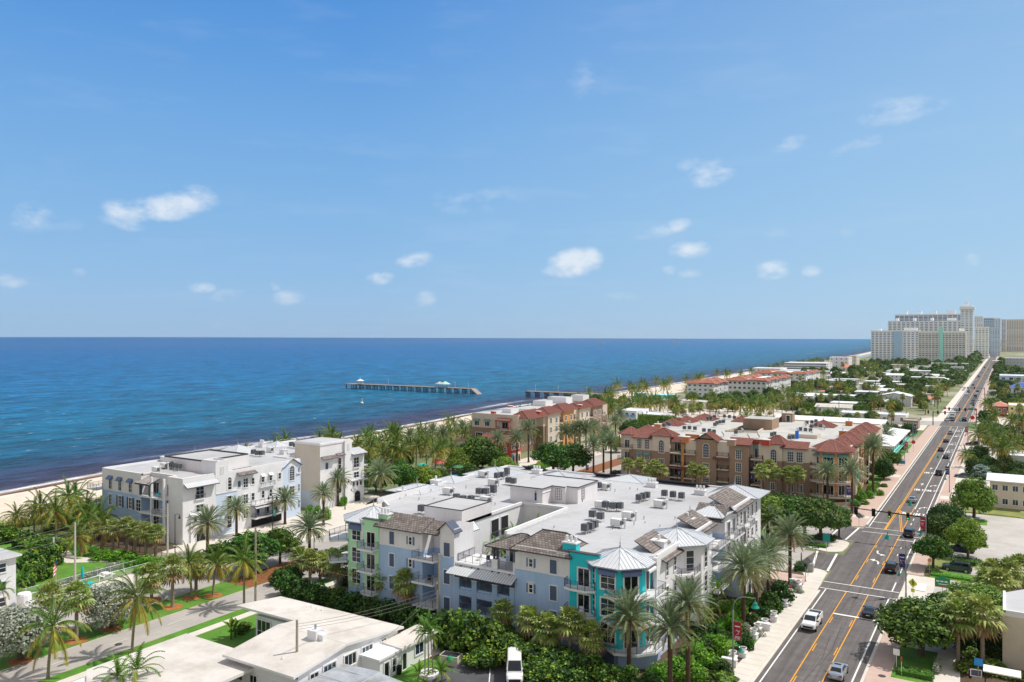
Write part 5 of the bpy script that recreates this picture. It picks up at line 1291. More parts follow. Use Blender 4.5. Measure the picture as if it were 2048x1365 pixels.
# left edge block
LB = bldg('apartment_block','white flat-roofed apartment block with paired sash windows at the left edge',at=(-139,62)); xr,yr_ = P(44,1110,8.2)
walls(LB,[(xr - 14,40),(xr - .6,40),(xr - .6,yr_ - .6),(xr - 14,yr_ - .6)],[(0,8,WHITEW)],ROOFW); plane(LB,[(xr - 15,39,8.35),(xr,39,8.35),(xr,yr_,8.35),(xr - 15,yr_,8.35)],ROOFW,.3)
FLB = Fr((xr - .6,40),(xr - .6,yr_ - .6))
for u in (FLB.L - 2.2,FLB.L - 5.6,FLB.L - 9):
 for z in (6.0,3.2,.8): window(LB,FLB,u,z,1.5,1.4,1,2)
mb = MB(); mb.lathe([(1.0,0),(1.0,2.2),(.9,2.5)],HW,12,(xr + 1.0,yr_ - .2,0)); mb.obj('stair_turret',LB)
# right edge: beige block, low white ranges
RBB = bldg('commercial_building','beige brick building with a bright white flat roof at the lower right edge',at=(6,122))
x0,y0 = P(2005,1335); BRK = M('beige_brick',(206,194,176),.9,.06,1.2,.3,12)
walls(RBB,[(x0,y0),(x0 + 4.0,y0),(x0 + 4.0,y0 - 1.4),(x0 + 16,y0 - 1.4),(x0 + 16,y0 + 17),(x0 + 6,y0 + 17),(x0,y0 + 9)],[(0,6.6,BRK),(6.6,7.0,TRIM)],ROOFW)
parapet(RBB,[(x0 + .2,y0 + 9),(x0 + .2,y0 + .2),(x0 + 3.8,y0 + .2)],7.0,.3,.3,TRIM); f = Fr((x0 + 4.0,y0 - 1.4),(x0 + 16,y0 - 1.4)); window(RBB,f,1.6,.3,2.0,3.0,2,2,trim=TILED,frame=TILED,glass=GLASSD); window(RBB,f,5,.3,2.0,3.0,2,2,trim=TILED,frame=TILED,glass=GLASSD)
walls(RBB,[(x0 + 7,y0 + 10),(x0 + 16,y0 + 10),(x0 + 16,y0 + 24),(x0 + 7,y0 + 24)],[(0,5.0,TRIM)],ROOFW,'annexe')
# ================================================================ town beyond: one builder, each house placed by its own survey
WR = M('white_roof',(226,228,232),.7,.05,.2,.05,3)
GREYW = M('grey_render',(176,182,190),.85,.05,.4); PEACH = M('peach_render',(224,206,194),.85,.05,.4); SALM = M('salmon_roof',(206,132,112),.85,.12,.8); YELW = M('yellow_render',(226,206,140),.85,.05,.4); DRED = M('dark_red_render',(132,52,44),.85,.06,.4); SKYB = M('sky_blue_awning',(70,160,226),.7,.05,1); COBALT = M('cobalt_roof',(36,84,176),.6,.05,1); AQUA = M('aqua_paint',(72,206,196),.7,.05,1); AQUAP = M('pale_aqua_stucco',(170,240,230),.8,.04,.5)
def low(name,label,cat,pxl,pxr,py,h,depth,wall=WHITEW,roof=WR,nw=4,fl=1,kind='flat',rise=1.4,wm=GLASS,ww=1.2,side=3,awn=None,rmat=None):
 xl,y = P(pxl,py,h); xr = PX(pxr,y)
 b_ = bldg(name,label,cat,at=((xl + xr) / 2,y + depth / 2))
 poly = [(xl,y),(xr,y),(xr,y + depth),(xl,y + depth)]
 walls(b_,poly,[(0,h,wall)],roof)
 f = Fr((xl,y),(xr,y)); fe = Fr((xr,y),(xr,y + depth)); L_ = f.L; rm = rmat or roof
 if kind == 'flat': parapet(b_,[(xl + .2,y + .2),(xr - .2,y + .2),(xr - .2,y + depth - .2),(xl + .2,y + depth - .2)],h,.35,.35,wall,True)
 elif kind == 'slab': plane(b_,[(xl - .8,y - .8,h + .25),(xr + .8,y - .8,h + .25),(xr + .8,y + depth + .8,h + .25),(xl - .8,y + depth + .8,h + .25)],rm,.25)
 elif kind == 'gx':       # ridge along x
  plane(b_,[(xl - .6,y - .7,h - .1),(xr + .6,y - .7,h - .1),(xr + .6,y + depth / 2,h + rise),(xl - .6,y + depth / 2,h + rise)],rm,.2); plane(b_,[(xl - .6,y + depth / 2 + .02,h + rise),(xr + .6,y + depth / 2 + .02,h + rise),(xr + .6,y + depth + .7,h - .1),(xl - .6,y + depth + .7,h - .1)],rm,.2)
  for xx in (xl,xr - .2):
   mb = MB(); mb.hexa([(xx,y,h),(xx + .2,y,h),(xx + .2,y + depth,h),(xx,y + depth,h),(xx,y + depth / 2 - .1,h + rise - .2),(xx + .2,y + depth / 2 - .1,h + rise - .2),(xx + .2,y + depth / 2 + .1,h + rise - .2),(xx,y + depth / 2 + .1,h + rise - .2)],wall); mb.obj('gable_wall',b_)
 elif kind == 'gy': gable_prism(b_,f,0,L_,-depth,.02,h,h + rise,rm,.2,.5,wall=wall)
 elif kind == 'hip':
  s = min(L_,depth) / 2; spire(b_,[(xl - .6,y - .6),(xr + .6,y - .6),(xr + .6,y + depth + .6),(xl - .6,y + depth + .6)],h + .02,[(xl + s,y + depth / 2,h + rise),(xr - s,y + depth / 2,h + rise)] if L_ > depth else [((xl + xr) / 2,y + s,h + rise),((xl + xr) / 2,y + depth - s,h + rise)],rm,0,TRIM,.04,.2,False)
 fh = h / fl
 for j in range(fl):
  for i in range(nw): window(b_,f,L_ * (i + .5) / nw,j * fh + fh * .34,ww,fh * .42,2,1,glass=wm)
  for i in range(side): window(b_,fe,depth * (i + .5) / side,j * fh + fh * .34,ww,fh * .42,2,1,glass=wm)
 if awn:
  for i in range(nw): awning(b_,f,L_ * (i + .5) / nw - ww * .8,L_ * (i + .5) / nw + ww * .8,h * .78,.8,1.0,awn,.1)
 return b_,(xl,xr,y)
# long white-roofed motel behind the tiled condominium
MT,(xl,xr,y) = low('motel','long two-storey motel under a white sheet-metal roof behind the tiled condominium','motel',1552,1760,838,5.6,9,WHITEW,WR,14,2,'none')
plane(MT,[(xl - 1,y - 1.5,5.7),(xr + 2,y - 1.5,5.7),(xr + 2,y + 7,7.0),(xl - 1,y + 7,7.0)],WR,.25); plane(MT,[(xl - 1,y + 7.02,7.0),(xr + 2,y + 7.02,7.0),(xr + 2,y + 13,5.7),(xl - 1,y + 13,5.7)],WR,.25)
M2 = bldg('motel','white motel wing with a hipped white roof and aqua balconies facing the avenue','motel',at=(-38,318))
walls(M2,[(-44,293),(-32.5,293),(-32.5,342),(-44,342)],[(0,5.6,WHITEW)],WR); spire(M2,[(-46,291),(-31.2,291),(-31.2,344),(-46,344)],5.7,[(-38.6,298,7.2),(-38.6,337,7.2)],WR,0,TRIM,.05,.25,False)
f = Fr((-32.5,293),(-32.5,342))
for k in range(9):
 for z in (.2,3.0): door(M2,f,3 + 5.2 * k,z,1.6,2.0,2,trim=AQUA)
fbalc(M2,f,.5,48,1.3,2.9,t=.25,mat=AQUAP,rail=AQUA,gap=.3)
for k in range(3): window(M2,Fr((-44,293),(-32.5,293)),2 + 3.6 * k,3.2,1.6,1.2,2,1)
TOWN = [
 ('shop','white flat-roofed shop range with rooftop boxes behind the motel','shop',1678,1812,826,4.2,14,WHITEW,WR,8,1,'flat'),
 ('bungalow','low white bungalow with a plain roof left of the gabled pale blue house','bungalow',1662,1722,806,3.6,12,WHITEW,WR,4,1,'slab'),
 ('bungalow','white bungalow behind the clipped green hedge, nearest the palm avenue','bungalow',1622,1705,790,3.8,12,WHITEW,WR,5,1,'slab'),
 ('house','pale blue two-storey gabled house with a white roof','house',1758,1822,791,6.4,16,PALEG,WR,2,2,'gy',1.8),
 ('house','grey-walled house with a flat white roof beside the gabled blue house','house',1711,1752,784,5.6,12,GREYW,WR,3,1,'slab'),
 ('bungalow','small white bungalow in front of the gabled pale blue house','bungalow',1758,1788,803,4.0,8,WHITEW,WR,2,1,'gx',1.0),
 ('bungalow','bungalow with a salmon-pink roof near the avenue signal','bungalow',1825,1865,797,3.4,12,WHITEW,SALM,3,1,'gx',1.2),
 ('bungalow','white shed-roofed bungalow half hidden in trees behind the gabled blue house','bungalow',1734,1768,774,3.4,10,WHITEW,WR,3,1,'gx',1.4),
 ('house','long house with a pale curved roof below the white two-storey range','house',1730,1822,763,3.2,14,PALEG,WR,6,1,'slab'),
 ('house','square white house with a sloping side wall left of the long pale roof','house',1747,1783,746,4.4,14,WHITEW,WR,3,1,'flat'),
 ('house','grey house with a wide low roof and a rooftop room','house',1776,1838,741,4.4,20,PALEG,BARE,5,1,'slab'),
 ('house','white box-shaped house between the grey house and the long white range','house',1834,1860,733,5.0,16,WHITEW,WR,2,1,'flat'),
 ('apartment_block','long white two-storey range in front of the cream balcony tower','apartments',1862,1936,727,7.4,18,WHITEW,WR,7,2,'flat'),
 ('apartment_block','white annexe range below the long two-storey block by the avenue','apartments',1876,1932,741,4.2,14,PALEG,WR,6,1,'flat'),
 ('shop','pale low shop hidden in shrubs beside the avenue','shop',1850,1890,773,3.6,12,PALEG,WR,4,1,'flat'),
 ('shop','tiny shop with grey awnings at the far signal corner','shop',1805,1836,842,3.6,10,TAUPE,ROOFB,3,1,'flat'),
 ('hotel','white hotel block with sky-blue awnings among the palms','hotel',1236,1272,822,6.6,16,WHITEW,WR,3,2,'flat',0,GLASS,1.4,3,SKYB),
 ('hotel','lower white hotel wing with blue awnings right of the blue-awned block','hotel',1272,1316,829,4.6,14,WHITEW,WR,4,1,'flat',0,GLASS,1.4,2,SKYB),
 ('beach_pavilion','aqua beach pavilion behind the coconut grove','pavilion',1303,1338,790,5.0,12,AQUA,AQUAP,3,1,'slab'),
 ('beach_pavilion','small aqua-fronted kiosk left of the beach pavilion','pavilion',1268,1284,787,4.6,8,AQUA,WR,2,1,'slab'),
 ('shop','white low shop behind the hedge, left of the palm avenue','shop',1325,1362,800,4.0,10,WHITEW,WR,3,1,'flat'),
 ('shop','cream low shop right of the aqua pavilion','shop',1366,1420,803,4.0,12,CREAMW,WR,5,1,'flat'),
 ('hotel','white flat-topped hotel at the sea beyond the orange roofs','hotel',1503,1560,737,9.0,30,WHITEW,WR,6,2,'flat'),
 ('hotel','low white hotel range right of the flat-topped hotel by the sea','hotel',1560,1621,741,7.0,24,WHITEW,WR,8,1,'flat'),
 ('hotel','dark blue glass-fronted hotel with a white end wall','hotel',1568,1652,726,11,40,WHITEW,WR,12,4,'flat',0,GLASSB,5.2,2),
 ('hotel','white stepped hotel tower at the sea before the high-rises','hotel',1659,1697,715,17,26,WHITEW,WR,4,4,'flat'),
 ('hotel','white hotel stair block beside the stepped hotel','hotel',1697,1713,712,17.5,26,CREAMW,WR,2,4,'flat'),
 ('house','house with an orange tile roof below the stepped white hotel','house',1685,1706,735,6,20,CREAMW,SALM,3,1,'gx',3.0),
 ('shop','white shop with a blue corner window on the far right of the avenue','shop',1999,2062,752,9.6,30,PALEBL,WR,4,2,'flat',0,GLASSB,2.6),
 ('shop','blue hip-roofed pale shop in front of the blue-windowed white shop','shop',2022,2066,775,6.0,20,PALEBL,COBALT,3,1,'hip',3.4),
 ('hotel','grey four-storey hotel with blue trim at the far right','hotel',2011,2060,717,14,30,GREYW,PALEBL,7,4,'flat'),
 ('shop','white flat shop roof in the trees right of the avenue far away','shop',1986,2006,722,5,20,CREAMW,WR,3,1,'slab'),
 ('restaurant','orange-red restaurant with a salmon hip roof right of the avenue','restaurant',1986,2014,812,5.4,14,REDW,SALM,3,1,'hip',1.8),
 ('shop','yellow shop with a white flat roof beside the orange-red restaurant','shop',2017,2060,812,6.2,20,YELW,WR,3,2,'flat'),
 ('shop','dark red brick shop at the right edge behind the palms','shop',2032,2070,848,5.0,14,DRED,TAUPE,3,1,'flat'),
 ('shop','white windowless shop behind the coconut palms on the right','shop',2008,2060,912,5.4,14,PALEG,WR,0,1,'flat',0,GLASS,1.2,0),
 ('motel','beige two-storey motel with a bright white roof above the car park hedge','motel',1980,2062,962,6.6,11,PEACH,WR,4,2,'slab'),
 ('kiosk','small white kiosk in the car park behind the right-hand planting','kiosk',1976,1992,782,3.4,6,WHITEW,WR,2,1,'flat'),
]
for t in TOWN: low(*t)
# plain bungalows scattered through the gardens beyond
qb = random.Random(314)
for _ in range(400):
 if sum(1 for o_ in bpy.data.objects if o_.name.startswith('garden_bungalow')) >= 30: break
 y_ = qb.uniform(450,1150); x_ = qb.uniform(-118,-50) if y_ < 700 else qb.uniform(-180,-50); w_,d_ = qb.uniform(12,26),qb.uniform(10,16)
 if any(a - 5 < x_ + w_ and x_ < b2 + 5 and c - 8 < y_ + d_ and y_ < d2 + 8 for a,b2,c,d2 in OCC) or x_ + w_ > -33: continue
 h_ = qb.choice((3.6,4.0,6.4)); inv = lambda x,y,z: (CX + F * (x * CT + y * ST) / (-x * ST + y * CT),HY + F * (H - z) / (-x * ST + y * CT)); pa,pb = inv(x_,y_,h_),inv(x_ + w_,y_,h_)
 low('garden_bungalow','plain white-roofed bungalow among the trees of the middle distance','bungalow',pa[0],pb[0],pa[1],h_,d_,qb.choice((WHITEW,PALEG,CREAMW,WHITEW)),qb.choice((WR,WR,BARE,SALM if qb.random() < .4 else WR)),4,1 if h_ < 5 else 2,qb.choice(('slab','gx','flat','slab')))[0]['group'] = 'bungalows of the middle distance'
# orange-roofed villas by the sea
def villas(label,pxl,pxr,py,h,depth,n):
 b_,(xl,xr,y) = low('apartment_building',label,'apartments',pxl,pxr,py,h,depth,WHITEW,WR,n,4,'none',0,GLASS,1.6,max(3,int(depth / 9)))
 def edge(fr,k):
  s = fr.L / k
  for i in range(k):
   c0 = s * (i + .5); e = s * .52; ze = h + .02 + (.5 if i % 2 else 0)
   spire(b_,[fr.p(c0 - e,1.0,0)[:2],fr.p(c0 + e,1.0,0)[:2],fr.p(c0 + e,-6,0)[:2],fr.p(c0 - e,-6,0)[:2]],ze,[fr.p(c0 - e * .4,-2.6,h + 2.0),fr.p(c0 + e * .4,-2.6,h + 2.0)],TERRAO,0,TRIB,.06,.25,False)
 edge(Fr((xl,y),(xr,y)),max(2,n // 3)); edge(Fr((xr,y),(xr,y + depth)),max(2,int(depth / 11)))
 edge(Fr((xl,y + depth),(xl,y)),max(2,int(depth / 14)))
villas('white seaside apartments with orange tile roofs, the nearer broad-fronted block',1456,1532,761,13,70,8)
villas('white seaside apartments with orange tile roofs, the block half hidden on the left',1374,1427,767,11,60,5)
villas('white seaside apartments with orange tile roofs, the far block behind the others',1510,1612,746,10.5,60,9)
# ---- high-rises
def tower_block(label,pxl,pxr,pytop,Y,depth,wall,floors,bays,style='win',gm=GLASST,pent=None,cat='tower block',turn=None):
 xl,xr = PX(pxl,Y),PX(pxr,Y); Zd = -(xl + xr) / 2 * ST + Y * CT; h = H - (pytop - HY) * Zd / F
 b_ = bldg('tower_block',label,cat,at=((xl + xr) / 2,Y)); poly = [(xl,Y),(xr,Y),(xr,Y + depth),(xl,Y + depth)]
 if turn:
  u = Vector((cos(turn),sin(turn))); v = Vector((-sin(turn),cos(turn))); k = PX(pxr,1.0); L_ = (k * Y - xl) / (u.x - k * u.y); A_ = Vector((xl,Y)); poly = [tuple(p) for p in (A_,A_ + u * L_,A_ + u * L_ + v * depth,A_ + v * depth)]
 walls(b_,poly,[(0,h,wall)],WR); fh = (h - 3) / floors
 for f,nb in ((Fr(poly[0],poly[1]),bays),(Fr(poly[1],poly[2]),max(2,int(bays * depth / (xr - xl))))):
  s = f.L / nb
  for j in range(floors):
   z = 1.5 + j * fh; mb = MB()
   for i in range(nb):
    if style == 'win': mb.fbox(f,s * i + s * .2,s * (i + 1) - s * .2,.02,.2,z + fh * .36,z + fh * .76,gm)
    elif style == 'band': mb.fbox(f,s * i + s * .08,s * (i + 1) - s * .08,.02,.2,z + fh * .30,z + fh * .9,gm)
    else:
     mb.fbox(f,s * i + s * .14,s * (i + 1) - s * .14,.02,.12,z + fh * .52,z + fh * .9,GLASST)
   mb.obj('window_row',b_)
   if style == 'balc':
    mb = MB()
    for i in range(nb):
     p = [f.p(s * i + s * .06,.13,0)[:2],f.p(s * i + s * .06,.6,0)[:2],f.p(s * i + s * .5,1.3,0)[:2],f.p(s * (i + 1) - s * .06,.6,0)[:2],f.p(s * (i + 1) - s * .06,.13,0)[:2]]
     mb.prism(p,z,z + fh * .48,TRIM)
    mb.obj('balcony_row',b_)
  if style == 'balc':
   for i in range(0,nb + 1,2):
    mb = MB(); mb.fbox(f,s * i - .5,s * i + .5,.02,1.5,0,h - 1,wall); mb.obj('pier',b_)
 parapet(b_,poly,h,1.2,.8,wall,True)
 for (a,b2,hh) in (pent or ()):
  x0 = xl + (xr - xl) * a; x1 = xl + (xr - xl) * b2; mb = MB(); mb.box(x0,x1,Y + depth * .3,Y + depth * .7,h,h + hh,wall); mb.obj('roof_house',b_)
 return b_,xl,xr,h
CREAMT = M('cream_tower',(250,247,240),.85,.03,.1); SHT = M('grey_blue_tower',(236,238,242),.85,.03,.1); BRT = M('brown_tower',(226,214,206),.85,.05,.1)
tower_block('pale tower slab with a dark glazed strip at the left end of the skyline',1742,1838,663,1480,30,SHT,16,12,'win',GLASSU,[(.1,.2,4),(.68,.95,6)])
b_,xl,xr,h = tower_block('cream tower slab with zigzag balconies and a full-height aqua stripe',1837,1931,664,1380,26,CREAMT,15,14,'balc',GLASST,[(.86,.96,5)])
mb = MB(); f = Fr((xl,1380),(xr,1380)); mb.fbox(f,f.L * .45,f.L * .535,.05,3.2,0,h + 7,AQUAP); mb.obj('stair_strip',b_)
mb = MB(); f = Fr((PX(1742,1480),1480),(PX(1838,1480),1480)); mb.fbox(f,f.L * .48,f.L * .66,.21,1.2,3,h + 1,GLASST); mb.obj('glazed_strip',b_) if False else mb.obj('glazed_strip',bpy.data.objects['tower_block'])
tower_block('pale grey tower slab rising behind the cream balcony tower',1776,1924,643,1750,30,SHT,22,16,'win',GLASSU,[(.1,.14,7),(.34,.38,7),(.58,.62,7),(.8,.92,6)])
tower_block('dark blue glass slab, highest long roof of the skyline',1790,1925,630,2050,30,SHT,28,14,'band',GLASSU,[(.14,.18,9),(.36,.4,9),(.58,.62,9),(.76,.9,9)])
tower_block('tallest slim grey tower with an overhanging top',1921,1946,613,1650,26,SHT,30,3,'win',GLASST,[(.3,.6,8)])
b2 = bpy.data.objects['tower_block.004']; xl,xr = PX(1919,1648),PX(1949.5,1648); hz = H + (674 - 616) * (-(xl) * ST + 1648 * CT) / F
mb = MB(); mb.box(xl,xr,1645,1680,hz - 3,hz + 1.5,SHT); mb.obj('crown_slab',b2)
tower_block('white tower with window columns between the tallest tower and the curved cream block',1949,1966,634,2100,30,SHT,28,4,'win')
tower_block('cream tower with a plain curved end, foremost on the right of the skyline',1950,1977,655,1750,40,CREAMT,17,4,'win',GLASST)
tower_block('pale blue glazed tower behind the curved cream block',1967,1988,637,2300,40,PALEBL,30,5,'band')
tower_block('white narrow tower right of the pale blue glazed tower',1986,2001,638,2350,40,WHITEW,30,3,'win')
tower_block('white mid-height tower in front of the narrow white tower',1979,2000,656,2000,30,PALEBL,20,4,'win')
tower_block('brown tower slab with vertical glass strips, left of the pair at the right edge',2003,2012,640,2700,40,BRT,28,2,'win')
tower_block('brown tower slab with vertical glass strips, right of the pair at the right edge',2013,2052,640,2650,40,BRT,28,8,'win')
# ================================================================ pier in two lengths
def pier(label,xa,xb,y,zdeck=5.6,w_=6.0,broken=False):
 o = bldg('pier',label,'pier',at=((xa + xb) / 2,y)); TIM = M_TIM
 mb = MB(); mb.box(xa,xb,y - w_ / 2,y + w_ / 2,zdeck - .45,zdeck,TIM); mb.obj('deck',o)
 n = max(2,round((xb - xa) / 7.6))
 for i in range(n + 1):
  x = xa + .6 + (xb - xa - 1.2) * i / n; mb = MB(); mb.box(x - .4,x + .4,y - w_ / 2 - .4,y + w_ / 2 + .4,zdeck - 1.2,zdeck - .451,M_TIMD)
  for k in (-1,-.33,.33,1): mb.tube((x + .3 * k * 0,y + k * w_ * .48,-3),(x,y + k * w_ * .44,zdeck - 1.4),.34,.34,M_TIMD,6)
  mb.obj('pile_bent',o)
 for s in (-1,1):
  mb = MB(); railing_mb(mb,[(xa,y + s * (w_ / 2 - .15)),(xb,y + s * (w_ / 2 - .15))],zdeck,1.1,M_TIM,.6); mb.obj('railing',o)
 return o
M_TIM = M('pier_timber',(158,146,136),.9,.12,.6); M_TIMD = M('pier_pile',(70,54,46),.9,.15,.6)
p1 = pier('long outer length of the fishing pier cut off from the shore',-446,-335,487,3.6)
mb = MB(); mb.prism([(-458,480),(-446,482),(-446,492),(-458,494)],3.1,3.6,M_TIM)
for (x,y) in ((-457,481.5),(-457,492.5),(-451,481.5),(-451,492),(-447,483),(-454,487)): mb.tube((x,y,-3),(x,y,3.1),.35,.35,M_TIMD,6)
mb.obj('pier_head',p1); mb = MB(); railing_mb(mb,[(-446,482.2),(-457.8,480.2),(-457.8,493.8),(-446,491.8)],3.6,1.1,M_TIM,.5); mb.obj('railing',p1)
mb = MB(); mb.hexa([(-335,484,3.1),(-329,484,-1.2),(-329,490,-1.2),(-335,490,3.1),(-335,484,3.6),(-329,484,-.6),(-329,490,-.6),(-335,490,3.6)],M_TIM); mb.obj('fallen_deck',p1)
p2 = pier('short inner length of the fishing pier joined to the beach',-288,-226,486,3.6)
def kiosk(label,x,y,r,wall,roof,hgt=2.6):
 o = bldg('pier_shelter',label,'shelter',at=(x,y)); o.location.z = 3.6
 mb = MB()
 for a in range(6): mb.tube((x + r * .8 * cos(a * pi / 3),y + r * .8 * sin(a * pi / 3),3.6),(x + r * .8 * cos(a * pi / 3),y + r * .8 * sin(a * pi / 3),3.6 + hgt),.12,.12,wall,5)
 mb.obj('post',o); spire(o,octo((x,y),r * 1.15),3.6 + hgt,(x,y,3.6 + hgt + r * .6),roof,0,TRIM,.03,.15,False); return o
k1 = kiosk('small round white-roofed shelter at the sea end of the pier',-446,486,2.8,TRIM,WR); k1c = MB(); k1c.tube((-446,486,7.5),(-446,486,10.5),.06,.04,TRIM,5); k1c.obj('mast',k1)
kiosk('pale aqua-roofed shelter part way along the outer pier',-361,487,3.6,TRIM,M('aqua_pale_roof',(176,214,206),.8,.05,1)); kiosk('low grey canopy beside the aqua-roofed pier shelter',-366.5,487.5,3,TRIM,M('grey_canopy',(178,186,182),.8,.05,1))
for x,y in ((-415,484.5),(-350,484.5),(-338,484.6),(-280,483.8),(-262,483.8),(-240,483.8)): mb = MB(); mb.tube((x,y,3.6),(x,y,7.6),.12,.08,TRIM,5); mb.lathe([(.05,0),(.3,.1),(.3,.4),(.05,.5)],TRIM,6,(x,y,7.6)); mb.obj('pier_lamp',label='thin white lamp post standing on the pier deck',cat='lamp post',group='lamp posts on the pier')
flat('patio',.07,CONC,rect(-86,-79,70.6,74.5)); flat('garden_path',.075,CONC,rect(-84,-79,69.2,69.8))
# ================================================================ vegetation
def leafm(name,c,isl=.35,objv=.12,tr=.22,rough=.6): return M(name,tuple(v * .92 for v in c),rough,.0,1,0,6,0,.35,None,isl,tr,objv)
FD = leafm('date_frond',(128,150,106),.3,.08); FDP = leafm('date_petiole',(170,150,84),.25,.06); FDL = leafm('date_frond_pale',(150,166,132),.3,.08)
FC = leafm('coconut_frond',(92,122,38),.45,.2); FCY = leafm('coconut_frond_yellow',(176,164,58),.35,.12); FCB = leafm('coconut_frond_dry',(150,120,72),.3,.1)
FS_ = leafm('fan_leaf',(136,160,74),.35,.1); FSL = leafm('fan_leaf_pale',(184,192,116),.35,.1); FSB = leafm('fan_leaf_dead',(160,134,92),.3,.1)
FA_ = leafm('areca_frond',(92,138,40),.35,.12)
FB = leafm('bismarck_fan',(150,172,164),.25,.05)
LG = leafm('broad_leaf',(76,118,34),.5,.22); LG2 = leafm('broad_leaf_light',(124,158,50),.4,.14); LG3 = leafm('broad_leaf_dark',(48,84,26),.4,.12)
LS = leafm('sea_grape_leaf',(98,142,40),.45,.1); LS2 = leafm('sea_grape_leaf_light',(160,182,74),.35,.1); LS3 = leafm('sea_grape_leaf_dark',(44,80,26),.4,.1)
LV = leafm('silver_leaf',(168,176,158),.3,.06,.1); LV2 = leafm('silver_leaf_dark',(116,122,106),.3,.06,.1)
LH = leafm('hedge_leaf',(84,146,30),.4,.08); LH2 = leafm('hedge_leaf_light',(132,186,46),.35,.08)
LO = leafm('olive_leaf',(96,112,50),.45,.14); LR = leafm('red_leaf',(150,60,44),.4,.08)
BARK = M('bark',(96,80,66),.95,.2,2,.5,12); BARKD = M('date_palm_bark',(86,66,52),.95,.25,3,.6,10); BARKG = M('grey_palm_bark',(150,136,118),.95,.18,3,.4,10)
def frond(mb,o,az,el,ln,droop,n,ll,m1,m2,wid=1.0,hang=.35,vee=.35,rach=.028,bare=.16):
 d = Vector((cos(az) * cos(el),sin(az) * cos(el),sin(el))); p = Vector(o); s = ln / n; side = Vector((-sin(az),cos(az),0)); pts = [p.copy()]
 for i in range(n):
  t = i / n
  d = (d + Vector((0,0,-1)) * droop * (0.3 + 1.4 * t) / n * 1.6).normalized(); q = p + d * s
  up = side.cross(d); up = up if up.z > 0 else -up
  if t > bare:
   l = ll * (sin(pi * (.16 + .8 * t)) ** .7) * rnd.uniform(.85,1.1); fw = d * (l * .55)
   for k in (-1,1):
    tip = p + side * (k * l * wid * .8) + fw + up * (l * vee) - Vector((0,0,1)) * (l * hang)
    b0 = p - d * s * .45; b1 = p + d * s * .6
    mb.face([b0,b1,tip],m1 if rnd.random() < .7 else m2)
  p = q; pts.append(p.copy())
 for a,b_ in zip(pts[::2],pts[2::2]): mb.tube(a,b_,rach,rach * .8,m2,3,False)
def fan(mb,o,az,el,pet,r,m1,m2,seg=9):
 d = Vector((cos(az) * cos(el),sin(az) * cos(el),sin(el))); c = Vector(o) + d * pet - Vector((0,0,.12 * pet * pet)); side = Vector((-sin(az),cos(az),0)); up = side.cross(d); up = up if up.z > 0 else -up
 mb.tube(o,c,.03,.02,m2,3,False)
 for i in range(seg):
  a0 = -1.9 + 3.8 * i / seg; a1 = a0 + 3.8 / seg * .82; am = (a0 + a1) / 2; rr = r * rnd.uniform(.85,1.05) * (1 - .15 * abs(am) / 1.9)
  v = lambda a,q,z: c + d * (cos(a) * q) + side * (sin(a) * q) + up * (.12 * abs(sin(a)) * q) - Vector((0,0,z))
  mb.face([c,v(a0,rr * .62,.05),v(am,rr,.34 * r * rr),v(a1,rr * .62,.05)],m1 if rnd.random() < .6 else m2)
def crown_date(seed,n=80,ln=3.7):
 global rnd; rnd = random.Random(seed); mb = MB()
 for i in range(n):
  t = i / n; el = R(82 - 112 * t ** 1.05) + rnd.uniform(-.1,.1); az = i * 2.39996 + rnd.uniform(-.2,.2)
  frond(mb,(.12 * cos(az),.12 * sin(az),.25 - .5 * t),az,el,ln * rnd.uniform(.86,1.06) * (.86 + .2 * sin(pi * min(1,t * 1.2))),.55 + .35 * t,17,.62,FD if t < .75 else FDL,FDL if t < .6 else FDP,.62,.10,.42,.03)
 return mb.mesh('date_crown')
def crown_coco(seed,n=28,ln=4.2):
 global rnd; rnd = random.Random(seed); mb = MB()
 for i in range(n):
  t = i / n; el = R(78 - 118 * t ** .95) + rnd.uniform(-.12,.12); az = i * 2.39996 + rnd.uniform(-.3,.3); y = t > .58
  frond(mb,(.1 * cos(az),.1 * sin(az),.2 - .35 * t),az,el,ln * rnd.uniform(.82,1.08),.9 + .5 * t,22,1.0,FCY if y and rnd.random() < .6 else (FCB if t > .9 else FC),FCY if t > .45 else FC,.6,.55,.15,.045,.10)
 for k in range(5): a = k * 1.3; mb.lathe([(.01,-.16),(.13,-.06),(.13,.06),(.01,.16)],FCB,6,(.28 * cos(a),.28 * sin(a),-.3))
 return mb.mesh('coconut_crown')
def crown_sabal(seed,n=56):
 global rnd; rnd = random.Random(seed); mb = MB()
 for i in range(n):
  t = i / n; el = R(86 - 140 * t) + rnd.uniform(-.15,.15); az = i * 2.39996 + rnd.uniform(-.25,.25)
  fan(mb,(0,0,.2 - .3 * t),az,el,rnd.uniform(.75,1.2) * (1 - .15 * t),rnd.uniform(.9,1.15),(FS_ if t < .8 else FSB),FSL if t < .85 else FSB)
 mb.lathe([(.2,-1.3),(.3,-.7),(.34,-.2),(.2,.2)],BARKG,8)
 return mb.mesh('fan_crown')
def crown_areca(seed,n=15,ln=2.4):
 global rnd; rnd = random.Random(seed); mb = MB()
 for i in range(n):
  t = i / n; el = R(80 - 85 * t) + rnd.uniform(-.12,.12); az = i * 2.39996 + rnd.uniform(-.3,.3)
  frond(mb,(0,0,.1),az,el,ln * rnd.uniform(.85,1.1),1.15,14,.6,FA_,FA_ if t < .7 else FCY,.6,.3,.2,.03,.1)
 return mb.mesh('feather_crown')
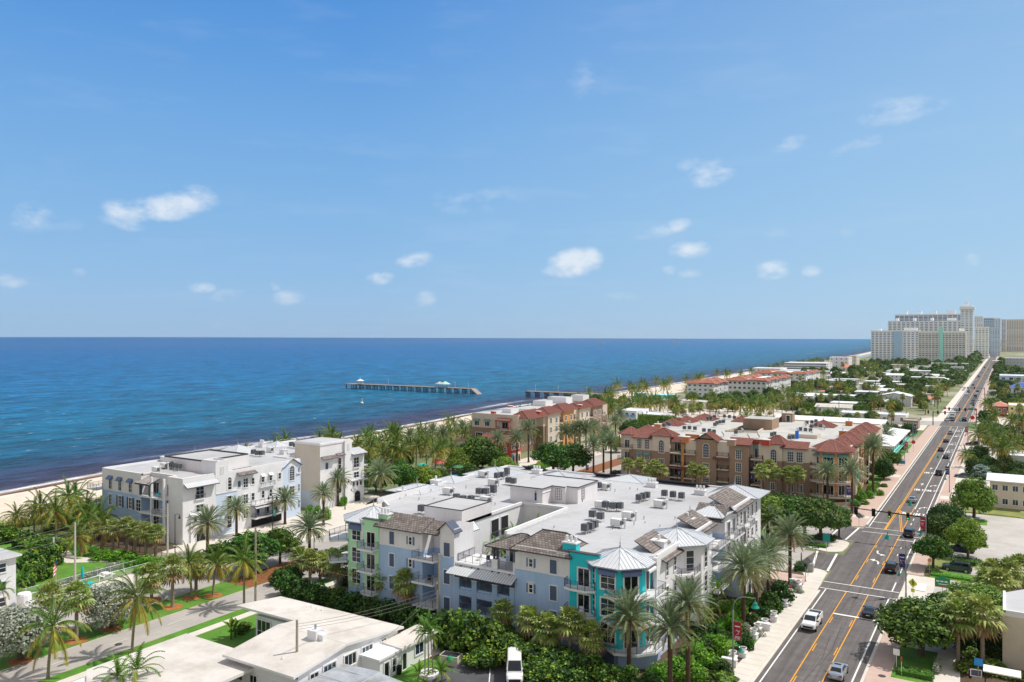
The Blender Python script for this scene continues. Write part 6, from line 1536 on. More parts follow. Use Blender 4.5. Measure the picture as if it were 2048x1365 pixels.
def crown_bism(seed,n=34):
 global rnd; rnd = random.Random(seed); mb = MB()
 for i in range(n):
  t = i / n; fan(mb,(0,0,.2),i * 2.39996,R(84 - 110 * t) + rnd.uniform(-.1,.1),rnd.uniform(1.2,1.7),rnd.uniform(1.3,1.6),FB,FB,10)
 return mb.mesh('bismarck_crown')
def trunk(r0,r1,mat,kind='ring',lean=(0,0)):
 """unit-height trunk; scaled to the palm's height when placed"""
 mb = MB(); n = 26 if kind != 'smooth' else 10; prof = []
 for i in range(n + 1):
  t = i / n; r = r0 + (r1 - r0) * t
  if kind == 'date': r *= (1.06 if i % 2 else .94); r += .16 * max(0,1 - t * 16) + (.12 * max(0,(t - .86) / .14) if t > .86 else 0)
  elif kind == 'ring': r *= (1.03 if i % 2 else .98); r += .12 * max(0,1 - t * 14)
  prof.append((r,t))
 b = len(mb.v); mb.lathe(prof,mat,8)
 if lean != (0,0): mb.v = [(x + lean[0] * z ** 1.6,y + lean[1] * z ** 1.6,z) for x,y,z in mb.v]
 return mb.mesh('palm_trunk',True)
PT = {'D': ('date_palm',[crown_date(1),crown_date(2,74,3.5),crown_date(3,84,3.9)],[trunk(.30,.27,BARKD,'date')],[(0,0)]),
      'C': ('coconut_palm',[crown_coco(4),crown_coco(5,25),crown_coco(6,30,3.9),crown_coco(16,27,4.1)],[trunk(.2,.13,BARKG,'ring',l) for l in ((0,0),(.5,.2),(-.6,.3),(.2,-.5))],[(0,0),(.5,.2),(-.6,.3),(.2,-.5)]),
      'S': ('cabbage_palm',[crown_sabal(7),crown_sabal(8,50),crown_sabal(9,60)],[trunk(.27,.24,BARKG,'ring')],[(0,0)]),
      'A': ('areca_palm',[crown_areca(10),crown_areca(11,12),crown_areca(12,16,2.1)],[trunk(.09,.07,BARKG,'smooth',l) for l in ((0,0),(.5,.3),(-.5,.2))],[(0,0),(.5,.3),(-.5,.2)]),
      'B': ('bismarck_palm',[crown_bism(13)],[trunk(.3,.24,BARKG,'ring')],[(0,0)])}
rnd = random.Random(99)
def palm(kind,x,y,h,label,group=None,sc=1.0,rz=None,z0=0.0):
 nm,cr,tr,ln = PT[kind]; k = rnd.randrange(len(tr)); a = rnd.uniform(0,6.28) if rz is None else rz
 o = thing(nm,label,'palm tree',(x,y,z0),a,group)
 place(tr[k],'trunk',o,(0,0,0),0,(1,1,h)); sc *= {'C': 1.12,'S': 1.18,'D': 1.06}.get(kind,1.05) * rnd.uniform(.93,1.08)
 place(rnd.choice(cr),'crown',o,(ln[k][0],ln[k][1],h),rnd.uniform(0,6.28),(sc,sc,sc * rnd.uniform(.9,1.1))); return o
ORD = ['first','second','third','fourth','fifth','sixth','seventh','eighth','ninth','tenth','eleventh','twelfth','thirteenth','fourteenth','fifteenth','sixteenth','seventeenth','eighteenth','nineteenth','twentieth']
def ordn(i,n,what): return ('only ' if n == 1 else ('leftmost ' if i == 0 else ('rightmost ' if i == n - 1 else ORD[i] + ' '))) + what + (', from left' if 0 < i < n - 1 else '')
def palms(kind,desc,group,lst,sc=1.0):
 """lst: (column, row of the trunk's foot, height) of each palm"""
 lst = sorted(lst,key=lambda t: t[0])
 for i,t in enumerate(lst):
  x,y = P(t[0],t[1],0.1); s = sc if len(t) < 4 else t[3]
  palm(kind,x,y,t[2],ordn(i,len(lst),desc) if not isinstance(t[-1],str) else t[-1],group,s)
palms('C','coconut palm with drooping fronds on the lawn of the near boulevard','coconut palms on the boulevard lawn',[(96,1358,6.4),(264,1308,7.4),(488,1212,7.0),(383,1196,5.6,.8),(426,1192,5.2,.8)])
palms('S','cabbage palm with a round fan crown in the boulevard median','cabbage palms in the boulevard median',[(153,1282,6.2),(345,1215,6.2),(303,1200,4.0,1.15),(100,1268,5.4),(392,1182,4.2)],1.12)
palms('D','date palm before the long front of the white beach condominium','date palms before the white condominium',[(415,1108,6.0),(473,1072,5.6),(570,1048,5.4),(647,1050,7.0),(676,1012,6.6),(619,1105,4.6)],.95)
palm('D',*P(762,1000,0),6.4,'date palm with a very full crown standing alone right of the white condominium',None,1.15)
palms('S','cabbage palm in the hedge below the street end of the white condominium','cabbage palms below the white condominium',[(226,1108,5.0),(254,1108,5.6),(270,1112,5.0),(291,1118,5.2),(312,1120,5.0)],1.0)
palms('C','coconut palm at the back of the beach beside the white condominium','coconut palms at the back of the beach',[(30,1066,3.6,.75),(84,1068,6.0),(132,1060,7.4),(150,1052,6.2),(112,1076,5.6),(182,1092,5.0),(202,1100,4.6),(163,1112,4.0),(68,1064,4.5,.8),(172,1068,5.2),(192,1078,4.5)])
palms('A','small areca palm beside the left-edge apartment block','areca palms at the left-edge block',[(14,1228,3.6),(52,1182,2.0),(58,1132,3.0,1.3),(40,1192,1.6)])
palms('S','cabbage palm in the row along the street side of the blue condominium','cabbage palms along the blue condominium',[(620,1168,4.2),(676,1182,4.4),(722,1196,4.4),(769,1212,4.6),(811,1230,5.0),(640,1160,3.2),(600,1150,3.0),(1005,1292,4.6),(1058,1312,4.8),(1095,1322,4.2),(1140,1330,5.6),(1184,1340,4.2)],1.05)
palms('A','slim curved areca palm growing from the white stone ring','areca palms in the stone ring',[(850,1349,5.0),(857,1352,5.6),(866,1350,5.2)])
palms('A','low areca palm beside the small car park','low areca palms by the car park',[(884,1362,1.4,1.1),(835,1362,1.0,.8)])
palms('D','tall date palm on the avenue side of the blue condominium','date palms on the avenue side',[(1258,1352,7.2),(1340,1392,8.0),(1376,1384,10.4),(1487,1258,8.6),(1512,1232,7.6),(1537,1212,8.0),(1580,1168,8.4)],1.0)
palm('D',*P(1540,1088,0),4.6,'date palm at the edge of the street parking in front of the clipped trees')
palms('A','areca palm in the shrubbery of the blue condominium avenue front','areca palms on the avenue front',[(1404,1236,5.2),(1440,1240,4.6),(1412,1296,4.4),(1390,1340,1.6,1.1),(1425,1260,3.6),(1442,1218,3.4)])
for i,(x,y,h,k) in enumerate(((-69.3,112.5,9.2,'A'),(-67.0,114.8,9.6,'A'),(-65.8,112.4,8.6,'A'),(-68.8,106.5,8.0,'A'),(-67.6,109.8,8.8,'A'))):
 palm(k,x,y,h,ORD[i] + ' areca palm counted from the left inside the sunken court of the blue condominium' if i else 'leftmost areca palm inside the sunken court of the blue condominium','areca palms in the court',1.15)
palms('S','cabbage palm with a ragged pale crown before the tan condominium','cabbage palms before the tan condominium',[(1256,972,6.2),(1281,980,7.2),(1297,985,5.0),(1310,985,7.2),(1322,985,6.0),(1386,988,6.6),(1404,990,6.4),(1523,1000,7.4),(1538,995,8.0),(1552,1000,6.6),(1577,1000,7.0),(1582,1002,6.0),(1597,1002,7.0)],1.05)
palms('D','date palm standing around the avenue corner of the tan condominium','date palms at the tan condominium corner',[(1655,1020,9.0),(1704,1028,10.0),(1735,968,9.4),(1746,990,12.5),(1728,960,10.0),(1773,905,7.0),(1742,948,9.0)],1.12)
palms('D','date palm between the beach block and the tan condominium','date palms of the palm avenue',[(996,940,9.4),(1034,935,9.0),(1057,925,11.0),(1132,905,7.4),(1160,905,8.6),(1188,900,8.2),(1187,954,9.6),(1207,945,9.6),(1222,950,10.0),(1240,862,7.0),(1231,870,5.5),(1150,905,7.8),(1172,905,8.4),(1212,900,6.0)],1.05)
palms('A','slender areca palm close to the front of the beige beach block','areca palms at the beach block',[(1093,890,7.0,1.2),(1077,900,5.0,1.2),(1169,870,6.0,1.2),(1195,872,6.0,1.2),(966,872,5.4,1.2),(997,872,5.6,1.2)])
palms('C','coconut palm in the dense grove of the beach park','coconut palms of the beach park',[(716,915,4.0,.8),(735,922,5.0,.9),(754,918,6.0),(779,915,9.0),(793,915,8.6),(785,945,7.6),(770,945,6.0),(800,945,6.6),(832,938,7.6),(853,938,7.8),(885,935,6.6),(838,900,4.0,.7),(897,870,6.4,.9),(870,945,6.6),(905,930,5.6),(818,930,5.8)],1.1)
palms('D','date palm rising from the beach park beside the sand','date palms of the beach park',[(820,922,8.0),(865,905,7.4),(886,912,7.4),(924,888,6.4),(945,880,4.4)],1.05)
palms('S','low cabbage palm beside the car park on the right','low cabbage palms at the right-hand car park',[(1985,1178,2.8),(2016,1180,3.0),(2000,1205,3.0),(2038,1170,2.6),(1975,1190,2.0)],1.3)
palms('S','tall cabbage palm on a bare pale trunk before the beige brick building','cabbage palms at the beige building',[(1916,1326,6.0),(1965,1332,6.6),(1923,1300,5.4),(1945,1290,4.6)],1.25)
palm('B',*P(1962,965,0),3.0,'silver-blue bismarck palm with stiff fan leaves beside the right-hand pavement')
palms('C','coconut palm in the thick planting right of the avenue','coconut palms right of the avenue',[(1958,900,6.0),(1966,880,6.4),(1977,885,7.4),(1985,912,8.4),(1996,930,8.6),(2004,948,8.6),(2012,950,8.0),(2038,940,8.4),(1990,862,7.0),(1980,845,7.0),(2022,870,6.4),(2032,905,7.0),(1932,935,4.0,.8),(1972,830,6.4),(2044,880,7.6),(2000,900,6.4)],1.0)
# ---- leaf clouds
def cloud(name,lobes,n,size,mats,seed,shell=.62,flat_=.0,up=.0):
 q = random.Random(seed); mb = MB(); wts = [l[3] * l[4] for l in lobes]; tot = sum(wts)
 for i in range(n):
  t = q.uniform(0,tot); k = 0
  while t > wts[k] and k < len(lobes) - 1: t -= wts[k]; k += 1
  cx,cy,cz,rx,rz = lobes[k]
  d = Vector((q.gauss(0,1),q.gauss(0,1),q.gauss(0,1) + up)).normalized(); r = shell + (1.04 - shell) * q.random() ** .6
  bump = 1 + .12 * sin(d.x * 7 + k) * sin(d.y * 6 + 2 * k) + .08 * sin(d.z * 9 + k)
  p = Vector((cx + d.x * rx * r * bump,cy + d.y * rx * r * bump,cz + d.z * rz * r * bump))
  nn = (d * .8 + Vector((q.gauss(0,.55),q.gauss(0,.55),q.gauss(.35,.5)))).normalized()
  u = nn.orthogonal().normalized(); v = nn.cross(u); a = q.uniform(0,6.28); u,v = u * cos(a) + v * sin(a),v * cos(a) - u * sin(a); s = size * q.uniform(.6,1.25)
  sel = .5 + .5 * sin(p.x * 1.1 + 1.7 * k) * sin(p.y * 1.3 + k) * .8 + q.uniform(-.35,.35)
  m_ = mats[0] if sel < .55 else (mats[1] if sel < .9 else mats[-1])
  mb.face([p - u * s * .5 - v * s * .3,p + u * s * .1 - v * s * .5,p + u * s * .55 + v * s * .05,p + v * s * .5 - u * s * .1],m_)
 return mb.mesh(name)
def lobeset(seed,R_,Hh,n):
 q = random.Random(seed); L_ = [(0,0,0,R_ * .66,Hh * .8)]
 for i in range(n):
  a = 2 * pi * i / n + q.uniform(-.4,.4); r = R_ * q.uniform(.40,.66); L_.append((r * cos(a),r * sin(a),Hh * q.uniform(-.5,.15),R_ * q.uniform(.30,.46),Hh * q.uniform(.34,.52)))
 for i in range(n // 2):
  a = q.uniform(0,6.28); r = R_ * q.uniform(.1,.4); L_.append((r * cos(a),r * sin(a),Hh * q.uniform(.25,.5),R_ * q.uniform(.28,.4),Hh * .32))
 return L_
def trunkmesh(seed,Hh,R_,nb=6,r=.22):
 """unit tree bole from the ground (z = -1) up into the crown"""
 q = random.Random(seed); mb = MB(); mb.tube((0,0,-1),(.05,.03,-.45),r,r * .8,BARK,8)
 for i in range(nb):
  a = 2 * pi * i / nb + q.uniform(-.3,.3); e = (.6 * R_ * cos(a),.6 * R_ * sin(a),q.uniform(-.05,.3)); m_ = (.25 * R_ * cos(a),.25 * R_ * sin(a),-.25)
  mb.tube((.05,.03,-.5),m_,r * .55,r * .4,BARK,5); mb.tube(m_,e,r * .4,r * .12,BARK,5)
 return mb.mesh('tree_trunk')
# crowns are modelled about 8 m wide, 5 m tall, leaves about 0.3 m
TR = {'G': [cloud('crown',lobeset(s,4.0,2.5,7),7000,.30,(LG,LG3,LG2),s) for s in (21,22,23)],
      'L': [cloud('crown',lobeset(s,4.0,2.7,7),7000,.30,(LG2,LG2,LG),s) for s in (24,25)],
      'K': [cloud('crown',lobeset(s,4.0,2.6,7),6400,.31,(LG3,LG,LG),s) for s in (26,27)],
      'V': [cloud('crown',lobeset(s,4.0,2.9,8),8000,.24,(LV,LV,LV2),s) for s in (28,29)],
      'O': [cloud('crown',lobeset(s,4.0,2.7,6),4600,.36,(LO,LG,LG2),s,.4) for s in (30,31)],
      'Y': [cloud('crown',lobeset(s,4.0,2.4,6),6800,.30,(LG,LO,LG2),s,.5) for s in (32,33)]}
TK = trunkmesh(5,1,1); 
def tree(kind,x,y,wid,top,label,group=None,base=None,name=None):
 """wid: crown width, top: height of the crown's top; base: height of its underside"""
 base = top * .26 if base is None else base; hh = (top - base) / 2; cz = base + hh
 o = thing(name or {'V': 'silver_buttonwood_tree','O': 'open_crowned_tree'}.get(kind,'shade_tree'),label,'tree',(x,y,0),rnd.uniform(0,6.28),group)
 place(TK,'trunk',o,(0,0,cz),0,(wid / 2,wid / 2,cz)) if False else None
 mbs = place(TKN,'trunk',o,(0,0,0),0,(wid / 8.0,wid / 8.0,cz))
 place(rnd.choice(TR[kind]),'crown',o,(0,0,cz),rnd.uniform(0,6.28),(wid / 8.4,wid / 8.4,hh / 2.4)); return o
q_ = MB(); q_.tube((0,0,0),(.08,.05,.55),.26,.2,BARK,8)
for i in range(7):
 a = 2 * pi * i / 7; m_ = (1.1 * cos(a),1.1 * sin(a),.78); q_.tube((.08,.05,.5),m_,.15,.11,BARK,5); q_.tube(m_,(2.6 * cos(a + .2),2.6 * sin(a + .2),1.1 + .1 * sin(3 * a)),.1,.04,BARK,5)
TKN = q_.mesh('tree_trunk')
def T(kind,px,py,wid,top,label,base=None,group=None): x,y = P(px,py,0); return tree(kind,x,y,wid,top,label,group,base)
T('V',40,1322,11.5,7.2,'silver-grey buttonwood tree at the left edge of the near median',1.6)
T('V',222,1258,10.5,6.8,'silver-grey buttonwood tree between two palms in the near median',1.4)
T('G',500,1146,12.5,7.6,'broad green shade tree overhanging the boulevard junction',1.6); T('G',560,1128,8.5,7.0,'green shade tree right of the broad one by the street lamp',2.0); T('G',440,1150,7.5,6.0,'green shade tree left of the broad one, behind the small coconut palms',1.8)
T('G',800,985,13,8.4,'wide green tree right of the date palm beside the white condominium',1.5); T('L',845,985,11,7.4,'bright green tree in front of the park with the coloured parasols',1.2); T('G',752,985,9,6.6,'green tree half hidden behind the lone date palm',1.2); T('G',705,952,9,8.0,'green tree touching the north end of the white condominium',1.6)
T('G',955,942,17,11.5,'large dark green tree before the red arcade house',1.5); T('L',918,948,10,8,'light green tree at the left foot of the large dark tree',1.2); T('L',1010,952,9,6,'green tree below the red arcade house',1.0)
T('G',1106,955,15,11,'round-headed green tree with open branching trunk on the plaza, left of two',2.8); T('G',1146,952,13,10.4,'round-headed green tree with open branching trunk on the plaza, right of two',3.0)
for i,(px,py,w_,top,k) in enumerate(((1496,1082,11,9.6,'L'),(1536,1080,12,9.6,'L'),(1574,1080,12,9.6,'G'),(1610,1080,12,9.6,'Y'),(1642,1080,12,9.2,'Y'),(1678,1074,6.5,6.8,'Y'))):
 T(k,px,py,w_,top,ordn(i,6,'clipped shade tree in the row along the side-street median'),2.2,'shade trees of the side-street median')
T('L',1948,1036,11.5,9.6,'light green round-headed tree before the beige motel',2.0); T('K',1890,1068,8,7,'dark tree farthest up the pavement row right of the avenue',1.4); T('G',1878,1092,8,6.8,'green tree second in the pavement row right of the avenue',1.2); T('G',1866,1138,7.4,6.4,'green tree nearest the signal pole on the right pavement',1.8)
T('L',1936,1116,8.0,7.6,'leaning green tree over the dark parked cars',2.2)
T('G',1842,1312,13.5,7.8,'large shade tree on the corner lawn casting its shadow on the avenue',1.6); T('K',1905,1262,9,5.6,'dark green tree behind the corner shade tree',1.0); T('L',1950,1250,11,6.0,'bright flat-topped tree behind the tall cabbage palms',2.0); T('G',1888,1300,8,5.4,'green tree beside the curved path at the lower right',1.0)
T('G',1775,940,9,7,'dark green tree beside the motel on the avenue',1.2); T('K',1768,960,8,7,'dark bushy tree at the foot of the tall date palms',1.0); T('O',1800,905,6,5,'yellow-green shrub tree in front of the motel wing',.8)
T('K',1968,850,8,7.5,'dark tree behind the red stop sign',1.2); T('G',1975,875,8,7,'green tree in the right-hand thicket beside the coconut palms',1.2)
# ---- shrubs and hedges
SH = {'S': [cloud('foliage',lobeset(s,2.0,1.6,6),2200,.27,(LS3,LS,LS2),s,.5) for s in (41,42,43)],'H': [cloud('foliage',lobeset(s,1.6,1.4,6),1500,.2,(LH,LH2,LH),s,.75) for s in (44,45)],
      'K': [cloud('foliage',lobeset(s,2.0,1.6,6),1500,.3,(LG3,LG,LG3),s,.55) for s in (46,47)],'V': [cloud('foliage',lobeset(48,1.6,1.2,6),1300,.18,(LV,LV,LV2),48,.6)],
      'O': [cloud('foliage',lobeset(s,1.8,1.2,6),1100,.3,(LO,LG2,LG),s,.5) for s in (49,50)],'R': [cloud('foliage',lobeset(51,1.6,1.1,6),1000,.24,(LR,LO,LG),51,.5)]}
def bush(kind,x,y,wid,hgt,label=None,group=None,name='shrub'):
 me = rnd.choice(SH[kind]); ob = bpy.data.objects.new(name,me); r = 2.0 if kind in 'SK' else (1.8 if kind == 'O' else 1.6); hz = 1.6 * .95 if kind in 'SK' else 1.2
 ob.location = (x,y,hgt * .48); ob.rotation_euler = (0,0,rnd.uniform(0,6.28)); ob.scale = (wid / 2 / r,wid / 2 / r,hgt * .55 / hz); link(ob)
 return tag(ob,label,'shrub',group)
def bushes(kind,desc,group,lst,name='shrub'):
 lst = sorted(lst,key=lambda t: t[0])
 for i,t in enumerate(lst): x,y = P(t[0],t[1],0); bush(kind,x,y,t[2],t[3],ordn(i,len(lst),desc) if len(lst) <= 20 else desc,group,name)
bushes('S','sea grape shrub with big round leaves below the blue condominium','sea grape shrubs below the blue condominium',[(905,1296,7.0,5.4),(945,1308,7.4,5.8),(985,1318,6.6,5.0),(1020,1330,6.0,4.0),(1060,1338,6.0,3.4),(1100,1346,6.0,3.2),(1140,1350,5.6,3.0),(1180,1362,5.6,3.4),(1215,1372,5,2.6),(1250,1372,5,2.4),(880,1290,5.4,4.0),(965,1335,5,2.6)])
bushes('K','dark dense shrub in the strip behind the white house','dark shrubs behind the white house',[(575,1190,5,4.0),(600,1200,5,3.6),(635,1208,5.4,3.4),(670,1212,5.4,3.0),(705,1222,5.4,3.0),(740,1232,5.4,3.0),(775,1240,5.4,3.2),(810,1250,5,3.2),(840,1262,5,3.4),(865,1275,5,3.6),(560,1170,4,3.0),(585,1165,4.6,3.2)])
bushes('K','green shrub along the foot of the blue condominium behind the palms','shrubs at the foot of the blue condominium',[(660,1150,4,2.0),(700,1170,4,2.2),(750,1190,4.4,2.2),(800,1210,4,2.4),(850,1232,4,2.2),(640,1132,4,1.8),(690,1105,3,1.2)])
bushes('H','bright green clipped bush on the avenue side of the blue condominium','bright bushes on the avenue side',[(1320,1362,4,2.2),(1385,1368,4.6,2.6),(1420,1345,4.4,2.4),(1440,1310,4,2.6),(1400,1330,4.2,2.0),(1462,1265,4,2.6),(1455,1225,3,1.8),(1475,1240,4,3.0),(1500,1218,3.6,2.4),(1352,1350,4,2.2)])
bushes('K','dark rounded bush beside the avenue pavement','dark bushes beside the pavement',[(1560,1208,4.6,4.0),(1540,1224,4.2,3.4),(1440,1352,3.6,2.2),(1492,1300,3.0,2.4),(1425,1290,4,3.2),(1395,1300,4,3.0)])
bushes('O','olive-green leafy shrub under the avenue palms','olive shrubs under the avenue palms',[(1405,1362,4,1.6),(1450,1372,4.4,1.6),(1380,1318,3.6,2.2),(1470,1215,3,1.2),(1420,1225,3,2.2),(1415,1262,3.6,2.4)])
bushes('V','small silver shrub beside the white planters','silver shrubs beside the planters',[(1492,1262,2.0,1.2),(1516,1274,2.2,1.3),(1590,1178,2.4,1.6),(1545,1236,1.6,.9),(1600,1188,1.6,1.0)])
bushes('S','leafy sea grape shrub behind the left-edge apartment block','sea grape shrubs by the left-edge block',[(20,1085,6,3.2),(52,1095,6,3.4),(82,1110,6.4,3.6),(60,1140,5.6,3.4),(98,1130,6.0,4.0),(80,1160,4.6,3.0),(55,1172,4,2.4),(110,1110,5,3.2)])
bushes('O','pale dune shrub on the upper beach at the far left','dune shrubs at the far left',[(15,1058,6,1.6),(50,1050,7,1.4),(85,1045,7,1.3),(120,1040,7,1.5),(158,1030,8,1.6),(190,1022,8,1.8),(205,1012,7,1.6),(110,1062,6,1.6),(148,1052,6,1.8),(186,1048,6,2.0),(12,1072,5,1.4)])
bushes('H','bright clipped hedge bush beneath the street end of the white condominium','hedge bushes under the white condominium',[(206,1120,5,1.8),(236,1122,5,2.0),(262,1126,5,2.0),(290,1132,5,2.0),(315,1135,4,1.8),(250,1135,4.4,1.2),(285,1145,4.4,1.2)])
bushes('H','round clipped bush in front of the blank wall of the white condominium','round bushes at the blank wall',[(619,1036,3.2,3.0),(636,1038,3.2,3.0),(652,1040,3.2,3.0),(687,1012,3,2.4)])
bushes('V','grey-green shrub in the planter strip inside the white railing','grey shrubs inside the white railing',[(92,1182,3,1.3),(118,1176,3,1.3),(142,1168,3,1.3),(170,1158,3,1.3),(196,1150,3,1.4),(220,1142,3,1.4),(240,1136,3,1.3)])
bushes('R','reddish shrub in the beds of the boulevard','reddish shrubs in the boulevard beds',[(640,1125,3,1.3),(655,1118,3,1.3),(1212,958,4,1.6),(1195,962,4,1.4),(1232,950,4,1.6),(700,1100,2.6,1.2),(1167,968,4,1.5),(635,1135,3,1.1)])
bushes('O','low olive shrub in the boulevard beds','olive shrubs in the boulevard beds',[(600,1140,4,1.4),(625,1128,4,1.6),(665,1110,4,1.4),(1160,975,4.4,1.6),(1180,972,4.4,1.5),(1225,962,4,1.6),(572,1150,4,1.5),(1148,962,4,1.6),(1140,975,3.6,1.3)])
bushes('H','bright bush behind the back roof edge of the blue condominium','bright bushes behind the blue condominium',[(1160,990,5,2.4),(1180,993,5,2.2),(1385,985,5,2.6),(1420,990,5,2.2),(1350,985,5,2.0),(1440,998,5,2.0),(1470,1000,4,2.0)])
bushes('K','shrub planted along the base of the tan condominium','shrubs along the tan condominium',[(1265,985,4,2.0),(1290,992,4,2.4),(1330,992,4,2.0),(1560,1008,5,3.2),(1590,1012,4,2.6),(1540,1008,4,2.6),(1620,1015,4,2.0),(1650,1020,4,1.8)])
bushes('H','round lime-green bush beside the avenue in front of the tan condominium','lime bushes before the tan condominium',[(1722,1002,3.4,2.8),(1740,998,3,2.2),(1712,985,3.6,3.4),(1710,1012,3,1.6),(1745,985,4,2.4),(1760,992,3,1.6)])
bushes('V','grey clipped shrub at the corner bed by the side street','grey shrubs at the corner bed',[(1690,1022,3,1.2),(1675,1020,3,1.2),(1705,1026,2.6,1.1),(1722,1036,2,1.0)])
bushes('O','yellow-green shrub in the bed before the beige brick building','shrubs before the beige building',[(1935,1345,3.4,1.6),(1975,1348,3.4,1.6),(1990,1340,3,1.4),(1945,1322,3,1.8),(2035,1360,3,1.2),(2010,1356,3,1.0)])
bushes('K','dark leafy shrub in the shade under the right-hand palms','dark shrubs under the right-hand palms',[(1935,1305,3.4,2.2),(1950,1290,3.6,2.4),(1985,1300,4,2.4),(1995,1320,3.4,1.8),(1970,1310,3,1.6)])
def hedge(label,x0,x1,y0,y1,h,mats=(LH,LH2,LH),size=.22,dens=16,name='hedge'):
 q = random.Random(int(x0 * 7 + y0)); mb = MB(); mb.box(x0 + .12,x1 - .12,y0 + .12,y1 - .12,0,h - .12,mats[-1])
 A = (x1 - x0) * (y1 - y0) + 2 * h * (x1 - x0 + y1 - y0)
 for i in range(int(A * dens)):
  t = q.uniform(0,A); 
  if t < (x1 - x0) * (y1 - y0): p = Vector((q.uniform(x0,x1),q.uniform(y0,y1),h + q.gauss(0,.07))); nn = Vector((0,0,1))
  else:
   s = q.randrange(4); z = q.uniform(0,h)
   p,nn = ((Vector((x0,q.uniform(y0,y1),z)),Vector((-1,0,0))),(Vector((x1,q.uniform(y0,y1),z)),Vector((1,0,0))),(Vector((q.uniform(x0,x1),y0,z)),Vector((0,-1,0))),(Vector((q.uniform(x0,x1),y1,z)),Vector((0,1,0))))[s]
  nn = (nn + Vector((q.gauss(0,.5),q.gauss(0,.5),q.gauss(.2,.4)))).normalized(); u = nn.orthogonal().normalized(); v = nn.cross(u); s = size * q.uniform(.7,1.3)
  mb.face([p - u * s * .5,p - v * s * .5,p + u * s * .5,p + v * s * .5],q.choice(mats))
 mb.obj(name,label=label,cat='hedge')
hedge('long clipped dark hedge in front of the beige motel',-8,16,231,233.6,2.0,(LG3,LG,LG3),.3)
hedge('low clipped hedge at the head of the nearest car-park island',-8.2,-3.6,167.8,171.2,.9,(LH,LG,LG3)); hedge('dark clipped hedge between the two parked dark cars',-8.2,-3.2,184.2,186.3,.8,(LG3,LG,LG3)); hedge('low lime hedge along the car-park kerb beside the grey car',-11,-1.8,157.0,158.4,.6)
hedge('square clipped hedge at the bottom right corner lawn',-11.5,-7.4,109.2,111.2,.7,(LO,LH,LG)); hedge('tall grey-green hedge block beside the curved path',-7.6,-6.9,111.8,115.2,1.2,(LV,LO,LV)); 
hedge('clipped hedge square at the tip of the side-street median, near the avenue',-33.4,-29.6,172.6,176.0,.9,(LH,LG,LG3)); hedge('second clipped hedge square at the tip of the side-street median',-33.4,-30,166.6,168.0,.8,(LG3,LG,LH)); hedge('small hedge square at the far kerb of the side street',-32.6,-30.2,189.8,193,.9,(LH,LG,LG3)); hedge('clipped hedge at the near corner kerb of the side street',-32.2,-30.2,147.8,151.2,1.2,(LH,LG,LG3))
hedge('tall bright hedge wall along the avenue garden of the blue condominium',-34.6,-33.4,98,112,2.0); hedge('tall bright hedge between the garden and the planters on the avenue',-34.4,-33.3,113.5,126,1.8)
hedge('long dark hedge behind the coconut palms in the mid distance',-150,-62,353,357,5.0,(LG,LG3,LG2),.5,6); hedge('clipped green hedge wall in front of the palm avenue bungalow',-110,-62,470,474,4.5,(LG,LG3,LG2),.5,6)
hedge('low hedge between the beach park and the boulevard',-128,-124.6,196,240,1.4,(LG,LG3,LH),.3,8)
# grassy tufts on the dunes and lawns
def tufts(name,region,n,mats,hgt,seed):
 q = random.Random(seed); mb = MB()
 for i in range(n):
  x,y,z = region(q)
  for k in range(3):
   a = q.uniform(0,6.28); l = hgt * q.uniform(.6,1.3); mb.face([(x - .06 * cos(a),y - .06 * sin(a),z),(x + .06 * cos(a),y + .06 * sin(a),z),(x + q.gauss(0,.25) * l,y + q.gauss(0,.25) * l,z + l)],q.choice(mats))
 mb.obj(name,kind='stuff')
DG = leafm('dune_grass',(150,158,78),.4,0); DG2 = leafm('dune_grass_green',(112,140,56),.4,0)
def dune(q):
 y = q.uniform(90,330); return (shore_x(y) + 30 + abs(q.gauss(0,9)),y,.3)
tufts('dune_grass',dune,9000,(DG,DG2,DG),1.0,61)
palms('C','tall coconut palm behind the roof houses of the tan condominium','coconut palms behind the tan condominium',[(1500,848,9.5),(1519,850,9),(1482,840,8),(1468,836,8),(1534,840,8),(1547,832,7),(1455,828,8),(1510,834,8)],1.25)
palms('C','coconut palm around the white hotel with blue awnings','coconut palms around the blue-awned hotel',[(1225,842,7),(1262,838,7),(1285,836,7),(1298,830,8),(1322,834,7),(1336,828,8),(1350,832,7),(1218,828,7),(1246,826,7.5),(1275,822,7.5),(1310,822,7)],1.2)
palms('S','cabbage palm along the street by the aqua pavilion','cabbage palms by the aqua pavilion',[(1352,845,6),(1366,842,6),(1384,840,6),(1400,836,6),(1420,832,6),(1438,828,6)],1.3)
mb = MB(); MR = M('ring_mulch',(176,112,60),.95,.25,1.5)
for px,py in ((153,1282),(345,1215),(303,1200),(383,1196),(426,1192),(40,1322),(222,1258),(100,1268)):
 x,y = P(px,py,.13); mb.prism([(x + 1.5 * cos(k * .5236) * (1 + .1 * sin(k * 2.1)),y + 1.5 * sin(k * .5236)) for k in range(12)],.1,.165,MR)
mb.obj('mulch',kind='structure')
palm('A',*P(274,1420,0),4.4,'bushy areca palm in front of the broad flat roof at the bottom left',None,1.5); palm('A',*P(236,1415,0),3.4,'smaller areca palm left of the bushy one before the broad flat roof',None,1.2)
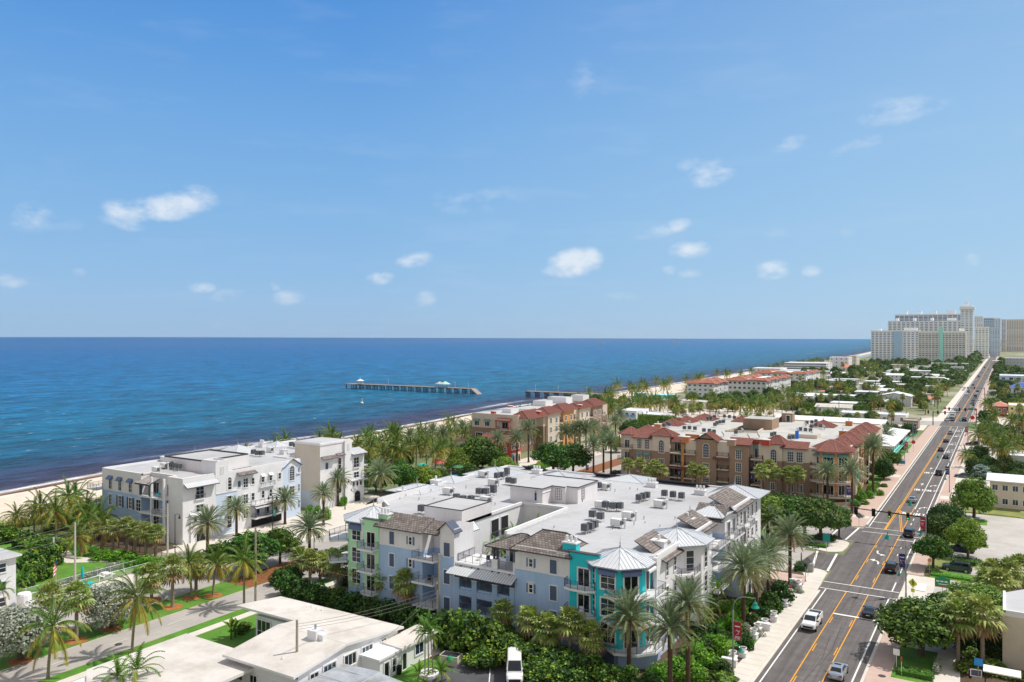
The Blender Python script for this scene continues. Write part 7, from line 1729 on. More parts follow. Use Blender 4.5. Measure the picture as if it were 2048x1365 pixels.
for i,(px,py,h) in enumerate(((462,1280,1.6),(470,1276,1.2))):
 x,y = P(px,py,0); o = thing('banana_plant',('tall','short')[i] + ' broad-leaved banana plant on the lawn by the glazed house end','plant',(x,y,0)); mb = MB(); mb.lathe([(.16,0),(.1,h)],LG,7); q_ = MB()
 for k in range(7):
  a = k * 2.4; e = R(70 - 8 * k); d = Vector((cos(a) * cos(e),sin(a) * cos(e),sin(e))); s_ = Vector((-sin(a),cos(a),0)) * .32; p0 = Vector((0,0,h)); p1 = p0 + d * 1.1; p2 = p1 + d * .9 - Vector((0,0,.45)); q_.face([p0,p1 - s_,p1],LG); q_.face([p0,p1,p1 + s_],LG2); q_.face([p1 - s_,p2,p1],LG); q_.face([p1,p2,p1 + s_],LG2)
 for nm,b_ in (('stem',mb),('leaves',q_)): place(b_.mesh(nm),nm,o,(0,0,0))
bushes('O','yellow-green shrub against the glazed house end','shrubs against the glazed house end',[(482,1268,2.4,1.6),(488,1262,2.4,1.4),(472,1262,2,1.2)])
T('G',1266,878,13,8.5,'dark green tree behind the left corner of the tan condominium',1.0); T('L',1232,905,8,6,'light green tree beside the palm avenue left of the tan condominium',1.0); T('G',1330,862,10,7,'green tree rising over the back roofs of the tan condominium',1.0)
bushes('O','low leafy shrub along the avenue front of the tan condominium','shrubs of the tan condominium avenue bed',[(1728,1010,3,1.4),(1752,975,3,1.6),(1764,955,3.4,1.8),(1775,935,3.4,2.0),(1786,925,3.4,2.2),(1795,915,3.4,1.8),(1768,975,2.6,1.2)])
bushes('K','dark shrub in the beds at the foot of the avenue palms','dark shrubs at the avenue palms',[(1480,1275,3,1.6),(1505,1250,3,1.8),(1528,1235,3,1.6),(1410,1310,4,2.4),(1436,1285,3.4,2.0),(1372,1340,4,2.2),(1300,1380,4.4,2.0)])
bushes('S','sea grape shrub thickening the hedge right of the small car park','sea grape shrubs right of the car park',[(1075,1362,5,2.6),(1115,1372,5,2.6),(1150,1378,5,2.4),(1010,1300,5,3.6),(1045,1312,5,3.2),(1085,1325,5,3.0),(1125,1335,5,2.8),(1165,1345,5,2.6)])
# ---- the green town beyond: trees and palms between the houses
def free(x,y,r):
 if -31.5 - r < x < -11 + r: return False
 if -123 - r < x < -100 + r and y < 440: return False
 if 420 < y < 455 and x > -100: return False
 return all(not (a - r < x < b_ + r and c - r < y < d + r) for a,b_,c,d in OCC)
q = random.Random(77); PTS = []
def scatter(n,xr,yr,r,gap,fn):
 k = 0; tries = 0
 while k < n and tries < n * 40:
  tries += 1; y = q.uniform(*yr); x0,x1 = xr(y); x = q.uniform(x0,x1)
  if not free(x,y,r) or any((x - a) ** 2 + (y - b_) ** 2 < ((gap + g) / 2) ** 2 for a,b_,g in PTS if abs(y - b_) < 30): continue
  PTS.append((x,y,gap)); fn(x,y); k += 1
west = lambda a,b_: (lambda y: (max(shore_x(y) + 36,a),b_)); east = lambda y: (-9.5,max(-2,.02 * y + 3))
GT = [0]
def ft(kinds,lo,hi,label,group):
 def f(x,y):
  w_ = q.uniform(lo,hi); tree(q.choice(kinds),x,y,w_,w_ * q.uniform(.62,.85),label,group,.6)
 return f
FARW = MB()
def fw(lo,hi):
 def f(x,y):
  w_ = q.uniform(lo,hi); h_ = w_ * q.uniform(.6,.85); t_ = q.choice(((LG,LG3,LG2),(LG3,LG,LG),(LO,LG,LG3))); FARW.tube((x,y,0),(x,y,h_ * .5),.3,.2,BARK,5)
  for lx,ly,lz,lr,lh in ((0,0,.55,.36,.38),(.22,.1,.45,.26,.3),(-.2,.16,.5,.26,.3),(.02,-.24,.42,.26,.28),(-.1,-.05,.72,.22,.24)):
   for i in range(70):
    d = Vector((q.gauss(0,1),q.gauss(0,1),q.gauss(.2,1))).normalized(); r = q.uniform(.75,1.05); p = Vector((x + w_ * (lx + d.x * lr * r),y + w_ * (ly + d.y * lr * r),h_ * (lz + d.z * lh * r))); nn = (d + Vector((q.gauss(0,.5),q.gauss(0,.5),q.gauss(.3,.5)))).normalized(); u = nn.orthogonal().normalized(); v = nn.cross(u); s = w_ * .085 * q.uniform(.7,1.3)
    FARW.face([p - u * s,p - v * s * .8,p + u * s,p + v * s * .8],t_[0] if q.random() < .55 else (t_[1] if q.random() < .7 else t_[2]))
 return f
def fp(kinds,lo,hi,label,group):
 def f(x,y): palm(q.choice(kinds),x,y,q.uniform(lo,hi),label,group,q.uniform(.95,1.2))
 return f
scatter(16,west(-240,-126),(385,560),3,6,fp('CCC',6,9,'tall coconut palm of the beach grove by the inner pier','coconut palms of the pier grove'))
scatter(26,west(-228,-160),(330,440),3,6,fp('CCS',5,8,'coconut palm between the beige beach block and the pier','palms between the beach block and the pier'))
scatter(30,lambda y: (-122,-92) if y < 460 else (-125,-96),(330,640),2.5,6,fp('CCSS',6,9,'palm of the mid-distance palm avenue leading to the orange roofs','palms of the far palm avenue'))
scatter(10,lambda y: (-100,-40),(330,430),3,9,fp('CSA',4,7,'palm among the white roofs behind the motel','palms behind the motel'))
scatter(16,lambda y: (-98,-33),(450,640),3,9,fp('CS',5,8,'palm between the low white houses of the mid distance','palms between the white houses'))
scatter(14,lambda y: (-60,-33),(360,700),2,8,fp('CS',5,8,'palm along the left pavement of the far avenue','palms along the left pavement'))
scatter(26,lambda y: (-170,-100),(640,1100),2,9,fp('CS',7,10,'palm in the long row before the pale tower slab','palms before the pale tower slab'))
scatter(44,lambda y: (-165,-96),(470,680),4,8,ft('GKY',8,13,'dark green tree of the wood right of the orange-roofed seaside apartments','trees by the orange-roofed apartments'))
scatter(64,lambda y: (-100,-33),(460,720),3,6,ft('GKYO',6,11,'garden tree between the low white houses of the mid distance','garden trees between the white houses'))
scatter(18,lambda y: (-96,-33),(345,424),3,8,ft('GKL',5,8,'garden tree between the white roofs behind the motel','garden trees behind the motel'))
scatter(120,lambda y: (-190,-33),(700,1360),4,9,fw(9,15))
scatter(26,lambda y: (-60,-6),(1330,2600),6,12,fw(14,22))
scatter(40,east,(250,420),1.6,4,ft('GKYO',5,8,'tree of the thick planting along the right-hand pavement','trees along the right-hand pavement'))
scatter(40,east,(440,800),2,5,ft('GKY',6,10,'tree among the shops right of the far avenue','trees among the right-hand shops'))
scatter(30,lambda y: (-9,20),(800,1500),4,8,fw(9,14))
scatter(60,lambda y: (-62,-33),(640,1400),2.5,7,fw(7,12))
scatter(30,lambda y: (-10,14),(760,1500),2,7,fw(7,11))
scatter(14,east,(330,800),2,5,fp('CS',5,8,'palm among the shops right of the far avenue','palms among the right-hand shops'))
scatter(14,lambda y: (-176,-132),(168,222),2,5,ft('GK',6,9,'leafy tree of the beach park behind the white condominium','trees of the beach park'))
scatter(20,lambda y: (-200,-172),(232,335),2,6,fp('C',4,7,'coconut palm on the sand behind the beige beach block','coconut palms behind the beach block'))
scatter(18,lambda y: (-225,-125),(400,470),3,7,ft('GKO',6,10,'green tree among the palms between the pier and the orange roofs','trees between the pier and the orange roofs'))
scatter(14,lambda y: (-122,-40),(345,424),2.5,7,ft('GKLY',6,9,'bushy tree of the blocks behind the long motel','trees behind the long motel'))
scatter(46,lambda y: (shore_x(y) + 20,shore_x(y) + 40),(440,1300),1,7,fp('C',6,9,'coconut palm in the long line at the back of the far beach','coconut palms along the far beach'))
FARW.obj('distant_trees',kind='stuff')
scatter(20,lambda y: (shore_x(y) + 26,-172),(162,232),1,5,fp('C',5,8,'coconut palm on the sand between the white condominium and the beach block','coconut palms on the open sand'))
hzb = MB(); hzb.box(-4200,900,-500,7000,-3.2,135,ROOFW); m_,N,L,b = nt('haze_air'); N.remove(b); pv = N.new('ShaderNodeVolumePrincipled'); pv.inputs['Density'].default_value = .00003; pv.inputs['Color'].default_value = (.80,.88,.96,1); pv.inputs['Anisotropy'].default_value = .3
L.new(pv.outputs[0],N['Material Output'].inputs['Volume']); hzb.mats = [m_]; hzb.obj('haze',kind='stuff')
# ================================================================ vehicles
RUB = M('tyre_rubber',(28,28,30),.9,.1,4); RIM = M('alloy_rim',(170,172,176),.35,.05,4,metal=.8); CGL = glass_mat('car_glass',(18,24,32),.05,.3); LAMPW = M('head_lamp',(226,230,236),.2,.0); LAMPR = M('tail_lamp',(150,22,26),.3,.0); BLK = M('black_plastic',(26,26,28),.6,.05,4); PLATE = M('number_plate',(214,214,216),.5,.0)
PAINT = {k: paint_mat('car_paint_' + k,c,m_,r) for k,c,m_,r in (('white',(232,233,236),0,.3),('black',(18,19,22),.2,.25),('silver',(176,182,190),.6,.32),('navy',(24,34,58),.4,.28),('grey',(74,84,92),.5,.3),('red',(150,30,30),.2,.3),('blue',(46,78,130),.4,.3),('cream',(224,218,206),0,.35))}
def hull(mb,st,mat,zoff=0):
 """st: (y, half width, z bottom, z top) from tail to nose, rounded section"""
 rings = []
 for (y,w_,zb,zt) in st:
  zm = zb + (zt - zb) * .55
  rings.append([(-w_ * .9,y,zb),(-w_,y,zb + .1),(-w_ * 1.0,y,zm),(-w_ * .95,y,zt - .07),(-w_ * .84,y,zt),(0,y,zt + .03),(w_ * .84,y,zt),(w_ * .95,y,zt - .07),(w_,y,zm),(w_,y,zb + .1),(w_ * .9,y,zb)])
 b = len(mb.v); k = mb.mi(mat); n = 11
 for r in rings: mb.v.extend(r)
 for i in range(len(rings) - 1):
  for j in range(n):
   j2 = (j + 1) % n; mb.f.append((b + i * n + j,b + (i + 1) * n + j,b + (i + 1) * n + j2,b + i * n + j2)); mb.m.append(k)
 mb.f.append(tuple(b + j for j in range(n))); mb.m.append(k); mb.f.append(tuple(b + (len(rings) - 1) * n + n - 1 - j for j in range(n))); mb.m.append(k)
SPEC = {'sedan': dict(L=4.75,W=.91,belt=.96,roof=1.43,cab=(-1.75,-1.0,.35,1.15),wb=(-1.38,1.42),st=[(-2.37,.70,.38,.78),(-2.25,.84,.26,.98),(-1.6,.90,.22,1.0),(-.4,.91,.2,.97),(1.0,.91,.2,.96),(1.7,.89,.22,.88),(2.2,.80,.25,.76),(2.37,.64,.36,.62)]),
  'coupe': dict(L=4.6,W=.93,belt=.90,roof=1.28,cab=(-1.85,-.8,.15,1.0),wb=(-1.35,1.4),st=[(-2.3,.72,.36,.78),(-2.18,.87,.24,.94),(-1.5,.93,.2,.97),(-.4,.91,.18,.90),(1.0,.91,.18,.88),(1.7,.90,.2,.82),(2.15,.82,.24,.68),(2.3,.64,.34,.56)]),
  'suv': dict(L=4.8,W=.95,belt=1.12,roof=1.72,cab=(-2.2,-1.95,.35,1.2),wb=(-1.42,1.45),st=[(-2.4,.76,.45,.95),(-2.3,.89,.32,1.12),(-1.6,.95,.28,1.14),(-.4,.95,.26,1.12),(1.1,.95,.26,1.12),(1.8,.92,.28,1.04),(2.25,.84,.3,.92),(2.4,.68,.42,.72)]),
  'pickup': dict(L=5.9,W=1.0,belt=1.28,roof=1.93,cab=(-.75,-.55,.95,1.75),wb=(-1.75,1.95),st=[(-2.95,.95,.6,1.2),(-2.9,.99,.45,1.25),(-.8,1.0,.42,1.27),(.2,1.0,.4,1.28),(1.6,1.0,.4,1.28),(2.3,.98,.42,1.22),(2.8,.93,.45,1.15),(2.95,.85,.55,.95)]),
  'van': dict(L=6.6,W=1.05,belt=1.5,roof=2.75,cab=(-3.2,-3.1,1.9,2.55),wb=(-2.0,2.1),st=[(-3.3,.98,.5,1.4),(-3.2,1.05,.4,1.5),(0,1.05,.38,1.5),(2.4,1.05,.38,1.5),(2.9,1.0,.4,1.25),(3.3,.86,.5,.95)]),
  'truck': dict(L=7.6,W=1.2,belt=1.5,roof=2.3,cab=(1.7,1.75,3.0,3.5),wb=(-2.2,2.6),st=[(-3.7,1.0,.6,1.0),(-3.6,1.1,.55,1.05),(1.4,1.1,.5,1.05),(1.6,1.15,.45,1.5),(3.3,1.15,.45,1.5),(3.7,1.0,.5,1.2),(3.8,.9,.55,1.0)])}
WHL = {}
def wheel_mesh(r):
 if r not in WHL:
  a = MB(); a.tube((-.12,0,0),(.12,0,0),r,r,RUB,14); b_ = MB(); b_.tube((-.125,0,0),(-.128,0,0),r * .64,r * .64,RIM,10); b_.tube((.125,0,0),(.128,0,0),r * .64,r * .64,RIM,10); WHL[r] = (a.mesh('wheel'),b_.mesh('rim'))
 return WHL[r]
CARP = {}
def car(kind,col,x,y,rz,label,group='vehicles on the avenue',cat=None,z=.05):
 nm = {'suv': 'suv','coupe': 'coupe','pickup': 'pickup_truck','van': 'minibus','truck': 'box_truck'}.get(kind,'car')
 if (kind,col) in CARP:
  o = dup(CARP[(kind,col)],(x,y,z),rz,label,group); o['category'] = cat or nm.replace('_',' '); return o
 S = SPEC[kind]; o = thing(nm,label,cat or nm.replace('_',' '),(x,y,z),rz,group); CARP[(kind,col)] = o
 def put(mb,name,par=o,smooth=False):
  ob = bpy.data.objects.new(name,mb.mesh(name,smooth)); link(ob,par); KIDS.setdefault(par.name,[]).append(ob); return ob
 pm = PAINT[col]; W_ = S['W']; mb = MB(); hull(mb,S['st'],pm); L2 = S['L'] / 2
 y0,y1,y2,y3 = S['cab']; zb,zr_ = S['belt'] - .02,S['roof']; wb,wr = W_ * .9,W_ * (.72 if kind in ('sedan','coupe') else .8)
 B = [(-wb,y0,zb),(wb,y0,zb),(wb,y3,zb),(-wb,y3,zb)]; Tp = [(-wr,y1,zr_ - .05),(wr,y1,zr_ - .05),(wr,y2,zr_ - .05),(-wr,y2,zr_ - .05)]
 mb.hexa(B + Tp,pm); T2 = [(p[0] * .86,p[1] + (.12 if p[1] == y1 else -.1),zr_) for p in Tp]; mb.hexa(Tp + T2,pm)
 if kind == 'pickup':
  mb.box(-.84,.84,-2.81,-.86,1.27,1.325,BLK); mb.box(-.98,-.84,-2.9,-.86,1.2,1.5,pm); mb.box(.84,.98,-2.9,-.86,1.2,1.5,pm); mb.box(-.98,.98,-2.95,-2.81,1.2,1.5,pm)
 put(mb,'body',smooth=False)
 if kind == 'truck':
  mb = MB(); mb.box(-1.22,1.22,-3.75,1.45,1.06,3.4,PAINT['white']); put(mb,'cargo_box')
 lerp = lambda a,b_,t: tuple(a[i] + (b_[i] - a[i]) * t for i in range(3))
 def pane(name,a,b_,c,d,nrm,m0=.1,m1=.9,n0=.08,n1=.92):
  e = [lerp(lerp(a,b_,m0),lerp(d,c,m0),n0),lerp(lerp(a,b_,m1),lerp(d,c,m1),n0),lerp(lerp(a,b_,m1),lerp(d,c,m1),n1),lerp(lerp(a,b_,m0),lerp(d,c,m0),n1)]
  q_ = MB(); q_.face([tuple(p[i] + nrm[i] * .012 for i in range(3)) for p in e],CGL); put(q_,name)
 pane('windscreen',B[2],B[3],Tp[3],Tp[2],(0,.7,.7),.06,.94); pane('rear_window',B[0],B[1],Tp[1],Tp[0],(0,-.7,.7),.1,.9,.12,.9)
 for (a,b_,c,d,nx) in ((B[1],B[2],Tp[2],Tp[1],1),(B[3],B[0],Tp[0],Tp[3],-1)):
  pane('side_window',a,b_,c,d,(nx,0,.25),.07,.5,.12,.9); pane('side_window',a,b_,c,d,(nx,0,.25),.54,.92,.12,.9)
 r = .33 if kind in ('sedan','coupe') else (.38 if kind == 'suv' else .42); wm,rm = wheel_mesh(r)
 for yy in S['wb']:
  for s in (-1,1):
   wo = place(wm,'wheel',o,(s * (W_ - .08),yy,r)); place(rm,'rim',wo,(0,0,0))
 nz = S['st'][-2]; tz = S['st'][1]
 for s in (-1,1):
  mb = MB(); mb.box(s * nz[1] * .55,s * nz[1] * .95,nz[0] - .02,nz[0] + .12,nz[3] - .22,nz[3] - .06,LAMPW); put(mb,'headlight')
  mb = MB(); mb.box(s * tz[1] * .6,s * tz[1] * .98,tz[0] - .12,tz[0] + .02,tz[3] - .28,tz[3] - .1,LAMPR); put(mb,'taillight')
  mb = MB(); mb.box(s * (W_ * .9),s * (W_ + .2),y3 - .35,y3 - .2,zb - .02,zb + .14,pm if col != 'white' else BLK); put(mb,'wing_mirror')
 mb = MB(); mb.box(-.26,.26,-L2 - .02,-L2 + .05,.55,.68,PLATE); put(mb,'number_plate')
 mb = MB(); e = S['st'][-1]; mb.box(-e[1] * .8,e[1] * .8,e[0] - .02,e[0] + .03,e[2] + .05,e[3] - .08,BLK); put(mb,'grille')
 if kind in ('suv',):
  for s in (-1,1): mb = MB(); mb.tube((s * wr * .85,y1 + .2,zr_ + .05),(s * wr * .85,y2 - .2,zr_ + .05),.03,.03,BLK,4); put(mb,'roof_rail')
 if kind == 'sedan' and col == 'silver': mb = MB(); mb.box(-.4,.4,-.35,.1,zr_ + .002,zr_ + .012,CGL); put(mb,'sunroof')
 return o
def lane(px,py): return P(px,py,.05)
def drive(kind,col,x,py_or_y,away,label,group='vehicles on the avenue'): return car(kind,col,x,py_or_y,0 if away else pi,label,group)
LN,RN,MN,MN2 = -23.8,-17.3,-20.0,-17.2
drive('pickup','white',LN,PY(1624,LN),False,'white pickup truck with an open black bed driving towards us')
drive('coupe','black',RN,PY(1740,RN),True,'black coupe with red tail lamps driving away just past the wide stop line')
drive('suv','black',RN,PY(1783,RN),True,'black car in the right lane beside the white turning arrows'); drive('suv','navy',RN + .1,PY(1817,RN),True,'black SUV with blue sky reflection crossing the signal line under the mast arm')  # second car is black; its blue roof reflection is painted as navy
drive('sedan','silver',-17.6,PY(1676,-17.6),True,'silver sedan with a sunroof at the bottom edge of the avenue')
drive('sedan','silver',MN,PY(1825,MN),True,'old silver sedan standing on the word ONLY behind the signal'); drive('suv','black',MN2 + .2,PY(1877,MN2),True,'black SUV in the right-turn lane, nearest of the queue'); drive('sedan','black',MN2 - .1,PY(1893,MN2),True,'black sedan in the right lane under the teal lamp')
drive('sedan','navy',MN,PY(1882,MN),True,'navy sedan beside the yellow centre line, behind a black car'); drive('coupe','black',MN,PY(1892,MN),True,'black coupe on the centre side between a navy sedan and a silver SUV'); drive('suv','silver',MN,PY(1901,MN),True,'silver SUV at the head of the middle lane before the crossing')
drive('truck','white',-23.0,470,False,'white box truck waiting at the far signal'); drive('sedan','silver',-24.6,452,False,'pale sedan waiting at the far stop line on the left'); drive('sedan','grey',-22.2,453.5,False,'grey sedan waiting beside the pale sedan at the far stop line'); drive('suv','white',-23.4,520,False,'white SUV coming up behind the box truck'); drive('pickup','black',-17.2,455,True,'dark pickup leaving the far crossing on the right')
for i,(x,y,k,c) in enumerate(((-17.5,575,'suv','silver'),(-17.5,592,'sedan','black'),(-17.4,607,'suv','silver'),(-17.4,622,'sedan','grey'),(-17.5,640,'suv','black'),(-17.5,668,'sedan','white'),(-17.6,700,'sedan','navy'))): drive(k,c,x,y,True,'car in the distant queue on the right side of the avenue','cars in the distant queue')
for i,(x,y,k,c) in enumerate(((-23.4,660,'suv','white'),(-23.4,690,'suv','grey'),(-27.6,712,'sedan','white'),(-27.6,735,'suv','white'),(-23.4,790,'sedan','black'),(-23.4,880,'sedan','white'),(-23.2,960,'suv','navy'),(-23.3,1080,'sedan','silver'),(-17.4,1010,'suv','white'),(-17.4,1180,'sedan','silver'),(-23.3,1240,'suv','black'))): drive(k,c,x,y,x > -20,'car far along the avenue near its vanishing point','cars far along the avenue')
car('sedan','navy',*P(1922,1104,0),pi / 2,'dark blue sedan parked nose to the pavement under the leaning tree','cars parked in the right-hand car park'); car('suv','grey',*P(1914,1143,0),pi / 2,'grey SUV parked between two planted islands of the car park','cars parked in the right-hand car park'); car('suv','black',*P(1914,1076,0),pi / 2,'black SUV half hidden by the leaning tree in the car park','cars parked in the right-hand car park')
car('sedan','grey',*P(1927,956,0),pi / 2,'dark grey car parked beside the silver-blue palm','cars parked along the right-hand pavement'); car('sedan','silver',*P(1941,908,0),pi / 2,'silver car parked behind the right-hand pavement','cars parked along the right-hand pavement'); car('suv','navy',*P(1945,892,0),pi / 2,'navy SUV parked behind the right-hand pavement next to a silver car','cars parked along the right-hand pavement')
car('van','white',*P(1029,1352,0),TH + pi,'white minibus parked in the small dark car park at the bottom edge',None)
for i,(x,y,c,k) in enumerate(((-118,470,'white','sedan'),(-112,476,'silver','suv'),(-104,470,'blue','sedan'),(-98,468,'white','suv'),(-126,400,'white','suv'),(-131,402,'silver','sedan'),(-137,401,'navy','suv'),(-143,404,'white','sedan'),(-30.6,345,'silver','sedan'),(-88,436,'black','suv'),(-96,432,'silver','sedan'),(-108,440,'navy','sedan'),(-92,372,'silver','sedan'),(-84,371,'white','suv'),(-52,372,'blue','sedan'))):
 if x < -31: car(k,c,x,y,q.choice((0,pi / 2)),'parked car glimpsed between the distant palms and white roofs','parked cars glimpsed in the distance')
# ================================================================ street furniture
TEALP = M('teal_paint',(36,148,128),.4,.06,3,metal=.3); STEEL = M('galvanised_steel',(158,164,160),.5,.08,3,metal=.5); BLKM = M('black_metal',(26,28,30),.5,.06,3,metal=.4); RED = M('banner_crimson',(170,28,56),.7,.08,3); NAVY = M('banner_navy',(44,40,110),.7,.08,3); SGN = M('sign_white',(232,232,232),.6,.04,3); SGR = M('sign_red',(206,36,40),.6,.05,3); SGY = M('sign_yellow_green',(206,222,36),.6,.05,3); SGG = M('sign_green',(34,140,88),.6,.06,3); SGB = M('sign_blue',(20,132,206),.6,.05,3); SGT = M('sign_teal',(30,150,140),.6,.05,3); SGK = M('sign_back',(140,142,144),.5,.08,3,metal=.5); WOODP = M('pole_wood',(168,158,142),.95,.15,1.5,.4,10); CONP = M('pole_concrete',(196,190,178),.9,.08,1.5,.2,10); WIRE = M('wire',(120,116,110),.6,0)
m,N,L,b = nt('green_lens'); b.inputs['Base Color'].default_value = lin((40,230,150)); b.inputs['Emission Color'].default_value = lin((40,240,150)); b.inputs['Emission Strength'].default_value = 1.6; LENSG = m
FONT = {'2': '01112110100',}
def glyph(mb,txt,x,z,w_,h,mat,y=-.031,t=.05):
 """stroke lettering on a banner or sign facing -y (local)"""
 SEG = {'2': [(0,1,1,1),(1,1,1,.5),(1,.5,0,.5),(0,.5,0,0),(0,0,1,0)],'5': [(1,1,0,1),(0,1,0,.5),(0,.5,1,.5),(1,.5,1,0),(1,0,0,0)],'0': [(0,0,1,0),(1,0,1,1),(1,1,0,1),(0,1,0,0)],'O': [(0,0,1,0),(1,0,1,1),(1,1,0,1),(0,1,0,0)],'N': [(0,0,0,1),(0,1,1,0),(1,0,1,1)],'E': [(1,1,0,1),(0,1,0,0),(0,0,1,0),(0,.5,.8,.5)],'W': [(0,1,.25,0),(.25,0,.5,.6),(.5,.6,.75,0),(.75,0,1,1)],'A': [(0,0,.5,1),(.5,1,1,0),(.2,.4,.8,.4)],'Y': [(0,1,.5,.5),(1,1,.5,.5),(.5,.5,.5,0)],'S': [(1,1,0,1),(0,1,0,.5),(0,.5,1,.5),(1,.5,1,0),(1,0,0,0)],'T': [(0,1,1,1),(.5,1,.5,0)],'P': [(0,0,0,1),(0,1,1,1),(1,1,1,.5),(1,.5,0,.5)],' ': []}
 n = len(txt); cw = w_ / n
 for i,ch in enumerate(txt):
  for (a,b_,c,d) in SEG[ch]:
   p = (x - w_ / 2 + cw * (i + .12) + a * cw * .72,y,z + b_ * h); r = (x - w_ / 2 + cw * (i + .12) + c * cw * .72,y,z + d * h); mb.tube(p,r,t / 2,t / 2,mat,4)
def local(name,mb,par,**k):
 ob = bpy.data.objects.new(name,mb.mesh(name)); link(ob,par); KIDS.setdefault(par.name,[]).append(ob); return tag(ob,**k) if k else ob
def bell(mb,c,r,h,mat): mb.lathe([(.05,h),(.07,h * .75),(r * .45,h * .55),(r * .6,h * .3),(r,.05),(r * .95,0)],mat,12,c)
def street_light(px,py,side,label,ban,rz=0,txt=True):
 x,y = P(px,py,.15); o = thing('street_light',label,'street light',(x,y,.15),0 if side > 0 else pi,'teal street lights of the avenue')
 mb = MB(); mb.lathe([(.16,0),(.15,.5),(.11,.8),(.09,8.3)],STEEL,8); mb.path([(0,0,8.2),(.06,0,8.9),(.3,0,9.5),(.75,0,9.9),(1.3,0,10.1),(2.7,0,10.15)],.055,STEEL,6); mb.tube((0,0,8.0),(0,0,8.25),.13,.13,STEEL,8); local('pole',mb,o)
 mb = MB(); bell(mb,(2.7,0,9.0),.52,1.05,TEALP); mb.tube((2.7,0,10.0),(2.7,0,10.25),.07,.05,TEALP,6); local('lamp',mb,o)
 mb = MB(); bell(mb,(.95,0,3.3),.36,.75,TEALP); mb.path([(0,0,3.9),(.5,0,4.15),(.95,0,4.1)],.04,TEALP,5); local('lamp',mb,o)
 if ban:
  mb = MB(); s = 1
  mb.box(.12,.98,-.02,.02,4.7,6.9,ban); mb.tube((0,0,6.95),(1.0,0,6.95),.025,.025,STEEL,4); mb.tube((0,0,4.65),(1.0,0,4.65),.025,.025,STEEL,4); bo = local('banner',mb,o)
  mb = MB(); f = -.025 if side > 0 else .025
  mb.box(.22,.88,min(f,f * 1.4),max(f,f * 1.4),6.28,6.42,SGN); pts = [(.35,f,5.75),(.5,f,5.95),(.62,f,5.7),(.8,f,5.9),(.7,f,5.5),(.45,f,5.35)]; mb.path(pts,.035,SGN,4)
  if ban is RED:
   xx = .55
   if side > 0: glyph(mb,'250',xx,4.82,.68,.3,SGN,-.035,.07)
  else:
   for (a,c,cc) in ((.35,5.1,SGR),(.7,5.3,SGB),(.5,5.9,SGR),(.75,5.95,SGB)): mb.lathe([(.01,-.09),(.1,0),(.01,.09)],cc,6,(a,f,c))
  local('banner_print',mb,bo)
 return o
street_light(1466,1355,1,'teal bell street light with a crimson banner on the left pavement, nearest of all',RED)
street_light(1812,1195,-1,'teal bell street light with a navy banner beside the yellow crossing sign',NAVY); street_light(1852,1108,-1,'teal bell street light with a crimson banner beside the black signal pole',RED)
street_light(1899,985,-1,'teal bell street light with a dark banner beside the queue of cars',NAVY); street_light(1936,890,-1,'teal bell street light with a crimson banner before the far crossing',RED); street_light(1949,830,-1,'teal bell street light with a dark banner just beyond the red stop sign',NAVY)
street_light(1809,925,1,'teal bell street light with a crimson banner on the left lawn by the motel',RED); street_light(1826,885,1,'teal bell street light with a dark banner beside the motel lawn',NAVY); street_light(1692,1030,1,'teal bell street light with a dark banner at the tan condominium corner',NAVY)
def black_lamp(px,py,h,label,ban=None,arms=2):
 x,y = P(px,py,0); o = thing('street_lamp',label,'street lamp',(x,y,0),R(20),'black lanterns of the boulevard'); mb = MB(); mb.lathe([(.16,0),(.13,.7),(.08,1.0),(.06,h)],BLKM,8); local('pole',mb,o)
 for s in ((-1,1) if arms == 2 else (1,)):
  mb = MB(); mb.path([(0,0,h - .2),(s * .5,0,h + .15),(s * .95,0,h)],.035,BLKM,5); bell(mb,(s * .95,0,h - .75),.26,.7,BLKM); local('lantern',mb,o)
 if ban:
  mb = MB(); mb.box(.1,.75,-.015,.015,h * .42,h * .42 + 1.5,ban); b2_ = local('banner',mb,o); mb = MB(); mb.path([(.25,-.02,h * .42 + .4),(.5,-.02,h * .42 + .8),(.35,-.02,h * .42 + 1.1),(.6,-.02,h * .42 + 1.25)],.04,SGN,4); local('banner_print',mb,b2_)
 return o
black_lamp(350,1118,8.4,'black lamp with one lantern beside the corner of the white condominium',None,1); black_lamp(545,1062,7.6,'black lamp with a teal banner before the garage mouth',SGT); black_lamp(628,1148,7.2,'black lamp with a navy banner under the broad shade tree',NAVY,1); black_lamp(690,1020,7.4,'black lamp with lanterns before the arched end of the white condominium',None)
black_lamp(943,942,8.0,'black lamp with a navy banner at the beach park',NAVY); black_lamp(1022,940,8.0,'black lamp with a bright banner by the red arcade house',SGB); black_lamp(1172,962,7.4,'black lamp with a navy banner in the boulevard bed',NAVY); black_lamp(1355,975,7.4,'black lamp with a pale banner before the orange balconies',NAVY,1); black_lamp(1434,985,7.0,'black lamp leaning its lantern before the arched loggia',None,1); black_lamp(1500,985,8.0,'black lamp with a pale banner before the red balconies',NAVY,1); black_lamp(1647,1012,7.0,'black lamp before the curved corner balconies',None,1); black_lamp(788,985,5.6,'black lamp with a red and blue banner beside the wide green tree',SGR,1)
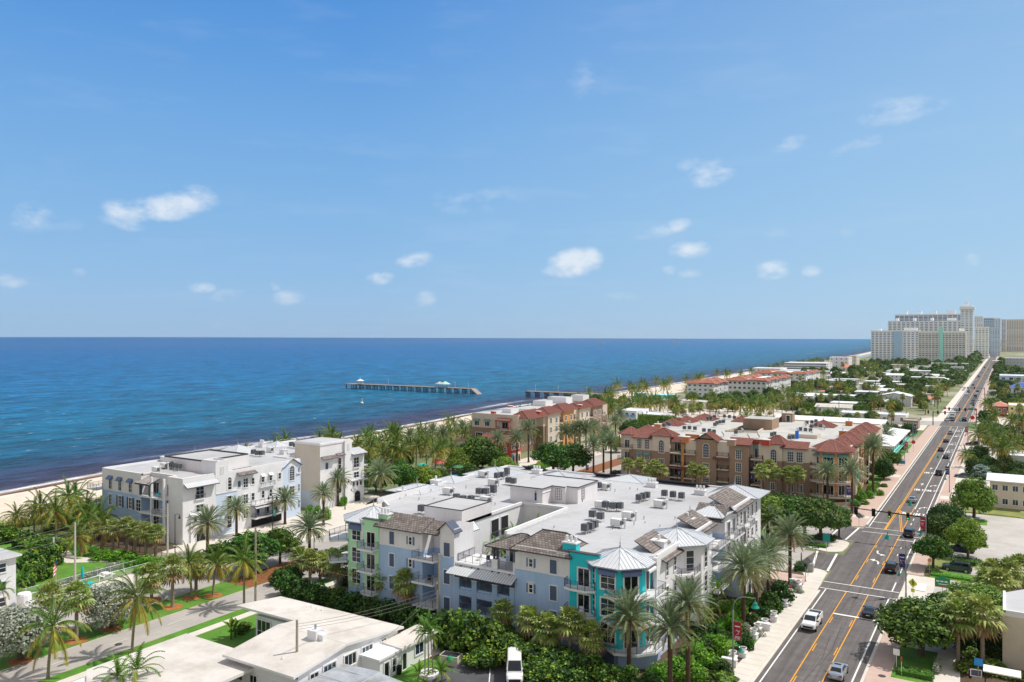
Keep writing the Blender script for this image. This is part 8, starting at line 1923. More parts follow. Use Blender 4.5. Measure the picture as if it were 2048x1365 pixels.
# signals
def sig(par,x,z,lens=True,y=0,s=1):
 mb = MB(); mb.box(x - .2,x + .2,y - .16,y + .16,z - .62,z + .62,BLKM); 
 for k in (-.4,0,.4): mb.tube((x,y - .16 * s,z + k + .02),(x,y - .34 * s,z + k),.15,.15,BLKM,8,False)
 o = local('signal_head',mb,par); mb = MB(); mb.box(x - .36,x + .36,y - .015 * s + .1 * s,y + .015 * s + .1 * s,z - .8,z + .8,GOLD if lens else BLKM); local('backplate',mb,o)
 if lens: mb = MB(); mb.tube((x,y - .165 * s,z - .4),(x,y - .2 * s,z - .4),.12,.12,LENSG,10); local('lit_lens',mb,o)
o = thing('traffic_signal','black mast-arm traffic signal showing green over the near junction','traffic signal',(-13.2,178,.15)); mb = MB(); mb.lathe([(.24,0),(.2,6.5)],BLKM,10); local('pole',mb,o); mb = MB(); mb.tube((0,0,5.9),(-13.9,0,6.3),.15,.09,BLKM,8); local('mast_arm',mb,o)
for px,l in ((1747,False),(1779,True),(1816,True),(1712,False)): sig(o,PX(px,178) + 13.2,5.75,l)
def mast(y,z,label,lab2,xs,side=1):
 x = -11.9 if side > 0 else -29; o = thing('traffic_signal',label,'traffic signal',(x,y,.15)); mb = MB(); mb.lathe([(.22,0),(.18,6.6)],BLKM,8); local('pole',mb,o); L_ = -15.5 if side > 0 else 12; mb = MB(); mb.tube((0,0,6.2),(L_,0,6.4),.14,.09,BLKM,8); local('mast_arm',mb,o)
 for k,xx in enumerate(xs): sig(o,xx - x,6.1,False)
 return o,x
o,x = mast(449,6,'black mast-arm signal with red signs and a teal plate at the far crossing','',(-23.5,-19.0,-16.5)); mb = MB(); mb.box(-3.4,-1.2,-.05,.05,6.4,7.1,SGT); local('street_plate',mb,o)
for xx in (-13.4,-.2): mb = MB(); mb.lathe([(.62,-.03),(.62,.03)],SGR,8,(0,0,0)); mb.v = [(a + xx,-c - .2,b_ + 6.4) for a,b_,c in mb.v]; local('sign',mb,o)
mast(426,6,'second black mast-arm signal on the left of the far crossing','',(-31,-27,-24),-1); mast(640,6,'black mast-arm signal farthest up the avenue','',(-22,-18),1)
def post_sign(px,py,h,label,plate,shape='rect',w_=.6,hh=.6,rz=0.0,name='road_sign',z0=.15,xy=None,post=STEEL):
 x,y = xy or P(px,py,z0); o = thing(name,label,'sign',(x,y,z0),rz); mb = MB(); mb.tube((0,0,0),(0,0,h),.035,.035,post,6); local('post',mb,o); mb = MB(); c = h - hh / 2
 if shape == 'rect': mb.box(-w_ / 2,w_ / 2,-.06,-.037,h - hh,h,plate)
 elif shape == 'diamond': s = w_ * .71; mb.hexa([(0,-.06,c - s),(s,-.06,c),(s,-.037,c),(0,-.037,c - s),(-s,-.06,c),(0,-.06,c + s),(0,-.037,c + s),(-s,-.037,c)],plate)
 else: pl_ = octo((0,c),w_ / 2); mb.face([(a,-.06,b_) for a,b_ in pl_],plate); mb.face([(a,-.037,b_) for a,b_ in pl_][::-1],plate)
 po = local('sign_plate',mb,o); return o,po
post_sign(1616,1153,3.4,'grey back of a diamond warning sign at the near side-street corner',SGK,'diamond',1.0,1.4); post_sign(1718,1058,3.6,'grey back of a diamond warning sign at the far side-street corner',SGK,'diamond',1.0,1.4)
o,po = post_sign(1631,1124,3.0,'black one-way plate with a white arrow on a thin post',BLKM,'rect',1.3,.45); mb = MB(); mb.box(-.4,.5,-.066,-.061,2.72,2.82,SGN); mb.face([(-.58,-.063,2.77),(-.36,-.063,2.62),(-.36,-.063,2.92)],SGN); local('arrow',mb,po)
post_sign(1653,1106,3.6,'square teal wayfinding sign on a pale post at the median tip',SGT,'rect',1.3,1.5,R(10),post=SGN)
o,po = post_sign(1826,1197,3.2,'fluorescent yellow-green pedestrian crossing diamond with a small plate below',SGY,'diamond',1.05,1.5,R(-25)); mb = MB(); mb.tube((0,-.07,2.75),(.05,-.07,2.45),.07,.05,BLKM,5); mb.path([(-.15,-.07,2.1),(.05,-.07,2.45),(.2,-.07,2.12)],.04,BLKM,4); mb.path([(-.18,-.07,2.5),(.05,-.07,2.66),(.22,-.07,2.48)],.03,BLKM,4); mb.lathe([(.01,-.08),(.08,0),(.01,.08)],BLKM,6,(-.01,-.07,2.88)); local('walker_symbol',mb,po); mb = MB(); mb.box(-.3,.3,-.06,-.037,1.0,1.55,SGY); local('sign_plate',mb,o)
post_sign(1859,1151,3.0,'pale red octagonal sign on the car-park lime kerb',M('faded_red',(214,120,116),.6,.05),'oct',.75,.75,R(30)); post_sign(1945,850,4.4,'bright red stop sign at the far right pavement',SGR,'oct',2.0,2.0); post_sign(1865,1050,3.0,'yellow-green sign half hidden in the dark right-hand trees',SGY,'diamond',.9,1.2)
o,po = post_sign(1885,1188,2.6,'green arched park sign with white lettering at the car-park drive',SGG,'rect',2.2,1.5,0,z0=.05,post=SGG); mb = MB(); pl_ = [(-.5,2.6),(.5,2.6),(.4,2.85),(.15,3.0),(-.15,3.0),(-.4,2.85)]; mb.prism([(a,b_) for a,b_ in pl_],.037,.06,SGG); mb.v = [(a,-c,b_) for a,b_,c in mb.v]; mb.box(-1.1,1.1,-.07,-.061,1.05,1.3,M('sign_brown',(150,96,60),.7)); local('sign_crest',mb,po); mb = MB()
for k,(a,c) in enumerate(((-.7,.5),(-.1,.5),(.5,.5))): mb.box(a - .2,a + .25,-.068,-.061,1.9,2.12,SGN)
mb.box(-.6,.6,-.068,-.061,1.5,1.62,SGN); local('lettering',mb,po)
post_sign(1793,1340,2.6,'white square sign on a white post on the corner lawn',SGN,'rect',.75,.75,R(-8),post=SGN); post_sign(1803,1350,2.2,'thin white marker post with a red top on the corner lawn',SGR,'rect',.16,.6,post=SGN)
post_sign(1957,1378,3.6,'bright blue square bus-stop sign above a solar panel',SGB,'rect',.9,.85,R(8)); o,po = post_sign(1952,1376,2.2,'dark solar panel in a pale frame at the bus stop',SGN,'rect',1.2,.85,R(8)); mb = MB(); mb.box(-.52,.52,-.07,-.061,1.43,2.12,SLATED); local('panel',mb,po)
for (px,py,h,c,lab) in ((1827,905,4.4,SGR,'red octagon sign on the motel lawn'),(1078,945,3.4,SGY,'yellow diamond sign on the plaza behind the blue condominium')): post_sign(px,py,h,lab,c,'oct' if c is SGR else 'diamond',1.4,1.4)
o = thing('real_estate_sign','blue and white board standing before the motel shrubs','sign',(*P(1802,932,0),0)); mb = MB(); mb.box(-1.3,1.3,-.05,.05,.5,2.4,SGN); mb.box(-1.2,1.2,-.07,-.051,.7,1.7,SGB); local('board',mb,o); mb = MB(); mb.tube((-1,0,0),(-1,0,.5),.05,.05,SGN,5); local('leg',mb,o); mb = MB(); mb.tube((1,0,0),(1,0,.5),.05,.05,SGN,5); local('leg',mb,o)
o = thing('pedestrian_signal','short pole with a black pedestrian signal at the near crossing','pedestrian signal',(*P(1611,1163,.15),.15)); mb = MB(); mb.lathe([(.14,0),(.06,.3),(.05,2.7)],STEEL,8); local('pole',mb,o); mb = MB(); mb.box(-.25,.2,-.2,.2,2.5,3.0,BLKM); local('signal_head',mb,o)
o = tag((lambda mb: (mb.box(-29.9,-29.0,148.3,149.2,.15,1.5,STEEL),mb.box(-29.95,-28.95,148.25,149.25,1.5,1.58,STEEL),mb.obj('control_cabinet'))[2])(MB()),'grey-green control cabinet behind the near corner signs','cabinet')
o = tag((lambda mb: (mb.lathe([(.14,0),(.13,1.6),(.16,1.7),(.1,3.0)],SGK,8,(-31.2,149.5,.1)),mb.obj('pole_stub'))[1])(MB()),'grey stub pole left of the control cabinet','pole')
mb = MB(); x,y = P(1581,1180,.1); mb.lathe([(.16,0),(.14,.15),(.12,.5),(.17,.55),(.12,.68),(.03,.78)],SGR,10,(x,y,.05)); mb.tube((x - .24,y,.45),(x + .24,y,.45),.07,.07,SGR,8); mb.obj('fire_hydrant',label='small red fire hydrant at the edge of the palm lawn',cat='fire hydrant')
# planters and benches of the avenue garden
def planter(px,py,label,s=1.0):
 x,y = P(px,py,.1); o = thing('planter',label,'planter',(x,y,.06),rnd.uniform(-.1,.1),'white stone planters along the avenue'); o.scale = (.85,.85,rnd.uniform(.7,.9)); mb = MB(); mb.box(-.55 * s,.55 * s,-.55 * s,.55 * s,0,.9,TRIM); mb.box(-.65 * s,.65 * s,-.65 * s,.65 * s,.9,1.02,TRIM); local('plinth',mb,o)
 mb = MB(); mb.lathe([(.25,1.02),(.3,1.15),(.52,1.45),(.58,1.7),(.62,1.74),(.5,1.74),(.46,1.6),(.01,1.58)],TRIM,12); local('urn',mb,o); mb = MB(); mb.lathe([(.47,1.6),(.25,1.68),(.02,1.72)],SOIL,10); local('soil',mb,o)
PL = [(1466,1326),(1486,1314),(1515,1266),(1530,1256),(1548,1243),(1570,1214),(1580,1198),(1596,1178),(1508,1278)]
for i,(px,py) in enumerate(sorted(PL)): planter(px,py,ordn(i,len(PL),'white stone urn planter beside the left pavement'))
for i,(a,b_) in enumerate(((1562,1195),(1470,1335),(1538,1262),(1600,1172))):
 x,y = P(a,b_,.1); mb = MB(); mb.box(x - 1.6,x + .2,y - .25,y + .25,0,1.0,TRIM); mb.box(x - 1.7,x + .3,y - .32,y + .32,1.0,1.1,TRIM); mb.obj('garden_wall',label=('low white garden wall behind the round dark bush','low white garden wall nearest the bottom edge of the avenue garden','low white garden wall beside the silver shrubs','low white garden wall at the corner by the side street')[i],cat='wall')
mb = MB(); x,y = P(1560,1190,.1); mb.hexa([(x - .9,y - .3,0),(x + .6,y - .3,0),(x + .6,y + .3,0),(x - .9,y + .3,0),(x + .2,y - .3,1.9),(x + .7,y - .3,1.9),(x + .7,y + .3,1.9),(x + .2,y + .3,1.9)],TRIM); mb.obj('garden_monument',label='white slanted stone monument beside the planters',cat='monument')
# utility poles and wires
def upole(px,py,top,label,mat=WOODP,cross=False,xf=False):
 x,y = P(px,py,0); Z_ = -x * ST + y * CT; h = H - (top - HY) * Z_ / F; o = thing('utility_pole',label,'utility pole',(x,y,0),0,'utility poles'); mb = MB(); mb.lathe([(.19,0),(.14,h)],mat,8); local('pole',mb,o)
 if cross: mb = MB(); mb.box(-.06,.06,-.8,.8,h - .7,h - .58,WOODP); local('crossarm',mb,o)
 if xf: mb = MB(); mb.lathe([(.24,0),(.26,.1),(.26,.8),(.2,.9)],SGK,8,(-.4,0,h - 5.2)); local('transformer',mb,o); mb = MB(); mb.tube((-.25,-.1,.3),(-.25,-.1,h - 4),.06,.06,SGN,6); local('conduit',mb,o)
 return (x,y,h)
pA = upole(150,1178,1046,'stout pale concrete pole carrying three wires beside the flag',CONP); pB = upole(335,1128,1008,'stout pale concrete pole at the corner of the white condominium',CONP); pC = upole(594,1386,1240,'slim weathered pole in front of the near gravel roof'); pD = upole(878,1262,1108,'weathered wooden pole with cables against the blue condominium',WOODP,False,True); pE = upole(511,1212,1055,'slim weathered pole beside the yellowing coconut palm')
for (px,py,t,l) in ((1372,825,797,'distant pole among the palms right of the white hotel'),(1606,822,785,'distant pole behind the motel roof, left of the pair'),(1678,830,790,'distant pole behind the motel roof, right of the pair'),(1813,845,800,'distant pole beside the tiny signal-corner shop'),(1683,785,764,'distant pole beside the bungalows near the wood'),(2035,870,808,'tall pole before the yellow shop on the right'),(1797,798,762,'pole in front of the gabled pale blue house'),(1924,770,757,'short pole by the hedge along the far avenue')): upole(px,py,t,l)
upole(107,1118,1075,'short white post behind the sea grape shrubs',SGN)
def wire(name,a,b_,sag,label,r=.03):
 mb = MB(); pts = [tuple(a[i] + (b_[i] - a[i]) * t / 10 + (-sag * 4 * (t / 10) * (1 - t / 10) if i == 2 else 0) for i in range(3)) for t in range(11)]; mb.path(pts,r,WIRE,4); mb.obj(name,label=label,cat='wire',group='overhead wires')
for k,(dz,lab) in enumerate(((-.3,'top'),(-1.4,'middle'),(-2.3,'bottom'))):
 wire('overhead_wire',(pA[0],pA[1],pA[2] + dz),(pB[0],pB[1],pB[2] + dz),.7,lab + ' wire of three between the two stout concrete poles'); wire('overhead_wire',(pA[0],pA[1] - 45,pA[2] + dz),(pA[0],pA[1],pA[2] + dz),.8,lab + ' wire of three leaving the picture at the left edge')
for k,dz in enumerate((-5.0,-5.6,-6.2)):
 wire('overhead_wire',(pD[0],pD[1],pD[2] + dz),(pC[0] + .1,pC[1],pC[2] + (dz + 5) * .5 - .5),.5,('upper','middle','lower')[k] + ' cable from the condominium pole over the near gravel roof',.022)
wire('overhead_wire',(pD[0],pD[1],pD[2] - 4.5),(pE[0],pE[1],pE[2] - 3),1.5,'long slack cable from the condominium pole towards the boulevard',.022); wire('overhead_wire',(pD[0],pD[1],pD[2] - 5),(-66.2,76.0,4.2),.4,'service cable from the condominium pole to the white gable wall',.02)
# flags
def flag(x,y,h,wf,hf,label,rz):
 o = thing('flag',label,'flag',(x,y,0),rz); mb = MB(); mb.lathe([(.06,0),(.035,h)],SGN,6); mb.lathe([(.01,0),(.07,.06),(.01,.12)],GOLD,6,(0,0,h)); local('pole',mb,o); mb = MB(); NB = M('flag_blue',(40,50,110),.8,.0) if 'flag_blue' not in bpy.data.materials else bpy.data.materials['flag_blue']; n = 8
 for s in range(7):
  for i in range(n):
   xa,xb = wf * i / n,wf * (i + 1) / n; dz = lambda t: -.35 * hf * (t / wf) ** 1.2; yy = lambda t: .12 * sin(t * 5); z0,z1 = h - .1 - hf * (s + 1) / 7,h - .1 - hf * s / 7
   c = NB if (s < 4 and xb <= wf * .45) else (SGR if s % 2 == 0 else SGN); mb.face([(xa,yy(xa),z0 + dz(xa)),(xb,yy(xb),z0 + dz(xb)),(xb,yy(xb),z1 + dz(xb)),(xa,yy(xa),z1 + dz(xa))],c)
 local('cloth',mb,o)
flag(*P(112,1180,0),5.2,2.3,1.9,'striped flag with a blue corner on a pole beside the white railing',R(-35)); flag(-35.0,154.5,4.2,2.0,1.2,'striped flag with a blue corner half hidden by a date palm trunk',R(-20))
# white railing of the boulevard forecourt
def fence(a,b_,label,h=1.1,mat=TRIM,name='fence',gap=.16):
 o = thing(name,label,'fence',(a[0],a[1],0.05)); mb = MB(); d = (b_[0] - a[0],b_[1] - a[1]); l = math.hypot(*d); n = max(2,int(l / 2.2)); mb.tube((0,0,h),(d[0],d[1],h),.04,.04,mat,5); mb.tube((0,0,.12),(d[0],d[1],.12),.03,.03,mat,4)
 for i in range(int(l / gap)): t = i * gap / l; mb.tube((d[0] * t,d[1] * t,.12),(d[0] * t,d[1] * t,h),.014,.014,mat,3,False)
 local('rail_panel',mb,o)
 for i in range(n + 1): mb = MB(); t = i / n; mb.tube((d[0] * t,d[1] * t,0),(d[0] * t,d[1] * t,h + .1),.06,.06,mat,5); local('post',mb,o)
fence((-131.8,63),(-131.8,90),'white picket railing along the boulevard forecourt beside the shrubs'); fence((-135.2,66),(-135.2,90),'white picket railing on the lawn side of the grey shrubs'); fence((-131.4,45),(-131.4,61),'white picket railing before the left-edge apartment block')
fence((-166,93.5),(-136,93.5),'dark mesh fence below the hedge of the white condominium',1.5,BLKM,'fence',.22); fence((-29.2,289),(-29.2,292.6),'short white railing before the motel wing',1.0)
# garden and roof-top oddments
def parasol(x,y,z,h,r,mat,label,open_=True):
 o = thing('parasol',label,'parasol',(x,y,z)); mb = MB(); mb.tube((0,0,0),(0,0,h),.03,.03,TRIM,6); local('pole',mb,o); mb = MB()
 mb.lathe([(r,h - r * .42),(r * .55,h - r * .14),(.03,h)] if open_ else [(.12,h * .35),(.28,h * .55),(.2,h * .85),(.03,h)],mat,10); local('canopy',mb,o)
SALP = M('salmon_canvas',(226,110,100),.8,.05); GRNP = M('green_canvas',(70,130,90),.8,.05); TEAC = M('teal_canvas',(20,182,184),.8,.05); WCAN = M('white_canvas',(228,228,226),.8,.05)
x,y = P(879,945,0); parasol(x,y,0,4.2,2.4,SALP,'salmon-pink parasol at the beach park cafe'); x,y = P(917,952,0); parasol(x,y,0,3.6,2.2,GRNP,'green parasol at the beach park cafe'); x,y = P(845,950,0); parasol(x,y,0,3.6,1.8,TEAC,'teal parasol in the shade of the coconut grove'); x,y = P(165,1172,0); parasol(x,y,0,3.4,1,TEAC,'folded teal parasol on the lawn by the stout concrete pole',False)
def pic(px,py,mat,label,s=1.0,z=0):
 x,y = P(px,py,z); o = thing('picnic_table',label,'table',(x,y,z),rnd.uniform(0,1)); mb = MB(); mb.box(-1.0 * s,1.0 * s,-.5 * s,.5 * s,.7,.78,mat); local('table_top',mb,o)
 for k in (-1,1): mb = MB(); mb.box(-1.0 * s,1.0 * s,k * .95 * s - .18,k * .95 * s + .18,.42,.48,mat); local('bench',mb,o); mb = MB(); mb.box(k * .7 * s - .06,k * .7 * s + .06,-.9 * s,.9 * s,0,.7,mat); local('leg',mb,o)
pic(168,1176,TEAC,'teal picnic table under the folded parasol',1.3); pic(882,950,ORNG,'orange table beneath the salmon-pink parasol',1.3); pic(915,956,SGB,'blue table beneath the green parasol',1.2); pic(212,1155,TRIM,'white table among the grey shrubs of the forecourt',1.0)
def chair(x,y,z,rz,mat,label,group=None):
 o = thing('balcony_chair',label,'chair',(x,y,z),rz,group); mb = MB(); mb.box(-.28,.28,-.28,.28,.4,.46,mat); local('seat',mb,o); mb = MB(); mb.box(-.28,.28,.24,.3,.46,.98,mat); local('backrest',mb,o)
 for (a,b_) in ((-.24,-.24),(.24,-.24),(-.24,.24),(.24,.24)): mb = MB(); mb.box(a - .03,a + .03,b_ - .03,b_ + .03,0,.4,mat); local('leg',mb,o)
chair(-148.6,101.4,8.91,.4,TEAC,'bright teal chair on the upper corner balcony of the white condominium'); chair(-147.2,101.5,8.91,-.5,TRIM,'white chair beside the teal chair on the upper corner balcony'); chair(-147.8,101.3,5.51,.2,TRIM,'white chair on the middle corner balcony of the white condominium'); chair(-146.8,101.4,2.11,.2,TRIM,'white chair on the lowest corner balcony of the white condominium')
chair(-72.2,93.4,5.81,.3,BLKM,'dark chair on the middle loggia balcony of the blue condominium'); chair(-63.8,96.6,9.21,.8,SLATED,'dark chair on the open terrace of the blue condominium'); chair(-65.6,96.9,9.21,-.4,TRIM,'pale chair on the open terrace of the blue condominium'); chair(-47.0,93.0,5.81,.2,TRIM,'white chair on the narrow middle balcony of the turquoise tower')
o = thing('dumpster','pale concrete-sided refuse bin with a green bag at the car park edge','dumpster',(*P(902,1328,0),.03),.15); mb = MB(); mb.box(-1.3,1.3,-.8,.8,0,1.2,CONP); mb.box(-1.15,1.15,-.65,.65,1.2,1.22,DARK); local('bin_body',mb,o)
x,y = P(900,1324,1.2); mb = MB(); mb.lathe([(.05,0),(.4,.05),(.5,.3),(.3,.6),(.05,.7)],SGG,9,(x,y,1.24)); mb.obj('refuse_bag',label='green refuse bag on top of the concrete-sided bin',cat='bag')
mb = MB(); x,y = P(798,1350,0); mb.lathe([(.3,0),(.36,1.0),(.4,1.05),(.1,1.15)],BLKM,10,(x,y,.05)); mb.obj('rubbish_bin',label='dark round rubbish bin against the white annexe wall',cat='bin')
mb = MB(); x,y = P(857,1352,0); mb.lathe([(1.3,0),(1.3,.35),(1.0,.35),(1.0,.1),(.01,.12)],TRIM,14,(x,y,.05)); mb.obj('planter_ring',label='round white stone ring around the curved areca palms',cat='planter')
o = thing('bus_shelter','bus shelter with a bright white roof at the bottom right corner','bus shelter',(-.6,110.2,.05)); mb = MB(); mb.box(-1.6,2.2,-1.2,1.0,2.5,2.62,WCAN); local('roof',mb,o)
for (a,b_) in ((-1.4,-1),(2,-1),(-1.4,.8),(2,.8)): mb = MB(); mb.tube((a,b_,0),(a,b_,2.5),.05,.05,BLKM,6); local('post',mb,o)
for i in range(5):
 mb = MB(); x,y = -119 - 0 * i,0
# dune-crossing huts & lifeguard things are too small to see
# rooftop plant
CU1 = M('condenser_dark',(58,60,66),.6,.1,4); CU2 = M('condenser_grey',(120,124,130),.6,.1,4); CUW = M('plant_white',(222,222,220),.6,.06,4)
def cond_proto(col,h,name='roof_condenser'):
 o = thing(name,'condenser','air conditioner',(0,0,-500)); mb = MB()
 mb.box(-.46,.46,-.46,.46,.5,.5 + h,col)
 for s in range(int(h / .09)):
  z = .54 + s * .09
  for (a,b_,c,d) in ((-.40,.40,-.475,-.461),(-.40,.40,.461,.475)): mb.box(a,b_,c,d,z,z + .045,CU2 if col is CU1 else CU1)
  for (a,b_,c,d) in ((-.475,-.461,-.40,.40),(.461,.475,-.40,.40)): mb.box(a,b_,c,d,z,z + .045,CU2 if col is CU1 else CU1)
 local('casing',mb,o); mb = MB(); mb.lathe([(.42,.5 + h),(.42,.56 + h),(.36,.56 + h),(.34,.53 + h),(.01,.53 + h)],CU2,12); local('fan_guard',mb,o)
 mb = MB()
 for (a,b_) in ((-.4,-.4),(.4,-.4),(.4,.4),(-.4,.4)): mb.box(a - .03,a + .03,b_ - .03,b_ + .03,0,.5,CUW)
 for s in (-.4,.4): mb.box(-.6,.6,s - .04,s + .04,.44,.4995,CUW); 
 mb.box(-.05,.05,-.36,.36,.42,.498,CUW); local('stand',mb,o); return o
CP = [cond_proto(CU1,.95),cond_proto(CU2,1.0),cond_proto(CU1,1.35)]; USED = set()
def cond(k,px,py,z,label,group):
 x,y = P(px,py,z); rz = rnd.choice((0,pi / 2)) + rnd.uniform(-.04,.04); p = CP[k]
 if k not in USED: USED.add(k); p.location = (x,y,z); p.rotation_euler = (0,0,rz); tag(p,label,None,group); return p
 return dup(p,(x,y,z),rz,label,group)
def cluster(lst,z,where,group):
 lst = sorted(lst,key=lambda t: t[0])
 for i,t in enumerate(lst): cond(t[2] if len(t) > 2 else rnd.choice((0,0,1)),t[0],t[1] + 4,z,ordn(i,len(lst),'condenser unit ' + where),group)
GB = 'condenser units on the blue condominium roof'
cluster([(843,1024),(859,1026),(873,1029)],ZR,'beside the mint tower roof',GB); cluster([(913,1001),(926,1005),(942,1005)],ZR,'in the front row left of the court',GB); cluster([(958,989),(972,989),(987,987,2)],ZR,'in the rear row left of the court',GB); cluster([(994,957),(1004,955),(1014,950,2),(1017,966),(1027,968)],ZR,'behind the lift house',GB); cluster([(1127,966)],ZR,'alone right of the lift house',GB)
cluster([(1180,982),(1189,980),(1197,977)],ZR,'nearest right of the lift house',GB); cluster([(1278,1002),(1286,999),(1294,997)],ZR,'in the middle of the roof',GB); cluster([(1329,993),(1346,996),(1363,998)],ZR,'farthest right on the blue condominium',GB); cluster([(1211,1017),(1226,1019),(1240,1019)],ZR,'in the long row above the court edge',GB); cluster([(1185,1036),(1201,1040)],ZR,'in the pair below the long row',GB); cluster([(1170,1064),(1181,1061),(1189,1057)],ZR,'near the east-wing tile roof',GB)
GW = 'condenser units on the white condominium roof'; cluster([(341,934),(350,936),(358,938)],13.0,'before the white condominium roof box',GW); cluster([(507,908),(515,910),(524,910)],13.0,'mid-roof on the white condominium',GW); cluster([(583,892),(591,894)],13.0,'against the white condominium upper storey',GW)
GTB = 'condenser units on the tan condominium roof'; cluster([(1328,853),(1336,849),(1339,851)],13.0,'beside the left chimney of the tan condominium',GTB); cluster([(1369,858),(1379,858),(1390,859)],13.0,'front row centre-left of the tan roof',GTB); cluster([(1408,863),(1419,864),(1428,866)],13.0,'front row centre of the tan roof',GTB); cluster([(1416,839),(1422,838),(1429,835)],13.0,'rear left of the tan roof',GTB); cluster([(1430,851),(1434,848),(1440,846),(1447,845)],13.0,'rear centre of the tan roof',GTB); cluster([(1449,834),(1459,835),(1469,837)],13.0,'at the back edge of the tan roof',GTB); cluster([(1472,867),(1544,872),(1549,870)],13.0,'around the light well of the tan roof',GTB); cluster([(1579,878),(1586,877)],13.0,'beside the blue barrel',GTB); cluster([(1601,861),(1611,862),(1621,863),(1623,855),(1632,852),(1642,854),(1614,847),(1624,846),(1632,844),(1635,849)],13.0,'in the packed group right on the tan roof',GTB)
# packaged white units, vents, dishes
def box_unit(px,py,z,label,group,s=1.0):
 x,y = P(px,py,z); o = thing('ventilation_unit',label,'ventilation unit',(x,y,z),rnd.uniform(-.06,.06),group); mb = MB(); mb.box(-.8 * s,.7 * s,-.5,.5,.35,1.3,CUW); local('casing',mb,o); mb = MB(); mb.box(.7 * s + .003,1.05 * s,-.3,.3,.5,1.1,CU2); mb.lathe([(.16,1.3),(.16,1.75),(.28,1.78),(.28,1.9),(.05,2.0)],CUW,8,(1.4 * s,0,-.4)); mb.tube((1.05 * s,0,.8),(1.4 * s,0,.8),.12,.12,CU2,6); mb.tube((1.4 * s,0,0),(1.4 * s,0,.95),.16,.16,CUW,8); local('duct',mb,o)
 mb = MB()
 for (a,b_) in ((-.7,-.4),(.6,-.4),(.6,.4),(-.7,.4)): mb.box(a * s - .03,a * s + .03,b_ - .03,b_ + .03,0,.349,CU2)
 mb.box(-.73 * s,.63 * s,-.43,.43,.28,.349,CU2); local('stand',mb,o)
BU = [(895,990),(970,1008),(965,955),(985,972),(1158,974),(1208,980),(1318,1016),(1255,1040),(1233,1055),(1200,1018)]
for i,t in enumerate(sorted(BU)): box_unit(t[0],t[1],ZR,ordn(i,len(BU),'white ventilation box on the blue condominium roof'),'ventilation boxes on the blue condominium')
for i,t in enumerate(((312,946),(328,938),(487,918),(540,905))): box_unit(t[0],t[1],13.0,ordn(i,4,'white ventilation box on the white condominium roof'),'ventilation boxes on the white condominium')
def dish(px,py,z,label,group):
 x,y = P(px,py,z); o = thing('satellite_dish',label,'satellite dish',(x,y,z),R(-50),group); mb = MB(); mb.tube((0,0,0),(0,0,.8),.06,.06,CU2,6); local('mount',mb,o); mb = MB(); mb.lathe([(.02,0),(.4,.06),(.75,.24),(.78,.26),(.4,.09)],CUW,14,caps=False); mb.v = [(a,-c * .8 - b_ * .45,1.15 + b_ * .8 - c * .5) for a,b_,c in mb.v]; local('reflector',mb,o)
DI = [(1380,848),(1402,849),(1447,872),(1438,836),(1450,842),(1486,864),(1498,877),(1518,875),(1612,852),(1649,858),(1625,871),(1597,864)]
for i,t in enumerate(sorted(DI)): dish(t[0],t[1] + 2,13.0,ordn(i,len(DI),'white satellite dish on the tan roof'),'satellite dishes on the tan roof')
mb = MB(); x,y = P(1594,878,13.0); mb.lathe([(.5,0),(.52,.1),(.5,2.2),(.45,2.3)],M('blue_plastic',(20,110,206),.5,.05),12,(x,y,13.0)); mb.obj('water_barrel',label='tall bright blue barrel on the tan condominium roof',cat='barrel')
VP = [(893,1022),(868,1000),(905,1010),(838,1002),(800,1000),(915,1032),(862,985),(812,994),(1062,960),(1100,968),(1148,990),(1230,985),(1260,980),(1275,982),(1295,970),(1310,978),(1350,1040),(1268,1052),(1290,1048),(1288,1040),(1165,1005),(1108,1058),(1085,1062),(932,978),(990,1012),(1225,1060),(1380,1020),(1400,1010),(1250,958),(1320,1055)]
for px,py in VP:
 x,y = P(px,py,ZR); mb = MB(); h = rnd.uniform(.35,.7); mb.tube((x,y,ZR),(x,y,ZR + h),.06,.06,CU2,6); mb.tube((x,y,ZR),(x,y,ZR + .06),.16,.12,CUW,8); mb.obj('vent_pipe',label='small plumbing vent pipe poking out of the blue condominium roof',cat='vent pipe',group='vent pipes on the blue condominium roof')
o = thing('roof_guard_rail','thin pipe rail along the roof edge east of the court','rail',(-61,112,ZR)); mb = MB(); mb.path([(0,-12,.5),(0,-1,.5),(2,6,.5)],.04,CUW,5)
for k in range(8): mb.tube((0,-12 + k * 1.57,0),(0,-12 + k * 1.57,.5),.03,.03,CUW,5)
local('rail',mb,o)
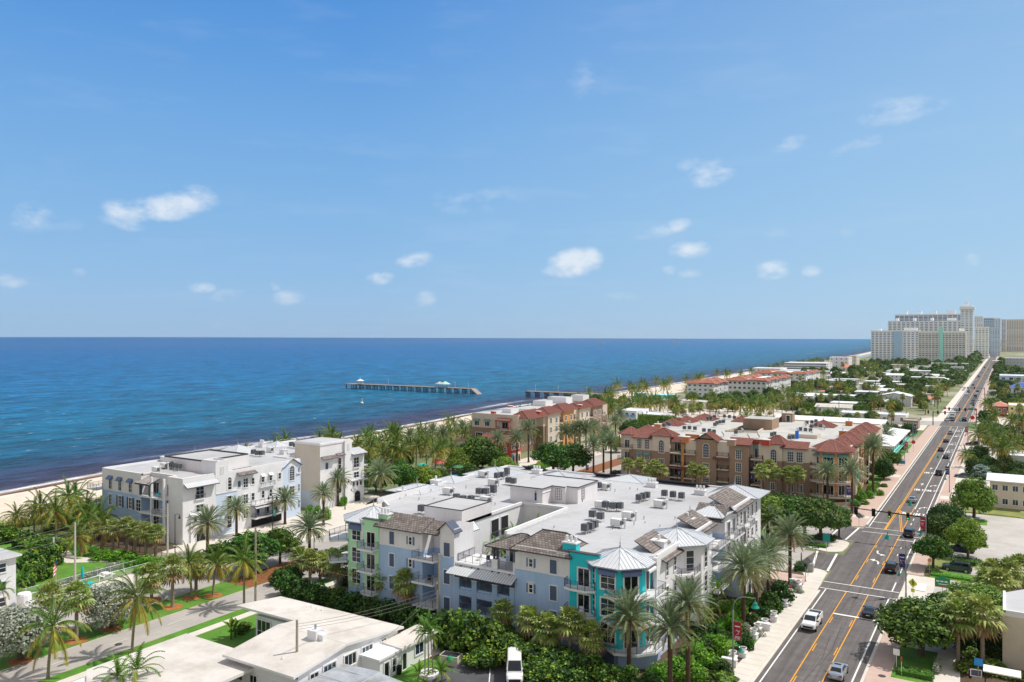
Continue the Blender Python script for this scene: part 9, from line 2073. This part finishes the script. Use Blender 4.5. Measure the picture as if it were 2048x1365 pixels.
# people: one continuous skinned body each
def person(x,y,z,rz,label,shirt,legs,hairc,pose='walk'):
 o = thing('person',label,'person',(x,y,z),rz); SK_ = M('skin_tone',(196,146,118),.6,0) if 'skin_tone' not in bpy.data.materials else bpy.data.materials['skin_tone']
 st = .28 if pose == 'walk' else .05
 J = [(0,0,.95,.13),(0,0,1.2,.14),(0,.01,1.42,.13),(0,.02,1.53,.06),(0,.04,1.66,.105),(-.19,0,1.4,.06),(-.25,-st * .7,1.14,.045),(-.26,-st * .5,.9,.035),(.19,0,1.4,.06),(.25,st * .6,1.14,.045),(.26,st,.92,.035),(-.1,0,.9,.09),(-.11,st * .7,.5,.06),(-.11,st,.08,.045),(-.11,st + .18,.04,.04),(.1,0,.9,.09),(.11,-st * .4,.5,.06),(.11,-st * 1.1,.1,.045),(.11,-st * 1.1 + .17,.04,.04)]
 E_ = [(0,1),(1,2),(2,3),(3,4),(2,5),(5,6),(6,7),(2,8),(8,9),(9,10),(0,11),(11,12),(12,13),(13,14),(0,15),(15,16),(16,17),(17,18)]
 me = bpy.data.meshes.new('body'); me.from_pydata([j[:3] for j in J],E_,[]); ob = bpy.data.objects.new('body',me); link(ob,o); md = ob.modifiers.new('skin','SKIN'); sv_ = me.skin_vertices[0].data if me.skin_vertices else None
 if sv_ is None:
  bm_ = __import__('bmesh').new(); bm_.from_mesh(me); bm_.verts.layers.skin.verify(); bm_.to_mesh(me); bm_.free(); sv_ = me.skin_vertices[0].data
 for i,j in enumerate(J): sv_[i].radius = (j[3],j[3])
 sv_[0].use_root = True; ob.modifiers.new('sub','SUBSURF').render_levels = 1; me.materials.append(SK_)
 mb = MB(); mb.lathe([(.15,.92),(.17,1.1),(.19,1.38),(.13,1.5)],shirt,10); local('shirt',mb,o)
 for k in (1,-1): mb = MB(); a = J[12] if k < 0 else J[16]; mb.tube((k * .1,0,.95),(a[0],a[1],a[2]),.12,.085,legs,8); local('trouser_leg',mb,o)
 mb = MB(); mb.lathe([(.118,1.66),(.12,1.74),(.07,1.8),(.01,1.81)],hairc,8,(0,.02,0)); local('hair',mb,o)
person(*P(1890,845,0),.05,pi / 2,'person in dark clothes walking across the side-street crossing',BLKM,SLATED,BLKM); person(-3.6,111.4,.08,R(140),'person in black with dark hair waiting at the bus stop',BLKM,BLKM,BLKM,'stand'); person(-24,452 - 12,.05,pi,'person in light clothes crossing in front of the waiting cars',CUW,SLATED,BLKM)
# boats
def boat(px,Yd,L_,label,tall):
 a = (px - CX) / F; d = Vector((a * CT - ST,a * ST + CT)) * Yd; o = thing('motor_yacht' if tall else 'motor_boat',label,'boat',(d.x,d.y,-.35),R(20)); mb = MB(); mb.prism([(-L_ / 2,-L_ * .11),(L_ * .25,-L_ * .12),(L_ / 2,0),(L_ * .25,L_ * .12),(-L_ / 2,L_ * .11)],-1,L_ * .1,CUW); local('hull',mb,o); mb = MB(); mb.box(-L_ * .35,L_ * .15,-L_ * .08,L_ * .08,L_ * .1,L_ * .19,CUW)
 if tall: mb.box(-L_ * .28,L_ * .04,-L_ * .06,L_ * .06,L_ * .19,L_ * .27,CUW); mb.tube((-L_ * .1,0,L_ * .27),(-L_ * .1,0,L_ * .42),.3,.2,CUW,5)
 local('cabin',mb,o); mb = MB(); mb.box(-L_ * .34,L_ * .155,-L_ * .083,L_ * .083,L_ * .125,L_ * .165,GLASSD); local('cabin_window',mb,o)
 mb = MB(); mb.prism([(-L_ / 2,-L_ * .06),(-L_ * 1.6,-L_ * .35),(-L_ * 2.2,0),(-L_ * 1.6,L_ * .35),(-L_ / 2,L_ * .06)],0.2,.55,SGN); 
 if not tall: local('wake',mb,o)
boat(1204,5200,42,'white motor yacht on the horizon, left of two',True); boat(1352,5200,42,'white motor yacht on the horizon, right of two',True); boat(1720,3000,22,'small white motor boat with a wake near the pale tower slab',False); boat(1647,2300,10,'small white boat far out above the dark blue hotel',False); boat(1626,2000,8,'tiny white boat left of the small white boat',False)
x,y = P(724,806,0); mb = MB(); mb.lathe([(.9,-.6),(1.0,0),(.5,.5),(.2,.8),(.2,2.6),(.02,2.8)],CUW,10,(x,y,0)); mb.obj('buoy',label='white buoy afloat between the pier and the white condominium',cat='buoy')
